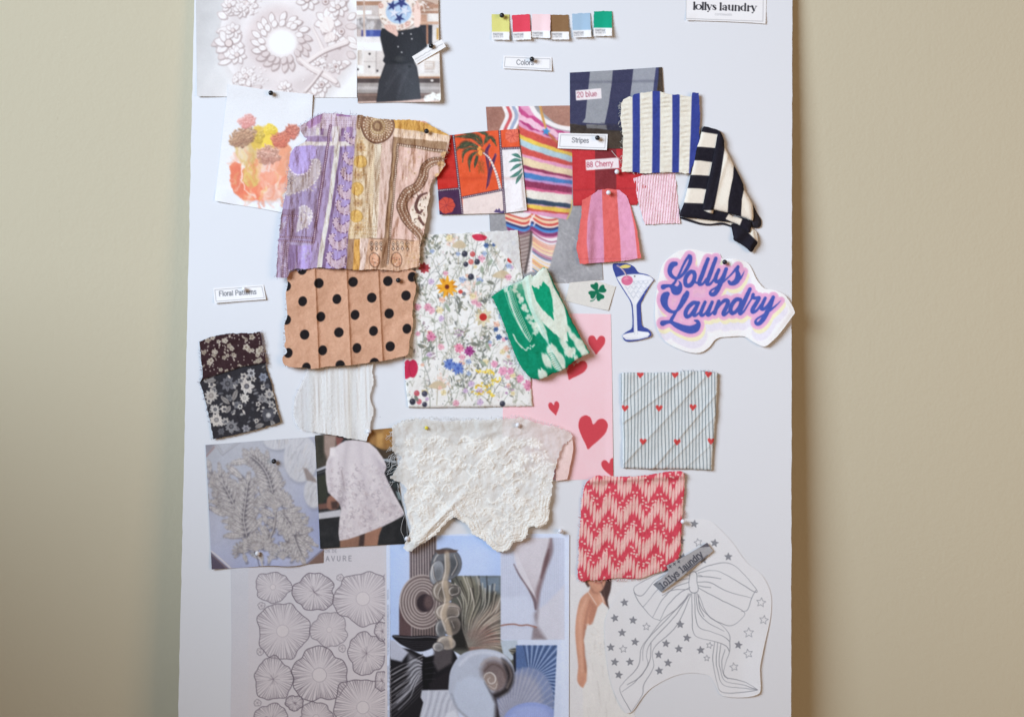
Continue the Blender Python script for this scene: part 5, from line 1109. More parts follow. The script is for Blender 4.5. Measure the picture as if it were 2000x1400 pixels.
# ------------------------------------------------------------------ the big cloths in the middle
def paisley_cloth():
    s_ = 3.889; z = lambda pts: Z(pts, 520, 200, s_); rng = random.Random(31)
    q1 = lambda a, b: z([(a, b)])[0]
    cv = Cv(532, 214, 890, 548, (164, 144, 176))
    MV, VI, CR, DM, PKD = (134, 108, 140), (160, 138, 188), (206, 199, 192), (96, 62, 92), (226, 206, 216)
    # left half: violet borders
    cv.poly(z([(150, 40), (720, 40), (705, 200), (220, 230)]), (196, 178, 194)); 
    cv.poly(z([(230, 190), (700, 205), (698, 262), (230, 262)]), (184, 168, 186)); cv.poly(z([(220, 258), (700, 258), (698, 305), (220, 305)]), (150, 124, 166)); cv.poly(z([(180, 300), (700, 296), (698, 330), (180, 336)]), (210, 200, 196))
    for k in range(6): cv.beads(q1(270, 128 + 17 * k), q1(694, 122 + 17 * k), 4.2, .95, (150, 108, 142) if k % 2 else (172, 130, 160))
    cv.poly(z([(300, 165), (380, 95), (430, 85), (410, 160), (330, 200)]), (158, 116, 162)); cv.poly(z([(530, 88), (640, 92), (640, 112), (530, 108)]), (150, 104, 158)); 
    cv.poly(z([(380, 196), (405, 196), (400, 250), (375, 250)]), (214, 206, 200)); cv.poly(z([(415, 200), (440, 200), (436, 250), (411, 250)]), (130, 98, 140)); cv.poly(z([(505, 185), (560, 185), (552, 300), (500, 300)]), (206, 196, 196)); cv.poly(z([(575, 200), (600, 200), (590, 256), (570, 256)]), (126, 92, 140)); cv.poly(z([(612, 190), (660, 190), (655, 262), (605, 262)]), (150, 118, 168))
    cv.poly(z([(170, 335), (440, 330), (400, 640), (330, 1100), (90, 1060), (140, 700)]), (160, 143, 182)); cv.poly(z([(382, 330), (470, 330), (430, 640), (350, 1060), (300, 1030), (350, 640)]), (144, 122, 156), .8, 4)
    cv.poly(z([(330, 640), (420, 640), (360, 1060), (80, 1060), (130, 720)]), (148, 126, 172), .5, 8)
    # violet moon above a beige leaf
    cv.poly(z([(160, 480), (230, 560), (300, 540), (350, 440), (400, 440), (415, 490), (390, 590), (320, 650), (240, 680), (150, 700)]), (178, 162, 166), 1, 1, 5)
    for k in range(60): cv.ell(*q1(rng.uniform(170, 400), rng.uniform(520, 680)), rng.uniform(1, 2.2), rng.uniform(.8, 1.8), rng.choice([(206, 194, 190), (150, 130, 140), (190, 170, 160)]), a=.8)
    cv.poly(z([(165, 500), (185, 385), (220, 345), (300, 330), (375, 335), (372, 420), (325, 440), (345, 470), (320, 520), (262, 552), (205, 540)]), (172, 150, 214), 1, 1, 4)
    for t in np.linspace(0, 1, 13):
        p = spl(z([(175, 505), (215, 545), (270, 553), (320, 525), (345, 470)]), 8); a = p[int(t * (len(p) - 1))]; cv.ell(a[0], a[1], 2.2, 1.9, (224, 214, 222)); cv.ell(a[0], a[1] + 1.8, 1.6, 1, (140, 110, 140), a=.8)
    p = spl(z([(345, 440), (395, 452), (412, 500), (392, 580), (330, 645), (240, 690), (160, 696)]), 8)
    for a in p[::3]: cv.ell(a[0], a[1], 1.7, 1.7, (216, 206, 206)); cv.ell(a[0] + 1, a[1] + 1.4, 1.2, 1, (128, 104, 128), a=.8)
    for a, b in ((165, 580), (195, 575), (168, 612), (198, 608)): cv.ell(*q1(a, b), 4, 4, (120, 96, 104)); cv.ell(*q1(a, b), 2.8, 2.8, (206, 196, 192)); cv.ell(*q1(a, b), 1.4, 1.4, (150, 120, 110))
    cv.poly(z([(250, 800), (300, 785), (345, 830), (340, 900), (280, 960), (215, 990), (240, 900)]), (188, 176, 186), 1, 1, 5)
    for k in range(34): cv.ell(*q1(rng.uniform(235, 340), rng.uniform(800, 970)), 1.6, 1.4, rng.choice([(222, 214, 212), (140, 116, 146), (204, 190, 180)]), a=.8)
    p = spl(z([(250, 800), (300, 785), (345, 830), (340, 900), (280, 960), (215, 990)]), 8)
    for a in p[::3]: cv.ell(a[0], a[1], 1.4, 1.4, (224, 214, 222))
    # frames lower left
    cv.poly(z([(80, 812), (245, 815), (235, 870), (80, 870)]), MV); cv.poly(z([(180, 860), (240, 860), (225, 1040), (165, 1040)]), MV)
    for a, b in (((90, 862), (235, 862)), ((160, 870), (150, 1010)), ((205, 860), (190, 1030)), ((85, 1022), (360, 1030)), ((80, 1050), (355, 1062)), ((85, 1090), (75, 1330)), ((140, 1070), (122, 1330)), ((170, 1075), (152, 1330))): cv.beads(q1(*a), q1(*b), 3.7, 1.15, PKD, (104, 70, 102), 4.2, True)
    cv.poly(z([(180, 1080), (240, 1085), (215, 1270), (160, 1270)]), (128, 100, 146)); cv.poly(z([(240, 1090), (400, 1080), (380, 1260), (225, 1265)]), (166, 142, 206))
    for k in range(16): cv.ell(*q1(300 + rng.gauss(0, 22), 1160 + rng.gauss(0, 34)), 2, 2, (176, 164, 196), a=.7)
    for k in range(60): cv.ell(*q1(rng.uniform(85, 150), rng.uniform(1080, 1330)), 1.2, 1.2, rng.choice([(206, 190, 204), (130, 98, 124)]), a=.7)
    for k in range(30): cv.stroke([q1(100 + rng.uniform(0, 50), 900 + rng.uniform(0, 110)), q1(110 + rng.uniform(0, 50), 890 + rng.uniform(0, 110))], 1, rng.choice([(206, 196, 204), (130, 100, 128)]), .7)
    # slanting stripes
    cv.poly(z([(496, 330), (545, 330), (520, 520), (385, 1270), (330, 1270), (400, 800)]), (152, 128, 168)); cv.beads(q1(488, 178), q1(358, 1062), 3.7, 1.3, PKD, (96, 58, 88), 5.6, True)
    cv.poly(z([(520, 325), (557, 325), (540, 500), (418, 1275), (376, 1275), (470, 760)]), (206, 200, 194)); cv.poly(z([(557, 340), (578, 340), (555, 520), (450, 1275), (418, 1275), (520, 640)]), (118, 90, 134))
    cv.poly(z([(578, 340), (720, 335), (690, 700), (650, 1275), (450, 1275), (545, 620)]), (156, 134, 188))
    for k, (x, y, sc) in enumerate(((640, 270, .9), (628, 420, 1), (615, 540, 1), (592, 672, 1.05), (582, 790, 1.1), (560, 925, 1.15), (535, 1050, 1.25), (520, 1190, 1.3))):
        t = [(x + 60 * sc, y + 40 * sc), (x + 20 * sc, y + 62 * sc), (x - 25 * sc, y + 40 * sc), (x - 48 * sc, y - 5 * sc), (x - 38 * sc, y - 38 * sc), (x - 8 * sc, y - 36 * sc), (x - 18 * sc, y - 14 * sc), (x + 10 * sc, y + 8 * sc), (x + 60 * sc, y - 22 * sc)]
        cv.poly(z(t), (186, 160, 176), 1, 1, 4); p = spl(z(t), 8, True); cv.stroke(p, 1.9, (92, 54, 96), .95)
        for a in p[::5]: cv.ell(a[0], a[1], 1.15, 1.15, (232, 214, 222))
        for j in range(10): cv.ell(*q1(x + rng.uniform(-25, 55) * sc, y + rng.uniform(10, 55) * sc), 1.1, 1, rng.choice([(214, 180, 170), (140, 96, 130), (214, 190, 204)]), a=.85)
    # right half
    R = Cv(532, 214, 890, 548, (206, 174, 160))
    B, BD, CRM = (138, 98, 70), (100, 66, 50), (224, 204, 182)
    R.poly(z([(600, 90), (835, 90), (815, 1040), (600, 1040)]), (206, 182, 148)); R.poly(z([(830, 200), (885, 200), (838, 1040), (800, 1040)]), (216, 202, 180)); R.poly(z([(600, 330), (690, 330), (680, 1040), (600, 1040)]), (206, 180, 142))
    for k in range(240):
        R.ell(*q1(rng.gauss(715, 26), rng.uniform(270, 1030)), rng.uniform(1, 2.4), rng.uniform(.8, 2), rng.choice([(184, 144, 84), (220, 200, 164), (170, 130, 90), (196, 150, 80)]), a=.55)
    for cx, cy in ((715, 452), (692, 657), (684, 866)):
        R.ell(*q1(cx, cy), 13, 12.5, (176, 130, 60)); R.ell(*q1(cx - 4, cy), 12, 11.5, (206, 160, 74)); 
        for k in range(18): R.ell(*q1(cx + rng.gauss(0, 18), cy + rng.gauss(0, 18)), 1.6, 1.4, rng.choice([(188, 138, 56), (222, 182, 104)]), a=.7)
    for cx, cy in ((720, 345), (700, 555), (700, 765), (700, 950)):
        for k in range(8): a = k * math.pi / 4; R.ell(*q1(cx + 26 * math.cos(a), cy + 24 * math.sin(a)), 3, 2.2, (178, 134, 84), a, .9); 
        R.ell(*q1(cx, cy), 3, 3, (150, 106, 70))
    R.beads(q1(820, 250), q1(745, 1000), 4, 1.0, (164, 122, 88)); R.beads(q1(845, 250), q1(790, 1020), 4, .9, (176, 140, 104)); R.beads(q1(880, 260), q1(825, 1030), 4, 1, (170, 128, 96))
    for k in range(3): R.beads(q1(625, 940 + 30 * k), q1(830, 945 + 30 * k), 4, 1, (176, 136, 84))
    # medallion, mustard band
    R.poly(z([(960, 120), (1190, 132), (1265, 172), (1410, 255), (1260, 242), (960, 205)]), (206, 150, 62)); R.poly(z([(960, 195), (1250, 232), (1420, 262), (1400, 320), (970, 268)]), (222, 194, 170)); R.poly(z([(1090, 125), (1200, 130), (1280, 180), (1180, 150)]), (226, 170, 150))
    for k in range(14): R.stroke([q1(990 + 30 * k, 150 + 3 * k), q1(985 + 30 * k, 240 + 3 * k)], 2, (180, 126, 60) if k % 2 else (224, 176, 96), .25, 0, 3)
    for rad, c in ((128, BD), (118, B), (92, (196, 164, 128)), (76, (150, 112, 76)), (58, (178, 146, 104)), (40, (128, 92, 62)), (22, (160, 124, 88))): R.ell(*q1(846, 180), rad / s_, rad / s_ * 1.06, c)
    for rad, n, c in ((106, 30, CRM), (84, 30, BD), (66, 24, CRM), (48, 16, (214, 190, 160)), (30, 12, BD)):
        for k in range(n): a = 2 * math.pi * k / n; R.ell(*q1(846 + rad * math.cos(a), 180 + rad * 1.06 * math.sin(a)), 1.5 if rad > 60 else 1.1, 1.4 if rad > 60 else 1.1, c)
    R.poly(z([(690, 90), (735, 100), (725, 180), (705, 210), (690, 200)]), B); R.beads(q1(712, 110), q1(708, 190), 4, 1.3, CRM)
    # framed pink panel
    R.poly(z([(968, 262), (1375, 305), (1365, 395), (995, 325), (925, 1235), (870, 1255), (905, 900)]), (152, 116, 84)); R.poly(z([(1005, 335), (1360, 390), (1330, 470), (1200, 1240), (930, 1235), (975, 700)]), (210, 172, 158))
    R.stroke(z([(968, 268), (930, 700), (880, 1255)]), 1.6, (108, 74, 56)); R.stroke(z([(985, 290), (945, 700), (905, 1250)]), 1, (190, 150, 110))
    R.beads(q1(1000, 325), q1(922, 1225), 3.9, 1.5, CRM, BD, 4.6, True); R.beads(q1(1000, 318), q1(1362, 372), 4.6, 1.9, CRM, BD, 5.6, True); R.beads(q1(920, 1224), q1(1160, 1242), 4, 1.6, CRM, BD, 5, True)
    for k in range(36): R.ell(*q1(1110 + rng.gauss(0, 40), 480 + rng.gauss(0, 45)), rng.uniform(1.5, 4), rng.uniform(1, 2.5), rng.choice([(196, 160, 120), (204, 166, 132), (222, 190, 176)]), rng.uniform(0, 3), .45, 2)
    # big brown paisley hook
    hook = z([(1345, 440), (1260, 455), (1205, 500), (1190, 570), (1150, 640), (1075, 690), (1030, 770), (1045, 850), (1090, 920), (1150, 985), (1180, 1040), (1160, 1120), (1165, 1200)])
    R.stroke(hook, [15, 17, 19, 20, 20, 21, 21, 20, 19, 17, 14, 12, 11], BD, 1, 6); R.stroke(hook, [12, 14, 15, 16, 16, 17, 17, 16, 15, 13, 11, 9, 8], (132, 90, 66), 1, 6)
    p = spl(hook, 10)
    for i in range(0, len(p) - 1, 2):
        d = p[i + 1] - p[i]; d = d / (np.hypot(*d) + 1e-6); nr = np.array([-d[1], d[0]])
        for o, r in ((0, 1.3), (6.2, 1.1), (-6.2, 1.1)): R.ell(*(p[i] + nr * o), r, r, CRM if o == 0 or i % 4 == 0 else (180, 140, 110))
    R.poly(z([(1250, 560), (1230, 700), (1130, 760), (1090, 820), (1110, 900), (1180, 960), (1215, 900), (1240, 700)]), (222, 204, 186), 1, 1, 4)
    for k in range(70): R.ell(*q1(rng.gauss(1150, 32), rng.gauss(810, 80)), rng.uniform(1.2, 2.6), rng.uniform(1, 2), rng.choice([BD, (150, 110, 84), (236, 222, 204)]), rng.uniform(0, 3), .85)
    R.stroke(z([(1220, 690), (1160, 720), (1135, 790), (1165, 840), (1205, 800)]), [3, 6, 7, 6, 3], (92, 56, 50), 1, 6); R.stroke(z([(1225, 700), (1170, 735), (1150, 790), (1172, 820)]), 1, CRM, 1, 6); R.stroke(z([(1160, 880), (1195, 930)]), 5, (96, 58, 50)); R.ell(*q1(1192, 806), 4, 3, CRM)
    for a, b in ((1330, 470), (1355, 395), (1345, 520), (1310, 560)): R.ell(*q1(a, b), 7, 6, (206, 160, 110)); R.stroke(z([(a - 20, b + 15), (a, b + 5), (a + 24, b + 10)]), 1, BD, .7, 4)
    # bottom row
    R.poly(z([(600, 1035), (720, 1035), (705, 1280), (590, 1280)]), (150, 112, 84)); R.poly(z([(672, 1040), (716, 1040), (704, 1275), (656, 1275)]), (206, 148, 62)); R.poly(z([(716, 1035), (780, 1035), (760, 1280), (706, 1280)]), (222, 196, 184))
    R.poly(z([(780, 1030), (1160, 1046), (1160, 1290), (740, 1290)]), (206, 164, 134)); R.stroke(z([(780, 1030), (1120, 1050)]), 1.2, BD)
    for k, x in enumerate((800, 835, 870, 965, 1000, 1035, 1075)):
        R.ell(*q1(x, 1075), 3.6, 5, BD); R.ell(*q1(x, 1075), 2.4, 3.6, CRM); R.ell(*q1(x, 1075), 1.3, 1.8, BD); R.poly(z([(x - 14, 1112), (x, 1092), (x + 14, 1112), (x, 1134)]), BD); R.poly(z([(x - 6, 1112), (x, 1102), (x + 6, 1112), (x, 1124)]), CRM)
    for x, y in ((822, 1200), (990, 1195)):
        R.ell(*q1(x, y), 11, 15, BD, -.2); R.ell(*q1(x, y), 9.4, 13.4, (206, 150, 116), -.2)
        for k in range(16): R.ell(*q1(x + rng.gauss(0, 16), y + rng.gauss(0, 24)), 1.3, 1.3, rng.choice([BD, CRM, (180, 110, 80)]), a=.9)
    for k in range(70): R.ell(*q1(rng.uniform(960, 1160), rng.uniform(1060, 1220)), rng.uniform(1, 2.5), rng.uniform(1, 2), rng.choice([(222, 184, 148), (176, 122, 92), (196, 150, 90)]), a=.5)
    R.poly(z([(880, 1030), (925, 1030), (915, 1250), (868, 1260)]), (150, 110, 80)); R.beads(q1(935, 1040), q1(922, 1225), 3.9, 1.5, CRM, BD, 4.6, True)
    # join at the sewn line
    bx = np.interp(cv.Y, [224, 300, 400, 470, 530], [698, 692, 684, 680, 676])
    m = np.clip((cv.X - bx) / 1.2 + .5, 0, 1)[..., None]; cv.C = cv.C * (1 - m) + R.C * m
    cv.C = cv.C * .9 + np.array((212, 200, 200)) * .1; cv.put(sstep(4, 0, np.abs(cv.X - bx - 1)) * .25, (120, 90, 80)); cv.mott(5, 14, 3, 3); cv.mott(4, 2.6, 6, 1); cv.grain(3.5, 2)
    cv.warp(lattice(cv.X, cv.Y, 16, 71) * 1.2, lattice(cv.X, cv.Y, 16, 72) * 1.0)
    def h(X, Y, d):
        f = fbm(X * 2.2, Y * .55, 26, 5, 3) * 1.6 + fbm(X, Y, 9, 8, 2) * .35
        hang_ = 5.0 * sstep(400, 530, Y) + 1.8 * np.sin((X - 560) / 27 + Y / 160) * sstep(300, 470, Y)
        pin = -2.2 * np.exp(-((X - 833) / 30) ** 2 - ((Y - 257) / 16) ** 2) - 1.5 * np.exp(-((X - 697) / 22) ** 2 - ((Y - 250) / 30) ** 2)
        ridge = 1.5 * np.exp(-((X - 855 + .45 * (Y - 250)) / 7) ** 2) + 1.4 * np.exp(-((X - 700 - .1 * (Y - 250)) / 4) ** 2) * sstep(520, 300, Y) + 2.0 * sstep(820, 838, X) * sstep(330, 420, Y)
        return f + hang_ + pin + ridge + 1.2 * sstep(9, 0, d) * 0
    out = z([(250, 185), (310, 150), (370, 110), (430, 82), (540, 85), (620, 98), (690, 102), (700, 95), (780, 112), (870, 125), (960, 132), (1100, 136), (1190, 141), (1250, 175), (1330, 220), (1398, 256), (1388, 320), (1378, 372), (1362, 395), (1350, 440), (1362, 470), (1330, 520), (1305, 560), (1262, 590), (1240, 660), (1245, 720), (1222, 790), (1225, 860), (1208, 940), (1190, 1010), (1170, 1080), (1168, 1160), (1165, 1245), (1100, 1262), (1000, 1282), (900, 1272), (800, 1268), (700, 1275), (600, 1262), (480, 1262), (400, 1252), (300, 1268), (230, 1262), (182, 1275), (160, 1330), (110, 1332), (74, 1328), (85, 1150), (98, 1000), (112, 870), (138, 740), (158, 640), (165, 550), (172, 470), (184, 390), (215, 342), (258, 318), (292, 300), (312, 275), (285, 262), (262, 220)])
    o = sheet('fabric_swatch', rough(out, .55, 3.2, 9), cv, 5.2, h, M_CREPE, 1.0, .5, 'large crinkled cloth, half violet paisley and half brown and mustard medallion print', 'fabric swatch', 'fabric swatches')
    yv = plain('violet_yarn', (.45, .36, .46), .9, .1); yb = plain('brown_yarn', (.45, .27, .19), .9, .1)
    threads('frayed_threads', [fray_paths(z([(74, 1328), (98, 1000), (138, 740), (165, 550), (184, 390)]), 40, 4, 5, 3), fray_paths(z([(250, 185), (430, 82), (690, 102)]), 30, 4, 5, 5), fray_paths(z([(600, 1262), (400, 1252), (182, 1275), (74, 1330)]), 46, 4, 7, 6), [[(685, 226, 5), (684.5, 220, 5.5), (683.5, 215, 5)]]], yv, .00017, o)
    threads('frayed_fringe', [fray_paths(z([(1398, 256), (1378, 372), (1350, 440), (1262, 590), (1222, 790), (1190, 1010), (1168, 1160)]), 60, 4.5, 5.5, 8), fray_paths(z([(1165, 1245), (1000, 1284), (800, 1270), (600, 1264)]), 40, 4, 7, 9)], yb, .00018, o)
paisley_cloth()

def polka_cloth():
    z = lambda pts: Z(pts, 370, 510, 3.889)
    cv = Cv(548, 518, 818, 726, (199, 151, 123))
    cv.mott(5, 22, 3, 3); cv.mott(5, 3, 5, 2)
    for x, y in ((855, 66), (983, 168), (1243, 158), (1507, 152), (735, 190), (860, 305), (1120, 288), (1385, 278), (1645, 262), (735, 445), (998, 422), (1258, 408), (1517, 398), (875, 558), (1135, 541), (1398, 530), (1652, 513), (750, 697), (1012, 677), (1272, 660), (1525, 647), (888, 808), (1145, 790), (1405, 772), (1692, 120)):
        cv.ell(370 + x / 3.889, 510 + y / 3.889, 9.3 if x % 2 else 8.6, 9.8, (30, 26, 28), .2)
    cv.mott(2.5, 2.2, 9, 1); cv.grain(2.6, 3)
    fx = [370 + (a + b * 0) / 3.889 for a, b in ((955, 0), (1196, 0), (1436, 0))]
    def h(X, Y, d):
        r = .3 * fbm(X, Y, 12, 3, 3) + .9 * fbm(X, Y * .4, 30, 6, 2) + .7 * np.abs(fbm(X + Y * .8, Y - X * .3, 40, 16, 2))
        for k, x0 in enumerate(fx):
            t = X - (x0 + (Y - 540) * .042 * (1 + .1 * k)); r = r + 2.3 * np.where(t < 0, np.exp(t / 18), np.exp(-t / 2.2))
        return r + 4.2 * sstep(620, 715, Y) + 2.6 * sstep(760, 806, X) - 1.2 * np.exp(-((X - 778) / 14) ** 2 - ((Y - 548) / 12) ** 2)
    out = spl(z([(745, 112), (780, 78), (860, 62), (950, 50), (1200, 40), (1680, 62), (1700, 130), (1722, 200), (1702, 300), (1694, 400), (1698, 480), (1672, 600), (1658, 708), (1590, 728), (1500, 752), (1400, 764), (1280, 782), (1150, 796), (1050, 800), (985, 812), (920, 818), (870, 806), (810, 808), (725, 790), (706, 732), (742, 690), (720, 640), (732, 600), (722, 520), (724, 470), (742, 420), (738, 330), (732, 250), (746, 180)]), 3, True)
    o = sheet('fabric_swatch', rough(out, .45, 3, 12), cv, 4.6, h, M_COTTON, 1.05, .6, 'tan cloth with large black polka dots, pleated lengthwise', 'fabric swatch', 'fabric swatches')
    threads('frayed_threads', [fray_paths(z([(1658, 710), (1500, 752), (1280, 782), (1050, 802), (920, 818), (725, 792)]), 50, 3.5, 5, 4), fray_paths(z([(725, 790), (722, 520), (738, 330), (745, 112)]), 34, 3, 4.6, 5)], plain('tan_yarn', (.45, .28, .18), .9, .1), .00017, o)
polka_cloth()

def wildflower_cloth():
    k = 3.684; z = lambda pts: Z(pts, 780, 430, k); rng = random.Random(44); q1 = lambda a, b: (780 + a / k, 430 + b / k)
    cv = Cv(784, 440, 1046, 802, (224, 225, 226)); cv.mott(2.5, 16, 3, 2)
    GN = [(150, 156, 142), (132, 138, 128), (168, 172, 158), (120, 124, 122), (164, 158, 140)]
    def leaf(x, y, a, L, w, c): petal(cv, x, y, a, L, w, c)
    def stem(x, y, n=3, L=90):
        a = -90 + rng.uniform(-30, 30); p = [(x, y)]
        for i in range(n): a += rng.uniform(-25, 25); x, y = x + L / n * math.cos(math.radians(a)), y + L / n * math.sin(math.radians(a)); p.append((x, y))
        c = rng.choice(GN); cv.stroke(z(p), rng.uniform(.7, 1.3), c, .9, 4)
        for i in range(rng.randint(2, 6)):
            b = p[rng.randint(0, n)]; leaf(*q1(*b), rng.uniform(-170, -10), rng.uniform(4, 12), rng.uniform(2, 4.5), rng.choice(GN))
        return p[-1]
    for i in range(70):        # long drawn stems
        x, y = rng.uniform(40, 920), rng.uniform(320, 1345); L = rng.uniform(150, 420); a = -90 + rng.uniform(-32, 32); p = [(x, y)]
        for j in range(5): a += rng.uniform(-16, 16); x, y = x + L / 5 * math.cos(math.radians(a)), y + L / 5 * math.sin(math.radians(a)); p.append((x, y))
        c = rng.choice(GN[:4]); cv.stroke(z(p), [1.5, 1.3, 1.2, 1, .9, .7], c, .85, 5)
        for j in range(5):
            b = p[rng.randint(1, 5)]; e = math.radians(a + rng.choice((-50, 50)) + rng.uniform(-15, 15)); cv.stroke(z([b, (b[0] + 26 * math.cos(e), b[1] + 26 * math.sin(e)), (b[0] + 46 * math.cos(e - .3), b[1] + 46 * math.sin(e - .3))]), [1, .9, .6], c, .8, 3)
    for cx, cy in ((235, 200), (210, 930), (180, 870), (600, 960), (640, 870), (420, 1190), (600, 590), (430, 620), (130, 480), (90, 420), (590, 1040), (230, 170), (480, 850)):
        for j in range(16): leaf(*q1(cx + rng.gauss(0, 26), cy + rng.gauss(0, 34)), rng.uniform(-170, -10), rng.uniform(6, 14), rng.uniform(2, 4), rng.choice([(118, 124, 116), (136, 142, 130), (100, 106, 106), (156, 152, 134)]))
    for i in range(95): stem(rng.uniform(30, 900), rng.uniform(150, 1340), rng.randint(3, 5), rng.uniform(50, 190))
    for i in range(150):       # grasses and seed heads
        x, y = rng.uniform(30, 940), rng.uniform(120, 1330); a = rng.uniform(-150, -30)
        for j in range(rng.randint(3, 6)): b = math.radians(a + rng.uniform(-30, 30)); cv.stroke(z([(x, y), (x + 40 * math.cos(b), y + 40 * math.sin(b))]), .7, rng.choice(GN), .7)
    for i in range(260): cv.ell(*q1(rng.uniform(40, 950), rng.uniform(110, 1340)), rng.uniform(.7, 1.6), rng.uniform(.7, 1.4), rng.choice(GN + [(90, 94, 100), (190, 150, 160), (196, 170, 140)]), a=.8)
    def bloom(x, y, r, c, dk, n=12, eye=None, er=.22):
        X, Y = q1(x, y); r = r / k * 1.1
        for j in range(n): petal(cv, X, Y, j * 360 / n + rng.uniform(-8, 8), r * rng.uniform(.85, 1.08), r * 3.2 / n + 1.2, c if j % 3 else dk)
        cv.ell(X, Y, r * .5, r * .5, c, a=.8)
        for j in range(n): a = j * 2 * math.pi / n; cv.stroke([(X, Y), (X + r * .7 * math.cos(a), Y + r * .7 * math.sin(a))], .7, dk, .5)
        cv.ell(X, Y, r * er, r * er, eye or dk)
    for x, y, r in ((500, 480, 72), (545, 550, 40), (300, 1150, 60), (370, 140, 50)):
        for j in range(26): cv.ell(*q1(x + rng.gauss(0, r * .45), y + rng.gauss(0, r * .45)), rng.uniform(2, 4.5), rng.uniform(1.5, 3), rng.choice([(224, 196, 184), (218, 180, 168), (232, 212, 202)]), rng.uniform(0, 3), .6)
    for x, y, w in ((430, 180, 50), (275, 1190, 64), (735, 395, 64)): cv.poly(z([(x - w, y + 12), (x - w * .5, y - 22), (x + w * .3, y - 34), (x + w, y + 4), (x + w * .4, y + 24)]), (196, 180, 152), 1, 1.4, 4); cv.stroke(z([(x, y + 20), (x - 6, y + 140)]), 1.4, (160, 152, 128), .9)
    for i in range(64):
        c, d_ = rng.choice([((226, 176, 192), (200, 130, 158)), ((206, 186, 214), (170, 144, 186)), ((226, 214, 176), (196, 180, 130)), ((170, 186, 214), (120, 140, 180)), ((230, 196, 180), (206, 150, 132))])
        bloom(rng.uniform(60, 930), rng.uniform(130, 1320), rng.uniform(13, 27), c, d_, rng.choice((5, 6, 8)))
    bloom(343, 480, 74, (232, 164, 40), (206, 128, 24), 13, (110, 44, 30), .2)
    bloom(603, 697, 64, (212, 202, 172), (186, 174, 140), 9, (190, 46, 44), .38)
    bloom(180, 345, 42, (184, 66, 74), (150, 46, 56), 8); cv.poly(z([(525, 108), (575, 100), (630, 120), (610, 146), (560, 148), (530, 130)]), (204, 50, 78), 1, 1, 3); cv.ell(*q1(795, 290), 6, 4, (196, 48, 44), .7); cv.ell(*q1(440, 515), 4.4, 4, (204, 76, 66)); cv.ell(*q1(465, 530), 4, 4, (120, 122, 130))
    cv.poly(z([(36, 1030), (58, 1004), (78, 1014), (96, 1002), (122, 1018), (134, 1060), (126, 1100), (104, 1132), (78, 1128), (52, 1142), (30, 1130)]), (196, 40, 78), 1, 1, 3); cv.stroke(z([(80, 1010), (70, 1070), (90, 1130)]), 1, (150, 24, 56), .7, 4)
    for x, y, r, c, d in ((130, 625, 28, (222, 166, 186), (196, 128, 152)), (205, 625, 30, (222, 160, 182), (196, 120, 150)), (228, 838, 37, (218, 138, 172), (188, 92, 134)), (300, 912, 25, (226, 176, 190), (204, 140, 160)), (430, 920, 36, (226, 138, 166), (200, 100, 136)), (503, 940, 40, (170, 70, 146), (134, 44, 116)), (685, 1035, 27, (228, 162, 192), (204, 130, 164)), (745, 1085, 36, (228, 160, 192), (206, 130, 166)), (800, 1085, 28, (222, 150, 184), (196, 120, 158)), (870, 1140, 30, (228, 160, 190), (206, 120, 160)), (930, 1190, 42, (224, 148, 182), (200, 116, 156))): bloom(x, y, r, c, d, 9)
    for x, y, r in ((360, 1035, 42), (422, 1066, 46)): bloom(x, y, r, (104, 134, 206), (66, 92, 176), 14)
    for x, y, r in ((695, 785, 20), (715, 842, 22), (625, 182, 20), (680, 178, 14), (770, 850, 12)): bloom(x, y, r, (82, 112, 164), (52, 74, 124), 6)
    for x, y in ((580, 1090), (560, 1085), (610, 1095), (650, 1098), (680, 1092), (690, 1140), (665, 1155), (720, 1135), (560, 1188), (590, 1185), (630, 1196), (650, 1180), (625, 1225), (660, 1250), (680, 1262), (640, 1240), (545, 1245), (575, 1250), (620, 1085), (705, 1160)):
        for j in range(3): cv.ell(*q1(x + rng.gauss(0, 10), y + rng.gauss(0, 7)), rng.uniform(1.8, 3.2), rng.uniform(1.4, 2.2), rng.choice([(226, 196, 62), (212, 170, 50), (236, 214, 100)]), rng.uniform(0, 3))
    cv.stroke(z([(540, 1260), (620, 1190), (700, 1130)]), .8, (150, 150, 70), .8, 4); cv.stroke(z([(640, 1290), (660, 1230), (690, 1150)]), .8, (150, 150, 70), .8, 4)
    for x, y, r, c in ((470, 243, 21, (58, 60, 76)), (515, 408, 22, (58, 60, 76)), (560, 300, 20, (60, 62, 78)), (478, 318, 18, (58, 60, 76)), (527, 245, 19, (196, 88, 90)), (515, 300, 19, (204, 108, 104)), (125, 1245, 20, (190, 84, 98)), (182, 1248, 21, (70, 70, 90)), (95, 1305, 22, (52, 52, 66)), (142, 1305, 19, (206, 110, 124)), (182, 1325, 18, (60, 60, 78)), (742, 1320, 20, (58, 60, 76))):
        cv.ell(*q1(x, y), r / k, r / k * 1.05, c); cv.ell(*q1(x - 6, y - 7), 1.2, 1.1, (200, 196, 206), a=.6)
    for x, y in ((430, 820), (405, 815), (450, 810), (180, 745), (200, 780), (240, 960), (255, 990), (800, 1030), (770, 1020), (780, 1200), (800, 1220), (770, 1240)):
        for j in range(4): cv.ell(*q1(x + rng.gauss(0, 10), y + rng.gauss(0, 8)), 1.6, 1.4, (170, 130, 170) if x > 350 else (150, 130, 140), a=.9)
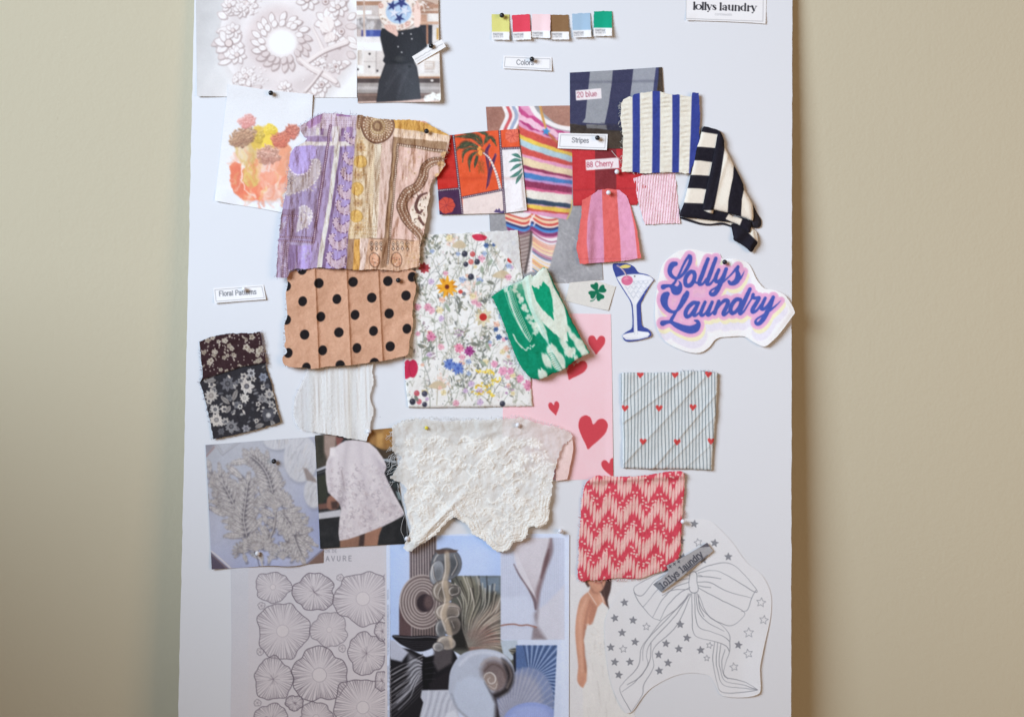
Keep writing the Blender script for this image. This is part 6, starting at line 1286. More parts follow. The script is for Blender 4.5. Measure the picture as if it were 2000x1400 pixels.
    for x, y, a, L in ((640, 330, -60, 16), (600, 380, -100, 14), (630, 440, 20, 16), (590, 440, 150, 14), (330, 600, 60, 20), (420, 640, -60, 18), (520, 890, 10, 15), (620, 880, 60, 16), (110, 1260, 60, 14), (180, 920, -150, 16), (160, 1010, -30, 16), (580, 1010, 40, 18)): leaf(*q1(x, y), a, L, 7, rng.choice([(150, 164, 146), (116, 120, 112)]))
    # the turned corner shows the unprinted back
    back = z([(600, 60), (660, 150), (720, 210), (790, 280), (850, 350), (890, 410), (960, 410), (960, 40)])
    cv.poly(back, (206, 207, 210), .88, 2); cv.mott(2, 3, 8, 2)
    for j in range(16): cv.ell(*q1(rng.uniform(700, 870), rng.uniform(80, 260)), rng.uniform(2, 5), rng.uniform(2, 4), (188, 184, 190), a=.4, soft=3)
    cv.put(np.clip(poly_sd(cv.X, cv.Y, np.array(z([(740, 400), (900, 640), (960, 900), (960, 1000), (830, 950), (740, 700), (660, 560)]))) / 14, 0, 1) * .0, (1, 1, 1))
    cv.blur(.6); cv.grain(2.4, 4)
    def h(X, Y, d):
        r = 2.2 * np.sqrt(np.clip(1 - (1 - np.clip(d / 7, 0, 1)) ** 2, 0, 1)) * (sstep(700, 790, Y) * .8 + .2)
        fold = 1.4 * np.exp(-((X - 950 - .55 * (Y - 480)) / 6) ** 2) * sstep(560, 500, Y)
        return r + .6 * fbm(X, Y, 34, 3, 2) + .12 * fbm(X, Y, 9, 6, 2) + fold + .8 * np.exp(-((Y - 640 + .1 * X - 90) / 5) ** 2)
    out = z([(120, 95), (230, 102), (420, 96), (650, 82), (852, 72), (862, 160), (872, 300), (892, 420), (925, 700), (936, 950), (946, 1120), (952, 1240), (960, 1338), (900, 1340), (700, 1342), (500, 1346), (250, 1348), (62, 1346), (50, 1240), (40, 1120), (38, 1010), (60, 800), (110, 500)])
    sheet('fabric_swatch', rough(out, .35, 4, 4), cv, 1.8, h, M_COTTON, .95, .8, 'folded white cloth printed with wildflowers and an orange marigold', 'fabric swatch', 'fabric swatches')
wildflower_cloth()

def ikat_cloth():
    k = 3.684; z = lambda pts: Z(pts, 780, 430, k); rng = random.Random(9)
    G, LT = (0, 134, 98), (206, 216, 204)
    cv = Cv(952, 516, 1160, 748, G)
    cv.poly(z([(900, 400), (1065, 330), (1120, 470), (1180, 600), (1205, 700), (1212, 880), (1130, 830), (1040, 745), (950, 620), (915, 520)]), LT); cv.poly(z([(952, 478), (1002, 488), (1038, 448), (1078, 482), (1106, 580), (1108, 712), (1040, 655), (985, 580)]), (0, 150, 108))
    cv.poly(z([(1060, 340), (1120, 460), (1250, 720), (1340, 880), (1250, 760), (1190, 620), (1110, 480)]), (0, 112, 84))
    cv.poly(z([(905, 380), (965, 400), (945, 470), (990, 640), (1060, 800), (1075, 900), (1040, 840), (960, 700), (905, 560), (880, 440)]), (190, 210, 196), .95, 2)
    cv.poly(z([(740, 480), (900, 405), (925, 470), (880, 500), (800, 470), (760, 520)]), (188, 208, 196), .9, 2); cv.poly(z([(790, 470), (880, 450), (900, 540), (860, 560), (810, 520)]), (60, 150, 116), .8, 3)
    for t in np.linspace(0, 1, 24):     # the braid
        x, y = 785 + 150 * t - 20 * math.sin(t * 3), 500 + 355 * t; s = 34
        for sg in (1, -1): cv.stroke(z([(x, y + 14), (x + sg * s * .6, y - 12)]), 1.7, LT, .9)
    cv.stroke(z([(750, 490), (800, 640), (880, 790), (940, 862)]), 1.4, (150, 200, 172), .8, 6); cv.stroke(z([(815, 490), (860, 640), (915, 770), (945, 850), (970, 800)]), 1.4, (150, 200, 172), .8, 6); cv.stroke(z([(822, 826), (850, 880), (910, 930), (968, 892)]), 3, LT, .9, 6)
    for t in np.linspace(0, 1, 14): x, y = 830 + 160 * t, 480 + 330 * t; cv.ell(780 + (x + rng.uniform(-10, 10)) / k, 430 + (y + rng.uniform(-14, 14)) / k, rng.uniform(3, 6), rng.uniform(3, 8), LT, .4, .85, 2)
    cv.stroke(z([(985, 740), (1010, 790), (1040, 840)]), [7, 5, 2], LT, .9, 4)
    for x, y, rx, ry, rt in ((1100, 940, 14, 22, -.5), (1140, 1010, 18, 26, -.4), (1190, 900, 8, 26, -.5), (1230, 950, 16, 12, -.4), (1210, 780, 7, 14, -.5), (1300, 900, 12, 22, -.5), (1250, 840, 8, 16, -.6), (1335, 960, 10, 16, -.5), (1030, 1110, 12, 16, -.3), (1060, 1010, 10, 22, -.4), (1275, 1000, 6, 12, -.4), (1170, 1060, 8, 10, -.3)): cv.ell(780 + x / k, 430 + y / k, rx * .75, ry * .75, LT, rt, .95, 3)
    for t in range(9): x, y = 1070 + 8 * t, 960 + 14 * t; cv.stroke(z([(x - 8, y), (x + 20, y - 14), (x + 46, y + 6)]), 1.1, (40, 120, 92), .8, 4)
    # yarns bleed lengthwise: jagged ikat edges
    ang = math.radians(64); c, n = math.cos(ang), math.sin(ang); across = cv.X * -n + cv.Y * c
    j = lattice(across, np.zeros_like(across), 2.6, 5) * 3.2 + lattice(across, cv.X * .02, 4.5, 6) * 1.5
    cv.warp(j * c, j * n); cv.mott(6, 4, 3, 2); cv.grain(3, 4)
    def h(X, Y, d):
        xf = np.interp(Y, [530, 600, 665, 740], [1026, 1036, 1066, 1100]); step = sstep(-3, 5, X - xf)
        return 3.2 * step + 1.8 * np.sqrt(np.clip(1 - (1 - np.clip(d / 8, 0, 1)) ** 2, 0, 1)) + 3.6 * sstep(600, 740, Y) + .5 * fbm(X, Y, 16, 3, 2) + 1.2 * np.exp(-((X - xf + 34) / 9) ** 2)
    out = z([(662, 548), (705, 520), (750, 492), (820, 458), (885, 432), (905, 408), (946, 388), (962, 408), (1000, 372), (1040, 338), (1062, 346), (1110, 450), (1170, 570), (1240, 720), (1310, 850), (1372, 955), (1300, 992), (1250, 1020), (1205, 1062), (1150, 1090), (1100, 1102), (1060, 1130), (1000, 1147), (945, 1135), (912, 1100), (880, 1062), (850, 1010), (828, 960), (812, 910), (800, 880), (782, 830), (760, 770), (735, 700), (700, 620)])
    o = sheet('fabric_swatch', rough(out, .5, 3, 7), cv, 5.0, h, M_COTTON, 1.0, 1.2, 'folded green and white ikat cloth with a heart shape', 'fabric swatch', 'fabric swatches')
    threads('frayed_threads', [fray_paths(z([(1372, 955), (1205, 1062), (1100, 1102), (1000, 1147), (880, 1062), (828, 960), (760, 770), (700, 620), (662, 548)]), 120, 5, 5.5, 3), fray_paths(z([(662, 548), (885, 432)]), 40, 6, 5, 4)], plain('pale_green_yarn', (.50, .58, .50), .9, .1), .00018, o)
ikat_cloth()
# ------------------------------------------------------------------ lower left: dark florals, white cloths, relief and mushroom prints
def dark_floral():
    k = 3.889; z = lambda pts: Z(pts, 370, 510, k); rng = random.Random(15); q1 = lambda a, b: (370 + a / k, 510 + b / k)
    cv = Cv(384, 640, 556, 864, (47, 46, 52))
    top = z([(40, 560), (300, 500), (620, 500), (620, 770), (580, 772), (480, 790), (400, 800), (250, 850), (85, 905), (40, 905)])
    FL = [(176, 172, 170), (148, 146, 148), (120, 120, 126), (196, 190, 186), (96, 96, 104)]
    def daisy(x, y, r, n, c, eye, p=.5):
        X, Y = q1(x, y); r /= k * 1.12
        for j in range(n): petal(cv, X, Y, j * 360 / n + rng.uniform(-6, 6), r * rng.uniform(.85, 1.1), r * p * 1.05, c, None, tuple(v * .72 for v in c))
        cv.ell(X, Y, r * .34, r * .34, eye); cv.ell(X, Y, r * .2, r * .2, tuple(min(255, v + 30) for v in eye))
    for i in range(90): x, y = rng.uniform(80, 690), rng.uniform(800, 1350); cv.ell(*q1(x, y), rng.uniform(1.5, 4), rng.uniform(1, 3), rng.choice([(84, 84, 92), (110, 110, 116), (70, 70, 78), (150, 148, 150)]), rng.uniform(0, 3), .9)
    for i in range(34):
        x, y = rng.uniform(90, 670), rng.uniform(850, 1340); daisy(x, y, rng.uniform(22, 38), rng.choice((5, 6)), rng.choice(FL), (66, 66, 74), .6)
    for i in range(30): x, y = rng.uniform(90, 680), rng.uniform(840, 1340); petal(cv, *q1(x, y), rng.uniform(0, 360), rng.uniform(6, 12), rng.uniform(3, 5), rng.choice(FL))
    daisy(290, 930, 66, 8, (104, 104, 112), (60, 60, 66), .45); daisy(435, 950, 66, 7, (196, 192, 190), (84, 84, 92), .62); daisy(165, 1020, 62, 11, (186, 180, 176), (130, 124, 122), .34); daisy(418, 1040, 44, 9, (206, 202, 198), (150, 146, 144), .45)
    daisy(205, 1205, 62, 9, (198, 192, 188), (120, 118, 120), .5); daisy(195, 1125, 46, 10, (190, 186, 184), (80, 80, 86), .4); daisy(318, 1255, 60, 10, (132, 132, 138), (70, 70, 76), .4); daisy(555, 1045, 44, 8, (140, 138, 142), (90, 90, 96), .5); daisy(608, 1010, 46, 8, (176, 172, 170), (100, 98, 104), .5)
    daisy(600, 1170, 66, 6, (78, 78, 86), (150, 148, 150), .75); daisy(385, 1105, 26, 7, (200, 196, 192), (40, 40, 46)); daisy(560, 880, 44, 6, (132, 138, 156), (80, 84, 98), .6); daisy(470, 850, 40, 7, (178, 178, 184), (60, 60, 66), .5); daisy(430, 1270, 40, 6, (146, 146, 154), (84, 84, 92), .5)
    for x, y, a, L in ((240, 1030, 40, 22), (330, 1060, -70, 24), (130, 905, 0, 19), (280, 1150, -60, 16), (620, 1210, 60, 16), (500, 1260, -20, 18)): petal(cv, *q1(x, y), a, L, 9.5, (134, 130, 130), (38, 38, 44), (84, 82, 86))
    cv.clip_poly(top); cv.poly(top, (54, 34, 38))
    for i in range(90): x, y = rng.uniform(75, 600), rng.uniform(540, 880); cv.ell(*q1(x, y), 1.1, 1.1, (196, 184, 176))
    for i in range(34):
        x, y = rng.uniform(90, 590), rng.uniform(560, 860); daisy(x, y, rng.uniform(20, 32), 5, rng.choice([(182, 172, 158), (168, 158, 144), (192, 184, 172)]), (120, 104, 94), .7)
    for i in range(26): x, y = rng.uniform(80, 590), rng.uniform(555, 860); petal(cv, *q1(x, y), rng.uniform(0, 360), rng.uniform(5, 9), 3.4, rng.choice([(170, 160, 148), (140, 126, 116)]))
    cv.clip = None
    cv.mott(3, 4, 3, 2); cv.grain(2.6, 5)
    def h(X, Y, d):
        s = (Y - 510) * k - np.interp((X - 370) * k, [85, 250, 400, 480, 580], [905, 850, 800, 790, 772])
        return 2.0 * sstep(8, -6, s) * sstep(-160, -6, s) + 1.2 * np.exp(-((s + 150) / 30) ** 2) + 1.2 * np.exp(-((s + 210 + .3 * (X - 400)) / 22) ** 2) + 1.4 * sstep(770, 850, Y) + .4 * fbm(X, Y, 14, 4, 2) + 1.0 * sstep(500, 546, X)
    out = z([(75, 612), (150, 580), (230, 560), (330, 545), (360, 552), (400, 545), (470, 548), (540, 535), (552, 600), (570, 700), (582, 760), (580, 800), (600, 870), (620, 920), (640, 1010), (665, 1120), (692, 1222), (600, 1250), (500, 1282), (340, 1320), (182, 1352), (165, 1260), (150, 1180), (125, 1080), (105, 990), (78, 920), (96, 890), (100, 830), (88, 760), (86, 690)])
    o = sheet('fabric_swatch', rough(out, .5, 3, 4), cv, 2.2, h, M_COTTON, 1.0, .6, 'dark floral swatch, maroon above and charcoal below, near the left edge', 'fabric swatch', 'fabric swatches')
    threads('frayed_threads', [fray_paths(z([(182, 1352), (105, 990), (78, 920), (96, 890), (86, 690), (75, 612)]), 40, 4, 2.6, 3), fray_paths(z([(540, 535), (570, 700), (582, 800)]), 34, 6, 3.6, 5)], plain('grey_maroon_yarn', (.30, .24, .25), .9, .1), .00017, o)
dark_floral()

def white_crinkle():
    k = 3.889; z = lambda pts: Z(pts, 370, 510, k)
    cv = Cv(566, 700, 742, 872, (222, 224, 227))
    col = lattice(cv.X - .04 * cv.Y, np.zeros_like(cv.X), 5, 3); cv.put(np.clip(col * .9, 0, 1) * .5, (206, 208, 212)); cv.put(sstep(676, 682, cv.X + .03 * (cv.Y - 760)) * sstep(690, 686, cv.X) * .6, (212, 211, 208)); cv.put(sstep(604, 600, cv.X) * .5, (226, 229, 235))
    for x in (612, 633, 640, 648, 668, 684, 696):
        for y in range(716, 868, 4): 
            if (y * 7 + x) % 3: cv.stroke([(x - .03 * (y - 760), y), (x - .03 * (y - 760) + .6, y + 2.2)], .8, (186, 188, 190), .6)
    cv.grain(2.4, 3)
    def h(X, Y, d):
        u = X - .03 * (Y - 760)
        return .45 * lattice(u, Y * .05, 4.2, 5) + .6 * lattice(u, Y * .03, 13, 6) + .35 * fbm(X, Y, 3.2, 8, 2) * lattice(u, Y * .02, 8, 9) + 1.4 * sstep(700, 728, X) + 2.2 * sstep(800, 858, Y)
    out = z([(905, 800), (1400, 760), (1388, 830), (1398, 930), (1375, 1000), (1372, 1045), (1398, 1120), (1396, 1160), (1375, 1230), (1372, 1290), (1342, 1366), (1260, 1352), (1190, 1341), (1100, 1322), (1000, 1306), (920, 1294), (848, 1286), (810, 1230), (790, 1180), (792, 1110), (802, 1030), (835, 960), (862, 900)])
    o = sheet('fabric_swatch', rough(out, .5, 3, 8), cv, 2.2, h, M_LACE, 1.0, .4, 'white crinkled gauze swatch hanging below the polka dot cloth', 'fabric swatch', 'fabric swatches', sheer=lambda X, Y, d: .88 - .45 * sstep(618, 596, X) - .1 * lattice(X, Y * .05, 6, 4))
    threads('frayed_threads', [fray_paths(z([(1342, 1366), (1372, 1290), (1396, 1160), (1372, 1045), (1398, 930)]), 26, 3, 3, 5), fray_paths(z([(848, 1286), (790, 1180), (802, 1030), (862, 900)]), 24, 3, 2.4, 6)], plain('white_yarn', (.70, .69, .68), .9, .1), .00016, o)
white_crinkle()

def embroidery_photo():
    k = 4.255; z = lambda pts: Z(pts, 350, 820, k); rng = random.Random(23); q1 = lambda a, b: (350 + a / k, 820 + b / k)
    cv = Cv(396, 846, 640, 1118, (172, 177, 196)); cv.grad(430, 870, (168, 172, 184), 520, 1110, (160, 168, 206))
    cv.put(np.clip(.6 - .0 * cv.X, 0, 1) * np.clip(fbm(cv.X, cv.Y, 60, 3) * .5 + .2, 0, .5), (186, 188, 200)); cv.put(sstep(585, 625, cv.X) * sstep(940, 1000, cv.Y) * .4, (138, 148, 190))
    cv.stroke(z([(310, 205), (360, 285), (500, 180)]), 4.5, (136, 136, 148), .8, 0, 2); cv.stroke(z([(310, 205), (358, 282), (498, 182)]), 2, (186, 188, 198), .9, 0, 1.4); cv.stroke(z([(225, 300), (290, 225)]), 4, (146, 120, 122), .8, 0, 2); cv.poly(z([(215, 200), (300, 200), (225, 290)]), (128, 126, 138), .8, 4)
    # balls of thread
    for x, y, rx, ry in ((815, 170, 115, 78), (1010, 320, 142, 195), (1120, 600, 84, 130)):
        cv.ell(*q1(x + 10, y + 14), rx / k, ry / k, (132, 134, 150), 0, .7, 8); cv.ell(*q1(x, y), rx / k, ry / k, (190, 192, 202), 0, 1, 3)
        for j in range(90):
            a = rng.uniform(0, 2 * math.pi); r = math.sqrt(rng.random()); u, v = x + rx * r * math.cos(a), y + ry * r * math.sin(a); d = rng.uniform(.8, 1.6) if x > 900 else rng.uniform(1.3, 1.9)
            L = 44; cv.clip = None
            p0, p1 = (u - L * math.cos(d), v + L * math.sin(d)), (u + L * math.cos(d), v - L * math.sin(d))
            if all(((q[0] - x) / rx) ** 2 + ((q[1] - y) / ry) ** 2 < 1.02 for q in (p0, p1)): cv.stroke(z([p0, p1]), rng.uniform(.8, 1.6), rng.choice([(168, 170, 182), (208, 209, 216), (178, 172, 172), (150, 150, 160)]), .55)
    cv.poly(z([(1030, 400), (1060, 400), (1130, 490), (1150, 520), (1060, 500)]), (126, 112, 108), .8, 4)
    # hoop edges
    cv.poly(z([(255, 1090), (330, 1160), (440, 1260), (255, 1260)]), (84, 76, 96), 1, 1.5); cv.stroke(z([(240, 1070), (330, 1140), (450, 1250)]), 2.4, (206, 202, 206), 1, 5); cv.stroke(z([(240, 1095), (320, 1160), (410, 1250)]), 1.2, (150, 130, 130), 1, 5)
    cv.poly(z([(1210, 1070), (1150, 1120), (1060, 1200), (1210, 1210)]), (120, 94, 86), 1, 1.5); cv.stroke(z([(1220, 1050), (1140, 1120), (1030, 1215)]), 1.4, (96, 92, 112), 1, 4)
    LT, MD, DK = (196, 193, 196), (160, 156, 161), (92, 88, 98)
    def stitched(x, y, a, L, w):
        X, Y = q1(x, y); w = w * 1.05; cv.stroke([(X + .9, Y + 1.5), (X + .9 + L / k * .85 * math.cos(math.radians(a)), Y + 1.5 + L / k * .85 * math.sin(math.radians(a)))], [w / k * .8, w / k * .5], DK, .55, 0, 3); petal(cv, X, Y, a, L / k, w / k, MD)
        c, n = math.cos(math.radians(a)), math.sin(math.radians(a))
        petal(cv, X - n * -w / k * .14 * 0, Y, a, L / k * .96, w / k * .5, LT)
        for j in range(int(L / 7)):
            t = rng.uniform(.1, .95) * L / k; sd = rng.choice((-1, 1)) * w / k * .33 * (1 - abs(t * k / L - .5))
            cv.stroke([(X + c * t, Y + n * t), (X + c * (t + 2) - n * sd * 1.6, Y + n * (t + 2) + c * sd * 1.6)], .8, rng.choice([(120, 114, 116), (202, 198, 196), (136, 130, 132)]), .75)
        cv.stroke([(X + c * L / k * .1, Y + n * L / k * .1), (X + c * L / k * .9, Y + n * L / k * .9)], .8, (110, 104, 106), .7)
    def spray(pts, leaves, w=6):
        for l in leaves: stitched(*l)
        p = spl(z(pts), 8); cv.stroke(p + (1, 1.4), w / k * 1.2 + 1, DK, .9); cv.stroke(p, w / k + .9, (174, 168, 168), 1)
    for j in range(120):      # small stitched leaves filling the ground between the sprays
        t = rng.random(); bx, by = rng.choice([(300, 600), (480, 760), (560, 900), (640, 1080), (770, 560), (800, 820), (930, 900), (700, 420), (420, 520), (560, 620), (860, 1080), (720, 980), (990, 1010)])
        stitched(bx + rng.gauss(0, 50), by + rng.gauss(0, 50), rng.uniform(-170, 30), rng.uniform(60, 110), rng.uniform(30, 42))
    spray([(770, 590), (745, 470), (700, 400), (640, 350), (560, 325)], [(700, 410, -108, 200, 58), (730, 430, -90, 190, 52), (650, 350, -150, 150, 58), (600, 330, 170, 190, 56), (760, 520, -70, 170, 44), (775, 580, -75, 150, 46), (640, 380, -165, 100, 40), (735, 470, 170, 140, 46), (750, 520, 195, 150, 48), (765, 580, 205, 160, 44), (800, 590, -45, 120, 40)])
    spray([(550, 960), (530, 840), (545, 700), (560, 600)], [(560, 620, -110, 200, 52), (545, 600, -140, 130, 50), (555, 620, -85, 180, 44), (600, 640, -70, 120, 44), (545, 720, -125, 170, 60), (560, 760, -50, 170, 54), (550, 860, -130, 190, 50), (570, 880, -60, 190, 60), (590, 930, -50, 170, 52)])
    spray([(560, 980), (500, 820), (440, 640), (410, 560)], [(520, 480, -140, 170, 60), (450, 640, 200, 120, 46), (480, 740, 180, 170, 50), (500, 790, 190, 190, 52), (510, 840, 180, 170, 48), (530, 900, 185, 160, 56), (540, 960, 180, 180, 58), (400, 720, -160, 160, 50), (520, 760, -70, 90, 40)])
    spray([(840, 760), (920, 870), (960, 1000), (930, 1100)], [(860, 770, -15, 170, 52), (890, 800, -5, 170, 52), (910, 830, 8, 170, 54), (930, 870, 15, 180, 56), (945, 920, 28, 200, 58), (955, 960, 40, 210, 56), (960, 1000, 62, 120, 46), (950, 1050, 60, 130, 44)])
    spray([(800, 760), (790, 880), (750, 990)], [(790, 800, -150, 130, 56), (800, 830, -35, 140, 56), (790, 880, 215, 110, 50), (780, 900, -40, 120, 46), (740, 990, -120, 150, 46), (720, 860, -100, 100, 40)])
    def fan(x, y, r, a0, a1, n, inner=.45):
        for j in range(n): a = a0 + (a1 - a0) * j / (n - 1); stitched(x + r * inner * math.cos(math.radians(a)), y + r * inner * math.sin(math.radians(a)), a, r * .62, r * .26)
        for j in range(n - 2): a = a0 + (a1 - a0) * (j + 1) / (n - 1); stitched(x, y, a, r * .5, r * .2)
        cv.ell(*q1(x, y), r * .16 / k, r * .14 / k, (170, 164, 164))
    fan(790, 720, 160, -175, -5, 13); fan(640, 1070, 140, -190, 0, 13); fan(400, 600, 120, -215, 40, 12); fan(270, 520, 100, -120, 60, 9); fan(860, 1140, 120, -180, -10, 9); fan(520, 1090, 80, 140, 260, 6); fan(290, 680, 80, -100, 80, 7)
    for stem_, side in (([(775, 600), (740, 470), (680, 370), (600, 300)], 1), ([(560, 970), (510, 820), (430, 650), (360, 520)], 1), ([(850, 770), (930, 890), (965, 1010), (1010, 1120)], 1), ([(560, 960), (535, 820), (550, 680), (570, 520)], 1)):
        p = spl(stem_, 7)
        for i in range(1, len(p) - 1, 2):
            d = p[i + 1] - p[i]; a = math.degrees(math.atan2(d[1], d[0])); t = i / len(p)
            for sg in (-1, 1): stitched(p[i][0], p[i][1], a + sg * (52 - 22 * t), 150 * (1 - .45 * t), 46)
        stitched(p[-1][0], p[-1][1], a, 100, 44)
        q = np.array(z(p)); cv.stroke(q + (1, 1.3), 2.4, DK, .8); cv.stroke(q, 1.9, (182, 178, 180), 1)
    for l in ((260, 430, -100, 110, 40), (340, 460, -95, 120, 34), (250, 720, 30, 160, 50), (960, 950, -100, 90, 40), (900, 1000, -110, 90, 44), (1000, 940, -20, 120, 50), (690, 1180, -100, 90, 34), (740, 1190, -70, 90, 34), (560, 1180, -110, 80, 34)): stitched(*l)
    cv.stroke(z([(640, 1090), (670, 1150), (700, 1230)]), 3, (184, 178, 178), 1, 4); cv.stroke(z([(625, 1090), (650, 1150), (670, 1230)]), 2, DK, .8, 4)
    cv.photo(3, .8, 4); cv.grain(3, 5)
    out = z([(218, 207), (700, 170), (1125, 138), (1160, 560), (1185, 900), (1200, 1075), (1198, 1185), (1060, 1195), (980, 1210), (900, 1215), (830, 1211), (750, 1208), (670, 1213), (600, 1220), (430, 1231), (270, 1240), (245, 720)])
    def h(X, Y, d): return 1.6 * sstep(1060, 1108, Y) * (1.1 + np.sin(X / 27)) + .4 * sstep(430, 405, X)
    sheet('photo_print', out, cv, .85, h, M_PHOTO, 1.15, .25, 'printed photo of white embroidered leaves and flowers in a hoop, under the dark floral swatch', 'photo')
embroidery_photo()

def jacket_photo():
    k = 4.255; z = lambda pts: Z(pts, 350, 820, k); rng = random.Random(29); q1 = lambda a, b: (350 + a / k, 820 + b / k)
    cv = Cv(608, 828, 812, 1078, (30, 29, 30))
    cv.poly(z([(1100, 80), (1330, 80), (1300, 380), (1140, 400)]), (62, 56, 46), 1, 6); cv.poly(z([(1200, 120), (1310, 110), (1300, 230), (1230, 330), (1200, 250)]), (150, 130, 122), 1, 6); cv.poly(z([(1140, 150), (1200, 130), (1200, 360), (1140, 380)]), (50, 48, 36), .9, 5)
    cv.poly(z([(1500, 90), (1800, 50), (1800, 270), (1700, 260), (1560, 180)]), (146, 104, 52), 1, 4); cv.poly(z([(1640, 110), (1700, 100), (1690, 230), (1640, 220)]), (186, 142, 78), .8, 6); cv.poly(z([(1700, 80), (1800, 70), (1800, 180), (1720, 190)]), (170, 120, 54), .9, 6); cv.poly(z([(1600, 240), (1800, 250), (1800, 320), (1680, 320)]), (64, 50, 34), 1, 6)
    cv.mott(7, 10, 3, 2)
    cv.stroke(z([(1100, 425), (1150, 415), (1230, 385)]), 5, (172, 176, 188), 1, 4); cv.stroke(z([(1100, 455), (1160, 440), (1240, 412)]), 1.6, (90, 92, 100), 1, 4); cv.stroke(z([(1700, 330), (1790, 345), (1900, 350)]), 4, (166, 176, 190), 1, 4)
    cv.poly(z([(1100, 770), (1340, 740), (1350, 800), (1100, 830)]), (186, 188, 198), 1, 1.4); cv.stroke(z([(1140, 770), (1330, 742)]), 2, (70, 70, 76), 1); cv.poly(z([(1800, 590), (1900, 610), (1900, 680), (1820, 660)]), (120, 140, 146), .9, 3); cv.poly(z([(1730, 380), (1850, 400), (1870, 560), (1780, 560)]), (42, 50, 52), 1, 4)
    cv.poly(z([(1150, 470), (1220, 450), (1235, 640), (1160, 740)]), (44, 46, 34), 1, 5); cv.poly(z([(1150, 700), (1225, 690), (1240, 735), (1160, 745)]), (110, 74, 64), 1, 3)
    SK = (138, 98, 80)
    cv.poly(z([(1236, 640), (1290, 620), (1325, 660), (1325, 720), (1290, 745), (1240, 740), (1225, 700)]), (140, 96, 80), 1, 2, 3); cv.poly(z([(1260, 680), (1320, 670), (1320, 735), (1270, 740)]), (58, 40, 36), .9, 4)
    cv.poly(z([(1335, 990), (1510, 960), (1500, 1040), (1490, 1100), (1338, 1100)]), SK, 1, 2); cv.poly(z([(1540, 930), (1690, 880), (1660, 960), (1640, 1100), (1520, 1100)]), (150, 106, 86), 1, 2); cv.poly(z([(1500, 960), (1545, 930), (1530, 1100), (1486, 1100)]), (60, 42, 38), 1, 3)
    J = (206, 200, 208)
    cv.poly(z([(1300, 140), (1370, 150), (1330, 210), (1310, 215)]), (120, 70, 64), 1, 2)
    jac = z([(1255, 230), (1300, 222), (1330, 200), (1380, 172), (1440, 164), (1520, 168), (1580, 190), (1640, 240), (1690, 310), (1720, 370), (1722, 400), (1705, 440), (1740, 520), (1790, 620), (1840, 710), (1876, 778), (1860, 795), (1780, 840), (1700, 880), (1600, 920), (1480, 965), (1400, 990), (1332, 1002), (1324, 940), (1330, 840), (1345, 740), (1330, 690), (1250, 612), (1236, 600), (1222, 520), (1216, 430), (1222, 350), (1250, 290)])
    cv.poly(jac, J, 1, 1.3)
    cv.clip_poly(jac)
    cv.poly(z([(1350, 430), (1370, 600), (1345, 740), (1310, 700), (1330, 560)]), (160, 150, 160), .7, 6); cv.poly(z([(1640, 320), (1720, 380), (1700, 440), (1660, 400)]), (182, 174, 186), .8, 4); cv.stroke(z([(1348, 420), (1368, 520), (1372, 590)]), 1.6, (130, 112, 116), .8, 4)
    cv.poly(z([(1560, 600), (1870, 760), (1700, 900), (1340, 1000), (1350, 900)]), (196, 188, 196), .5, 12); cv.poly(z([(1235, 230), (1300, 240), (1290, 300), (1240, 330)]), (226, 222, 228), .8, 4)
    for q, w, c, a in (([(1400, 180), (1380, 320), (1370, 500), (1350, 700)], 8, (176, 168, 178), .5), ([(1500, 200), (1520, 400), (1560, 640), (1600, 880)], 10, (186, 178, 188), .4), ([(1620, 300), (1680, 480), (1760, 680), (1800, 800)], 9, (180, 172, 182), .45), ([(1440, 400), (1430, 620), (1410, 900)], 9, (222, 218, 224), .5), ([(1260, 320), (1250, 460), (1270, 580)], 6, (184, 176, 186), .6), ([(1300, 280), (1300, 420), (1310, 560)], 6, (224, 220, 226), .5)): cv.stroke(z(q), w, c, a, 6, 9)
    for i in range(520):
        x, y = rng.uniform(1230, 1860), 300 + 680 * rng.random() ** .75
        if y < 400 and rng.random() < .6: continue
        a = rng.uniform(0, 6.3); r = rng.uniform(8, 20)
        pts = [(x + r * math.cos(a + t) * (1 - .1 * t), y + r * math.sin(a + t) * (1 - .1 * t)) for t in np.linspace(0, rng.uniform(2, 4.6), 7)]
        cv.stroke(z(pts), rng.uniform(.8, 1.5), rng.choice([(166, 154, 164), (142, 130, 142), (180, 164, 170), (224, 220, 224)]), rng.uniform(.4, .85), 3)
    cv.stroke(z([(1335, 960), (1480, 920), (1700, 840), (1860, 760)]), 1.2, (222, 218, 224), .8, 5)
    cv.clip = None
    cv.photo(7, .8, 5); cv.grain(3, 5)
    sheet('photo_print', z([(1128, 128), (1450, 96), (1780, 64), (1800, 300), (1840, 640), (1925, 1024), (1880, 1027), (1500, 1046), (1172, 1068), (1150, 600)]), cv, 1.25, lambda X, Y, d: .9 * sstep(1020, 1070, Y), M_PHOTO, 1.15, .25, 'printed photo of a person bending in a white embroidered jacket', 'photo')
jacket_photo()

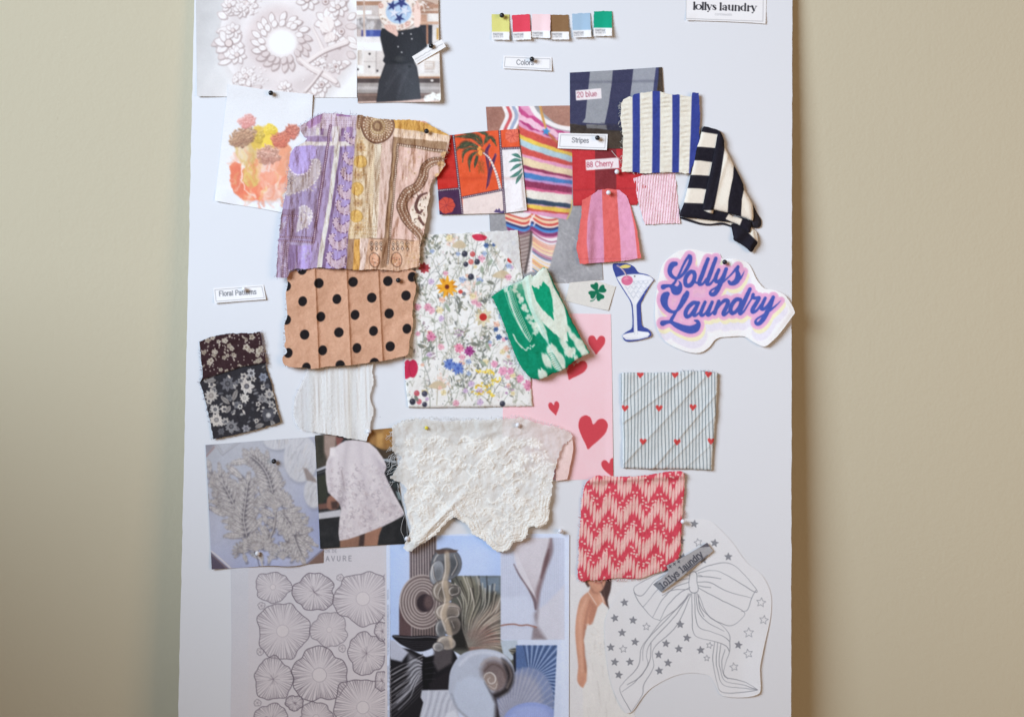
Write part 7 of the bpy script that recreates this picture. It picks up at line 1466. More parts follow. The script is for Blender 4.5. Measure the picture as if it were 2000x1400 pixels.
def lace():
    k = 4.1667; z = lambda pts: Z(pts, 740, 790, k); rng = random.Random(37); q1 = lambda a, b: (740 + a / k, 790 + b / k)
    out = z([(110, 172), (180, 135), (250, 118), (320, 112), (420, 126), (520, 136), (640, 128), (760, 120), (880, 124), (1000, 116), (1090, 112), (1150, 98), (1200, 118), (1250, 138), (1330, 162), (1440, 178), (1510, 205), (1562, 232), (1570, 268), (1545, 300), (1500, 332), (1470, 380), (1452, 440), (1440, 500), (1430, 560), (1418, 620), (1408, 690), (1400, 760), (1388, 830), (1384, 930), (1365, 965), (1335, 988), (1290, 1000), (1250, 990), (1218, 1000), (1208, 1040), (1200, 1078), (1170, 1105), (1128, 1112), (1092, 1120), (1075, 1155), (1050, 1182), (1010, 1200), (970, 1198), (930, 1178), (890, 1140), (868, 1108), (820, 1085), (770, 1060), (745, 1020), (720, 975), (670, 945), (612, 912), (560, 950), (520, 992), (480, 1035), (440, 1072), (385, 1110), (330, 1142), (262, 1196), (225, 1190), (198, 1168), (222, 1110), (248, 1050), (262, 1005), (240, 930), (228, 870), (215, 800), (204, 745), (230, 690), (200, 650), (140, 622), (92, 602), (125, 545), (160, 480), (190, 430), (150, 400), (108, 380), (106, 280)])
    cv = Cv(754, 806, 1124, 1084, (222, 223, 223))
    sheer = sstep(852, 826, cv.Y + 6 * np.sin(cv.X / 30)) ; cv.put(sheer * .6, (206, 205, 201)); cv.put(sstep(790, 772, cv.X) * .5, (206, 207, 208)); cv.put(sstep(1010, 1060, cv.X) * sstep(930, 880, cv.Y) * .35, (226, 206, 208))
    cv.put(sstep(930, 985, cv.X) * sstep(1000, 940, cv.Y) * sstep(935, 955, cv.Y) * .25, (214, 216, 222))
    H = np.zeros(cv.X.shape)
    def bump(x, y, rx, ry, rot, a):
        R = max(rx, ry) * 2.2; sl = cv._box(x - R, y - R, x + R, y + R)
        if sl is None: return
        c, n = math.cos(rot), math.sin(rot); dx, dy = cv.X[sl] - x, cv.Y[sl] - y; u, v = (c * dx + n * dy) / rx, (-n * dx + c * dy) / ry
        H[sl] = np.maximum(H[sl], a * np.exp(-(u * u + v * v) * 1.1))
    def vine(pts, w=2.4, a=1.0):
        p = spl(pts, 7)
        for i, q in enumerate(p): bump(q[0] + rng.uniform(-.5, .5), q[1] + rng.uniform(-.5, .5), w * rng.uniform(.8, 1.2), w * rng.uniform(.8, 1.2), 0, a * rng.uniform(.75, 1.1))
    def rosette(x, y, r, n=6, a=1.3):
        for j in range(n): t = 2 * math.pi * j / n + rng.uniform(-.2, .2); bump(x + r * .62 * math.cos(t), y + r * .62 * math.sin(t), r * .42, r * .27, t, a)
        bump(x, y, r * .2, r * .2, 0, a * .9)
    # scalloped border: thick rows of stitching following the lower edge
    o = np.array(out)
    low = spl(o[27:59], 6)
    for off, a in ((3.2, 1.5), (8.5, 1.2), (15, 1.3), (22, .9)):
        for i in range(0, len(low) - 1, 1):
            d = low[i + 1] - low[i]; L = np.hypot(*d) + 1e-6; nr = np.array([d[1], -d[0]]) / L * -1; q = low[i] + np.array([-d[1], d[0]]) / L * -off * -1
            bump(q[0] + rng.uniform(-1, 1), q[1] + rng.uniform(-1, 1), 2.4, 2.2, 0, a * rng.uniform(.6, 1.1))
    for x, y, r in ((1250, 310, 17), (1300, 330, 13), (1180, 440, 17), (1280, 440, 16), (1350, 500, 15), (1130, 500, 14), (900, 330, 16), (1040, 290, 12), (640, 470, 15), (460, 260, 14), (520, 330, 13), (430, 420, 15), (250, 700, 15), (240, 310, 12), (330, 560, 14), (700, 750, 16), (800, 880, 16), (950, 980, 17), (1000, 1090, 16), (1240, 880, 16), (1330, 880, 13), (1330, 660, 14), (1100, 700, 14), (560, 600, 14), (430, 730, 15), (350, 860, 14), (310, 1000, 15), (380, 1030, 13), (280, 1110, 13), (870, 500, 14), (760, 330, 13), (1160, 800, 14), (880, 1040, 13), (1140, 1010, 14), (640, 860, 14), (520, 850, 13)):
        rosette(*q1(x, y), r / 1.55, rng.choice((5, 6, 7)), rng.uniform(.8, 1.25))
    for i in range(170):
        x, y = rng.uniform(210, 1400), rng.uniform(240, 1100); a = rng.uniform(-.5, .5); L = rng.uniform(60, 150); c = rng.choice((-1, 1))
        X = [(x + L * t * math.cos(a) , y + L * t * math.sin(a) + c * 34 * math.sin(t * 3.1)) for t in (0, .33, .66, 1)]
        vine(z(X), rng.uniform(1.5, 2.3), rng.uniform(.5, 1.1))
        for j in range(4): t = rng.random(); bump(*q1(x + L * t, y + c * 34 * math.sin(t * 3.1) + rng.uniform(-16, 16)), 3.2, 1.7, rng.uniform(0, 3), rng.uniform(.6, 1.1))
    H *= sstep(838, 862, cv.Y + 4 * np.sin(cv.X / 17)) * .9 + .1
    H *= sstep(770, 792, cv.X) * .8 + .2
    stitched_ = np.clip(H / 1.3, 0, 1); cv.put(stitched_ * .6, (234, 233, 228)); cv.mott(2.5, 4, 3, 2); cv.grain(2.2, 4)
    hx, hy = cv.x0 + .5, cv.y0 + .5
    def hs(X, Y):
        x = np.clip(X - hx, 0, cv.w - 1.01); y = np.clip(Y - hy, 0, cv.h - 1.01); xi, yi = x.astype(int), y.astype(int); fx, fy = x - xi, y - yi
        return (H[yi, xi] * (1 - fx) + H[yi, xi + 1] * fx) * (1 - fy) + (H[yi + 1, xi] * (1 - fx) + H[yi + 1, xi + 1] * fx) * fy
    def sheer_(X, Y, d):
        s = .74 + .26 * np.clip(hs(X, Y) / .55, 0, 1); s = np.maximum(s, .93 * sstep(836, 866, Y + 6 * np.sin(X / 30)) * sstep(768, 792, X) - .22 * sstep(1000, 1040, X) * sstep(930, 880, Y) - .12 * np.clip(fbm(X, Y, 28, 91, 2), 0, 1))
        return np.maximum(s, .74)
    def h(X, Y, d):
        fold = 3.2 * np.exp(-((X - 885 + .95 * (Y - 985)) / 9) ** 2) * sstep(930, 985, Y) + 2.2 * sstep(960, 1050, Y) + 1.6 * np.exp(-((Y - 858 + .22 * (X - 900)) / 7) ** 2) * sstep(870, 900, X) * sstep(1010, 960, X)
        sag = 1.6 * np.sin((X - 770) / 52) ** 2 * sstep(860, 1000, Y) + 1.5 * fbm(X, Y, 38, 5, 2) + 1.3 * np.abs(fbm(X - .5 * Y, Y + .4 * X, 30, 15, 2)) + .4 * fbm(X, Y, 9, 8, 2)
        return .8 * hs(X, Y) + .7 * fold + sag + 1.4 * sstep(1040, 1110, X)
    ob = sheet('lace_cloth', rough(out, 1.1, 2.6, 5), cv, 4.6, h, M_LACE, .95, .6, 'white embroidered lace piece with a scalloped lower edge', 'lace', sheer=sheer_)
    cv = Cv(1060, 838, 1126, 944, (224, 194, 192)); cv.put(sstep(915, 880, cv.Y) * .5, (228, 204, 202)); cv.mott(4, 6, 3, 2); cv.grain(2.4, 3)
    sheet('turned_edge', z([(1440, 620), (1440, 480), (1475, 370), (1500, 335), (1540, 300), (1566, 240), (1578, 300), (1582, 360), (1570, 440), (1555, 500), (1545, 560), (1532, 606), (1490, 614)]), cv, 3.4, lambda X, Y, d: 1.6 * sstep(1085, 1116, X), M_LACE, 1.1, .3, parent=ob)
    y = plain('lace_yarn', (.70, .69, .66), .9, .1)
    rg = random.Random(8); loops = []
    for i in range(26):
        x, yy = rg.uniform(70, 125), rg.uniform(180, 640); p = [(*q1(x + 50, yy), 4.5)]
        for j in range(4): p.append((*q1(x + 40 - 22 * j + rg.uniform(-14, 14), yy + 16 * j + rg.uniform(-24, 24)), 4 - .5 * j))
        loops.append(p)
    loops += [[(*q1(215, 890), 5), (*q1(192, 950), 4), (*q1(180, 1020), 4), (*q1(200, 1070), 4.5), (*q1(214, 1118), 4)], [(*q1(220, 900), 5), (*q1(228, 1000), 4), (*q1(232, 1080), 4)], [(*q1(150, 640), 4), (*q1(158, 672), 4), (*q1(172, 668), 4), (*q1(166, 648), 4), (*q1(156, 690), 4), (*q1(180, 760), 4), (*q1(196, 830), 4)], [(*q1(60, 440), 3), (*q1(120, 440), 4), (*q1(200, 408), 5)], [(*q1(60, 462), 3), (*q1(130, 468), 4), (*q1(170, 470), 5)]]
    threads('loose_threads', [loops, fray_paths(z([(110, 172), (320, 112), (760, 120), (1150, 98), (1440, 178), (1565, 240)]), 110, 4.5, 5, 4)], y, .00018, ob)
lace()

def mushroom_print():
    k = 3.888; z = lambda pts: Z(pts, 440, 1040, k); rng = random.Random(41); q1 = lambda a, b: (440 + a / k, 1040 + b / k)
    cv = Cv(446, 1060, 768, 1410, (205, 204, 216)); cv.grad(450, 1100, (198, 203, 217), 640, 1380, (206, 203, 213))
    cv.put(sstep(482, 488, cv.X) * sstep(752, 749, cv.X) * .35, (208, 202, 210))
    INK_ = (118, 108, 122)
    frame = sstep(752.5, 751.5, cv.X); old = cv.C.copy()
    for i, (cx, cy, rx, ry, hole, dk) in enumerate(((362, 412, 142, 122, 20, .7), (675, 450, 166, 150, 0, .95), (1045, 500, 226, 212, 50, .8), (435, 745, 206, 226, 45, .8), (790, 735, 146, 138, 20, .6), (1075, 915, 152, 168, 0, .9), (365, 1110, 152, 172, 0, .85), (715, 1078, 222, 215, 52, 1.1), (1045, 1325, 232, 240, 46, 1.0), (350, 1410, 134, 120, 0, .8), (690, 1400, 136, 122, 22, .85), (525, 1290, 72, 60, 0, 1), (1190, 745, 58, 76, 0, .9), (1190, 1125, 58, 78, 0, .9), (873, 340, 26, 25, 0, .8), (275, 553, 26, 26, 0, .8), (888, 878, 26, 27, 0, .8), (265, 903, 26, 26, 0, .8), (245, 1290, 27, 25, 0, .8), (1222, 640, 26, 26, 0, .8), (1222, 340, 24, 24, 0, .8))):
        rx, ry = (rx * .945, ry * .945) if rx > 50 else (rx, ry)
        n = 90; ph = [rng.uniform(0, 6.28) for _ in range(5)]
        def R(t, g=1.0):
            w = 1 + .055 * math.sin(3 * t + ph[0]) + .05 * math.sin(5 * t + ph[1]) + .03 * math.sin(8 * t + ph[2]) + .018 * math.sin(13 * t + ph[3])
            return (cx + rx * w * g * math.cos(t), cy + ry * w * g * math.sin(t))
        o = z([R(2 * math.pi * j / n) for j in range(n + 1)]); big = rx > 50
        cv.poly(o[:-1], (204, 199, 207), .35, 1.5); cv.stroke(o, 1.6 if big else .9, (98, 90, 104), .95 * min(1, dk))
        if not big:
            for j in range(5): t = j * 1.26; cv.stroke(z([(cx, cy), R(t, .8)]), .8, INK_, .6)
            continue
        m = int(rx * .24) + 12
        for j in range(m):
            t = 2 * math.pi * (j + rng.uniform(-.2, .2)) / m; g0 = max(hole / rx * 1.06, rng.uniform(.12, .5) if rng.random() < .75 else .04); bend = rng.uniform(-.06, .06)
            p = [R(t, .985), R(t + bend, .985 - (.985 - g0) * .5), R(t + bend * 1.5, g0)]
            cv.stroke(z(p), [1.5, .8, .3], INK_, min(1, dk * rng.uniform(.55, 1.0)), 4)
            if rng.random() < .5: t2 = t + math.pi / m; cv.stroke(z([R(t2, .98), R(t2, rng.uniform(.66, .86))]), [1.2, .5], INK_, .6 * dk)
        cv.ell(*q1(cx, cy), rx * .62 / k, ry * .62 / k, (206, 201, 210), 0, .5 if dk < 1 else .3, rx * .6 / k)
        if hole: cv.poly(z([(cx + hole * (1 + .09 * math.sin(5 * t + i)) * math.cos(t), cy + hole * (1 + .09 * math.sin(4 * t)) * math.sin(t)) for t in np.linspace(0, 6.2, 24)]), (210, 206, 214)); cv.stroke(z([(cx + hole * 1.04 * math.cos(t), cy + hole * 1.04 * math.sin(t)) for t in np.linspace(0, 6.29, 24)]), .8, INK_, .5 * dk)
        else:
            for j in range(16): t = rng.uniform(0, 6.28); cv.stroke(z([(cx, cy), R(t, rng.uniform(.2, .4))]), .9, INK_, .5 * dk)
    cv.C = cv.C * frame[..., None] + old * (1 - frame[..., None])
    text(cv, 'AVURE', 636.5, 1095.2, 9.6, 1.05, (112, 112, 124), -.6, 1.0, .42, .95); text(cv, 'ION DE', 632, 1078.5, 5.6, .8, (128, 128, 140), -.6, .95, .22, .85)
    cv.mott(1.5, 30, 3, 2); cv.grain(2, 3)
    sheet('art_print', [(450, 1074), (600, 1066), (762, 1062), (762.5, 1200), (764, 1408), (450, 1408), (452, 1250)], cv, .35, lambda X, Y, d: .35 * sstep(740, 762, X), M_PAPER, 1.1, .25, 'white art print of line drawn mushroom caps with serif letters at its top', 'art print')
mushroom_print()

def collage_print():
    k = 3.784; z = lambda pts: Z(pts, 750, 1030, k); rng = random.Random(53); q1 = lambda a, b: (750 + a / k, 1030 + b / k)
    cv = Cv(752, 1038, 1112, 1410, (198, 205, 222)); cv.put(sstep(1094, 1098, cv.X) * .5, (206, 211, 224))
    R = lambda x0, y0, x1, y1, c, a=1, s=1.2: cv.poly(z([(x0, y0), (x1, y0), (x1, y1), (x0, y1)]), c, a, s)
    R(45, 60, 862, 830, (172, 190, 224)); cv.put(np.clip(poly_sd(cv.X, cv.Y, np.array(z([(45, 60), (862, 60), (862, 360), (300, 830), (45, 830)]))) / 60, 0, .6), (188, 199, 222))
    # raked column and ringed disc
    R(188, 70, 388, 800, (146, 134, 134))
    for j in range(10): x = 200 + 19.5 * j; cv.stroke(z([(x, 60), (x + 3, 400)]), 2.1, (72, 62, 64), .9); cv.stroke(z([(x + 9, 60), (x + 12, 400)]), 1.2, (186, 172, 166), .8)
    R(112, 560, 200, 800, (96, 76, 76)); R(205, 700, 390, 800, (128, 112, 108))
    for j in range(9): x = 215 + 20 * j; cv.stroke(z([(x, 720), (x, 800)]), 2, (62, 54, 56), .9)
    for j in range(12):
        r = 172 - 10.5 * j; cv.ell(*q1(285, 548), r / k, (r + 30) / k if j < 2 else (r + 24) / k, (176, 162, 156) if j % 2 == 0 else (112, 98, 96))
    cv.put(np.clip((cv.X - 830) / 30, 0, 1) * (np.hypot((cv.X - 825) / 45, (cv.Y - 1175) / 50) < 1) * .15, (90, 76, 74))
    cv.ell(*q1(305, 556), 16.5, 17.5, (60, 50, 54), 0, 1, 2); cv.ell(*q1(330, 550), 9, 14, (112, 92, 90), 0, .8, 6)
    # lower left: black gills and caps
    cv.poly(z([(45, 960), (110, 880), (200, 900), (320, 960), (500, 880), (560, 1000), (500, 1200), (480, 1400), (45, 1420)]), (36, 34, 38), 1, 2); R(45, 1180, 480, 1420, (40, 38, 42)); cv.poly(z([(45, 830), (70, 830), (180, 920), (130, 990), (45, 970)]), (176, 178, 190), 1, 4)
    for j in range(26):
        y0 = 985 + 16 * j; t = 30 + 3 * j
        cv.stroke(z([(45, y0 + 60), (120, y0 + 20 - j), (200, y0 - 10 - 3 * j), (285, y0 - 50 - 5 * j)]), rng.uniform(1.2, 2.6), (150, 146, 148) if j % 2 else (30, 28, 32), .75 if j < 18 else .3, 6)
    cv.poly(z([(180, 925), (280, 990), (290, 1080), (240, 1160), (130, 1280), (60, 1330), (180, 1160)]), (190, 190, 198), .55, 10)
    for j in range(12): cv.stroke(z([(60 + 4 * j, 1060 + 26 * j), (150 + 4 * j, 1010 + 22 * j), (230, 960 + 18 * j), (286 - 2 * j, 990 + 9 * j)]), 1.3, (214, 213, 218) if j % 2 else (36, 34, 38), .7, 6)
    cv.poly(z([(290, 960), (385, 940), (370, 1040), (340, 1190), (290, 1190), (280, 1040)]), (24, 23, 27), 1, 3); cv.poly(z([(370, 900), (510, 890), (500, 1000), (400, 1060), (365, 1000)]), (84, 78, 80), 1, 6); cv.poly(z([(330, 1150), (480, 1050), (480, 1200), (340, 1210)]), (44, 40, 44), 1, 6)
    for j in range(5): cv.stroke(z([(300, 960 + 40 * j), (380, 940 + 44 * j)]), 1, (110, 106, 108), .5)
    cv.poly(z([(62, 795), (200, 800), (330, 795), (432, 812), (420, 850), (330, 900), (250, 915), (170, 885), (110, 850)]), (30, 28, 32), 1, 1.6, 4); cv.stroke(z([(75, 802), (200, 812), (330, 806), (425, 818)]), 1.6, (140, 136, 140), .9, 5)
    for j in range(5): cv.stroke(z([(110 + 14 * j, 828 + 14 * j), (240, 842 + 14 * j), (400 - 10 * j, 836 + 12 * j)]), .9, (96, 92, 96), .7, 5)
    # gills photograph
    gp = z([(495, 355), (862, 355), (862, 830), (985, 860), (975, 1080), (880, 1000), (600, 960), (500, 900)])
    cv.poly(gp, (96, 96, 88)); cv.clip_poly(gp)
    cv.poly(z([(640, 360), (862, 355), (862, 480), (760, 470)]), (118, 132, 146), .9, 10); cv.poly(z([(560, 360), (690, 360), (690, 640), (600, 760)]), (130, 124, 108), .8, 12); cv.poly(z([(640, 700), (862, 520), (862, 900), (640, 900)]), (168, 148, 134), .9, 16); cv.poly(z([(600, 780), (760, 720), (862, 840), (640, 910)]), (140, 98, 90), .8, 14); cv.poly(z([(500, 600), (600, 700), (620, 900), (500, 900)]), (40, 38, 36), .9, 10)
    for j in range(64):
        t = j / 63; a = math.radians(-104 + 110 * t); L = rng.uniform(420, 580)
        p = [(625, 880), (625 + L * .35 * math.cos(a - .1), 880 + L * .35 * math.sin(a - .1)), (625 + L * .7 * math.cos(a + .04), 880 + L * .7 * math.sin(a + .04)), (625 + L * math.cos(a - .06), 880 + L * math.sin(a - .06))]
        cv.stroke(z(p), [.8, 1.2, 1.7, 2.4], rng.choice([(214, 206, 190), (190, 178, 160), (226, 214, 200)]) if j % 2 else (54, 50, 48), .66, 5, 1.3)
    cv.clip = None
    cv.poly(z([(860, 835), (985, 830), (985, 880), (920, 900), (940, 930), (970, 960), (940, 980), (880, 930)]), (176, 186, 196), 1, 2); cv.poly(z([(955, 930), (985, 910), (985, 1080), (960, 1060)]), (44, 46, 56), 1, 1.6)
    # glassy twisted shell
    for cx, cy, rx, ry, rot, c in ((460, 270, 112, 118, .3, (112, 114, 118)), (390, 330, 50, 90, .2, (150, 152, 156)), (440, 470, 84, 82, .4, (140, 128, 116)), (520, 470, 46, 40, .3, (110, 104, 98)), (470, 620, 96, 66, -.2, (164, 150, 138)), (500, 720, 66, 74, .2, (124, 114, 106)), (420, 745, 40, 66, 0, (128, 128, 130)), (460, 850, 70, 50, .2, (176, 164, 152)), (400, 880, 40, 34, 0, (160, 156, 154))): 
        cv.ell(*q1(cx, cy), rx / k + .8, ry / k + .8, (58, 54, 56), rot, .9, 1.4); cv.ell(*q1(cx, cy), rx / k, ry / k, c, rot, .92, 2); cv.ell(*q1(cx + rx * .2, cy + ry * .15), rx * .6 / k, ry * .55 / k, tuple(int(v * .62) for v in c), rot, .6, 7); cv.stroke([(q1(cx, cy)[0] + rx / k * .82 * math.cos(t), q1(cx, cy)[1] + ry / k * .82 * math.sin(t)) for t in np.linspace(2.2, 4.6, 9)], [.6, 1.2, 1.8, 2.2, 2.2, 2.2, 1.8, 1.2, .6], (226, 218, 208), .75, 0, 2)
    cv.poly(z([(375, 165), (430, 158), (550, 165), (530, 182), (480, 186), (400, 196)]), (96, 80, 74), 1, 1.4)
    cv.stroke(z([(465, 190), (470, 300), (450, 400), (470, 520), (440, 640), (480, 760), (500, 880)]), [9, 10, 11, 10, 12, 11, 4], (200, 178, 152), .6, 6, 4); cv.stroke(z([(450, 200), (452, 330), (430, 420), (450, 540), (420, 640), (455, 760)]), 2, (232, 220, 206), .7, 6, 2)
    for q in ([(520, 200), (540, 270), (500, 350)], [(360, 280), (370, 360), (400, 410)], [(500, 420), (545, 430), (550, 480), (500, 500)], [(480, 580), (540, 590), (550, 650), (490, 660)], [(500, 690), (520, 740)], [(420, 440), (400, 500), (430, 550)], [(370, 620), (400, 690)]): cv.stroke(z(q), 1.4, (226, 216, 206), .8, 5); cv.stroke(np.array(z(q)) + (1.4, 1.2), 1.2, (64, 56, 54), .7, 5)
    # ribbed knit
    kn = z([(864, 75), (1336, 75), (1336, 828), (985, 828), (862, 824)]); cv.poly(kn, (188, 192, 208)); cv.clip_poly(kn)
    for j in range(60): x = 866 + 8 * j; cv.stroke(z([(x, 75), (x + rng.uniform(-4, 4), 828)]), .8, (168, 168, 182) if j % 2 else (206, 205, 212), .55)
    cv.poly(z([(940, 80), (1240, 70), (1220, 200), (1150, 420), (1135, 560), (1040, 420), (980, 300)]), (204, 196, 198), .9, 5)
    for j in range(34): cv.stroke(z([(940 + 9 * j, 90 - j), (1000 + 6 * j, 220 + 3 * j), (1130, 520)]), .8, (176, 164, 168), .35, 4)
    cv.stroke(z([(1235, 80), (1225, 180), (1180, 330), (1140, 470), (1132, 600)]), [5, 12, 8, 9, 4], (120, 96, 98), .75, 6, 6); cv.stroke(z([(1218, 160), (1195, 250), (1160, 370)]), [3, 8, 3], (104, 76, 78), .7, 5, 4); cv.stroke(z([(960, 270), (1000, 350), (1060, 440), (1110, 530), (1120, 600)]), [2, 3, 3, 6, 4], (104, 84, 88), .8, 6, 2.5)
    cv.poly(z([(1130, 610), (1200, 560), (1336, 420), (1336, 828), (1110, 828), (1110, 680)]), (200, 196, 202), .8, 6); cv.poly(z([(1100, 640), (1140, 610), (1130, 720), (1200, 828), (1090, 828)]), (120, 104, 106), .75, 9)
    cv.poly(z([(862, 520), (1060, 500), (1110, 640), (1128, 728), (1050, 722), (960, 712), (862, 716)]), (198, 202, 216), .7, 6); cv.stroke(z([(862, 724), (900, 716), (960, 712), (1010, 722), (1060, 718), (1126, 734)]), 2.6, (146, 98, 84), .9, 5); cv.poly(z([(862, 740), (1100, 740), (1085, 828), (862, 824)]), (194, 197, 210), .8, 3)
    cv.clip = None
    # blue caps
    bp = z([(975, 868), (1280, 868), (1252, 1420), (830, 1420), (820, 1280), (960, 1080), (975, 1060)]); cv.poly(bp, (88, 110, 152)); cv.clip_poly(bp)
    for j in range(34): a = math.radians(-100 + 4.4 * j); cv.stroke(z([(1080 + 60 * math.cos(a), 1120 + 60 * math.sin(a)), (1080 + 360 * math.cos(a), 1120 + 330 * math.sin(a))]), [1, 2.6], (186, 198, 222) if j % 2 else (60, 74, 104), .75, 0, 1.4)
    cv.ell(*q1(1040, 1310), 56, 74, (128, 140, 172), .2, 1, 4); cv.ell(*q1(1000, 1300), 44, 60, (158, 158, 172), .2, .8, 12)
    for j in range(46): a = math.radians(-190 + 5.2 * j); cv.stroke(z([(960 + 40 * math.cos(a), 1420 + 60 * math.sin(a)), (1030 + 230 * math.cos(a), 1310 + 280 * math.sin(a))]), [.6, 1.4], (196, 188, 186) if j % 2 else (116, 118, 146), .45, 0, 1.2)
    cv.ell(*q1(1090, 1440), 56, 40, (142, 156, 204), 0, 1, 3); cv.ell(*q1(1080, 1420), 44, 26, (166, 178, 218), 0, .7, 8)
    for j in range(26): cv.stroke(z([(890 + 16 * j, 1420), (930 + 13 * j, 1330 + abs(j - 13) * 3)]), 1, (112, 126, 176), .4)
    cv.clip = None
    # white shells in front
    cv.poly(z([(280, 1200), (520, 1195), (560, 1420), (258, 1420), (290, 1290), (270, 1250)]), (186, 188, 198), 1, 2)
    for j in range(9): cv.stroke(z([(330 + 26 * j, 1200 + 4 * j), (320 + 22 * j, 1290), (280 + 24 * j, 1415)]), 1.8, (152, 152, 164) if j % 2 else (212, 213, 220), .7, 5, 2)
    cv.poly(z([(480, 1130), (490, 1060), (530, 980), (590, 925), (680, 900), (780, 898), (870, 925), (935, 985), (965, 1060), (960, 1130), (930, 1200), (880, 1245), (820, 1262), (820, 1420), (640, 1420), (560, 1360), (510, 1290), (478, 1210)]), (176, 181, 194), 1, 1.6, 4)
    cv.put(np.clip(poly_sd(cv.X, cv.Y, np.array(z([(700, 1100), (690, 1040), (730, 960), (820, 940), (910, 980), (955, 1060), (950, 1150), (900, 1220), (830, 1255), (800, 1240), (760, 1170)]))) / 14, 0, 1) * .85, (116, 98, 94))
    cv.poly(z([(870, 960), (945, 1030), (962, 1110), (930, 1200), (870, 1245), (825, 1262), (800, 1230), (880, 1190), (910, 1110), (890, 1030)]), (44, 38, 40), .9, 7, 4)
    cv.poly(z([(735, 1100), (760, 1075), (810, 1080), (840, 1130), (840, 1180), (810, 1200), (770, 1180)]), (150, 134, 126), 1, 3, 4); cv.stroke(z([(738, 1112), (752, 1080), (790, 1070), (822, 1100), (818, 1140), (785, 1150), (768, 1125), (785, 1105)]), [1, 2, 2.6, 2.8, 2.4, 2, 1.6, 1], (206, 198, 192), .9, 6); cv.stroke(z([(775, 1165), (820, 1190), (835, 1150)]), 1.6, (196, 186, 180), .8, 5)
    cv.poly(z([(740, 1140), (830, 1262), (860, 1420), (800, 1420), (810, 1300)]), (52, 44, 46), .9, 4); cv.poly(z([(500, 1260), (540, 1140), (640, 1090), (735, 1130), (800, 1240), (825, 1300), (820, 1420), (640, 1420), (560, 1360)]), (186, 193, 208), .9, 8); cv.stroke(z([(560, 1010), (640, 940), (760, 920), (880, 950)]), 5, (212, 214, 222), .6, 6, 7); cv.stroke(z([(720, 1010), (800, 960), (900, 1000), (940, 1090), (910, 1180)]), 3, (176, 160, 152), .6, 6, 5); cv.stroke(z([(740, 1060), (800, 1010), (870, 1040), (900, 1110)]), 2.4, (82, 66, 64), .6, 6, 4); cv.stroke(z([(500, 1230), (540, 1330), (620, 1405)]), 4, (140, 142, 152), .6, 6, 5)
    cv.poly(z([(440, 1420), (460, 1370), (520, 1345), (560, 1420)]), (206, 208, 216), .9, 4)
    # handwriting up the left margin
    y = 1040 + 1370 / k
    yy = 1402.0
    while yy > 1150:
        if rng.random() < .8: cv.stroke([(756 + rng.uniform(0, 1.4), yy), (758.5 + rng.uniform(-1, 1), yy - 1.6), (756.5, yy - 3), (759, yy - 4.2)], .8, (122, 124, 136), .8)
        yy -= rng.uniform(4, 6.4)
    cv.C = (130 + (cv.C - 128) * 1.18) * np.array((.965, 1.0, 1.05)); cv.photo(3, .8, 6); cv.grain(3, 6)
    sheet('art_print', [(754.5, 1052), (900, 1042), (1104, 1042), (1112, 1044), (1111, 1408), (757, 1408)], cv, .7, lambda X, Y, d: .5 * sstep(1090, 1112, X), M_PHOTO, 1.1, .25, 'printed collage of shells, mushroom gills, a ringed disc and ribbed knitwear', 'art print')
collage_print()
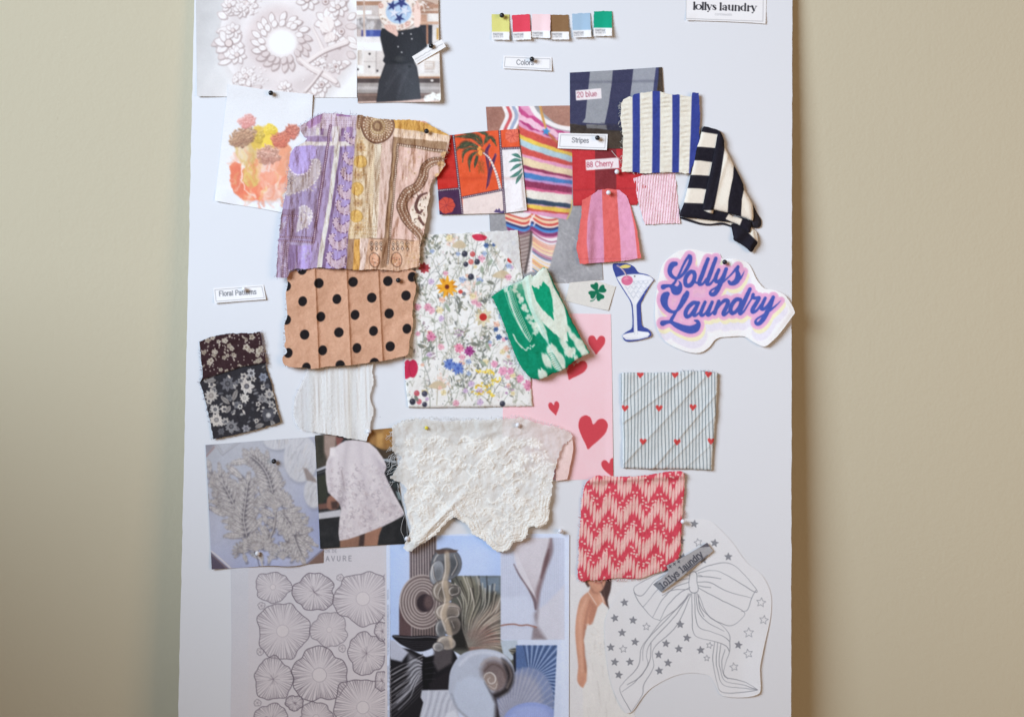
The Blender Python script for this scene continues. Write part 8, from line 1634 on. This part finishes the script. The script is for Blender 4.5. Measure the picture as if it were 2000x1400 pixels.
# ------------------------------------------------------------------ ball-headed pins
def pins():
    BK = plain('black_pin_plastic', (.012, .012, .014), .25, .5); WH = plain('white_pin_plastic', (.82, .80, .80), .25, .5); YE = plain('yellow_pin_plastic', (.75, .62, .05), .25, .5)
    ST = plain('pin_steel', (.55, .55, .56), .3, .5, 1.0)
    def proto(mat, r):
        def ball(n=16, m=10):
            V, F = [], []
            for i in range(m + 1):
                t = math.pi * i / m
                for k in range(n): V.append((r * math.sin(t) * math.cos(2 * math.pi * k / n), r * math.sin(t) * math.sin(2 * math.pi * k / n), r * math.cos(t)))
            for i in range(m):
                for k in range(n): F.append([i * n + k, (i + 1) * n + k, (i + 1) * n + (k + 1) % n, i * n + (k + 1) % n])
            return V, F
        V, F = ball(); me = bpy.data.meshes.new('head'); me.from_pydata(V, [], F); me.polygons.foreach_set('use_smooth', np.ones(len(me.polygons), bool)); me.materials.append(mat)
        n = 8; rr = .00042; V = [(rr * math.cos(2 * math.pi * k / n), rr * math.sin(2 * math.pi * k / n), h) for h in (0, 1) for k in range(n)]
        F = [[k, (k + 1) % n, n + (k + 1) % n, n + k] for k in range(n)] + [list(range(n))[::-1], [n + k for k in range(n)]]
        mn = bpy.data.meshes.new('needle'); mn.from_pydata(V, [], F); mn.materials.append(ST)
        return me, mn
    kinds = {'k': proto(BK, .0029), 'w': proto(WH, .0028), 'y': proto(YE, .0022), 's': proto(BK, .0020)}
    spots = [  # px, py, kind, height of the head mm, tilt, what it holds
     (529, 182, 'k', 6, 'black ball pin at the top of the coral vase photo'),
     (842, 90, 'k', 9, 'black ball pin through the handwritten paper slip'),
     (980.3, 30.5, 'k', 6, 'black ball pin at the top of the yellow colour chip'),
     (1039, 116, 'k', 6, 'black ball pin through the Colors card'),
     (1167, 269.5, 'k', 7, 'black ball pin through the Stripes card'),
     (833, 256.5, 'k', 9, 'black ball pin in the mustard band of the paisley cloth'),
     (778, 547.5, 'k', 9, 'black ball pin at the upper right of the polka dot cloth'),
     (1415.5, 512, 'k', 6, 'black ball pin in the pink and blue lettering cutout'),
     (535.2, 900.5, 'k', 6, 'black ball pin in the white embroidery photo'),
     (1205, 335.8, 'w', 6, 'white ball pin under the words 88 Cherry'),
     (1188.6, 376.5, 'w', 7, 'white ball pin at the top of the pink and coral striped cloth'),
     (1094.5, 1036.5, 'w', 6, 'white ball pin in the margin right of the lace tip'),
     (795, 1051.5, 'w', 9, 'white ball pin beside the lower left corner of the lace'),
     (503, 1080.5, 'w', 5, 'white ball pin low on the white embroidery photo'),
     (720.5, 842.5, 'w', 6, 'white ball pin at the lower corner of the white crinkled cloth'),
     (1334, 1018, 'w', 8, 'white ball pin at the right edge of the red zigzag cloth'),
     (1011.5, 830, 'w', 9, 'white ball pin near the top of the lace'),
     (477, 565, 'w', 5, 'pale ball pin through the Floral Patterns card'),
     (833, 835.5, 'y', 8, 'small yellow ball pin at the upper left of the lace'),
     (1192.5, 31, 's', 4, ''),
    ]
    for px, py, k, hmm, lab in spots:
        if k == 's': continue
        h = hmm / 1000.0
        o = bpy.data.objects.new('push_pin', None); COL.objects.link(o)
        head = P(px, py, h); foot = P(px - 2.5, py + 3.5, 0.0)
        o.location = foot; o.empty_display_size = .005
        props(o, lab, 'pin', 'ball headed pins')
        d = Vector(head - foot)
        rot = d.to_track_quat('Z', 'Y').to_euler()
        b = bpy.data.objects.new('head', kinds[k][0]); COL.objects.link(b); b.parent = o; b.location = d
        n = bpy.data.objects.new('needle', kinds[k][1]); COL.objects.link(n); n.parent = o; n.rotation_euler = rot; n.scale = (1, 1, d.length)
pins()
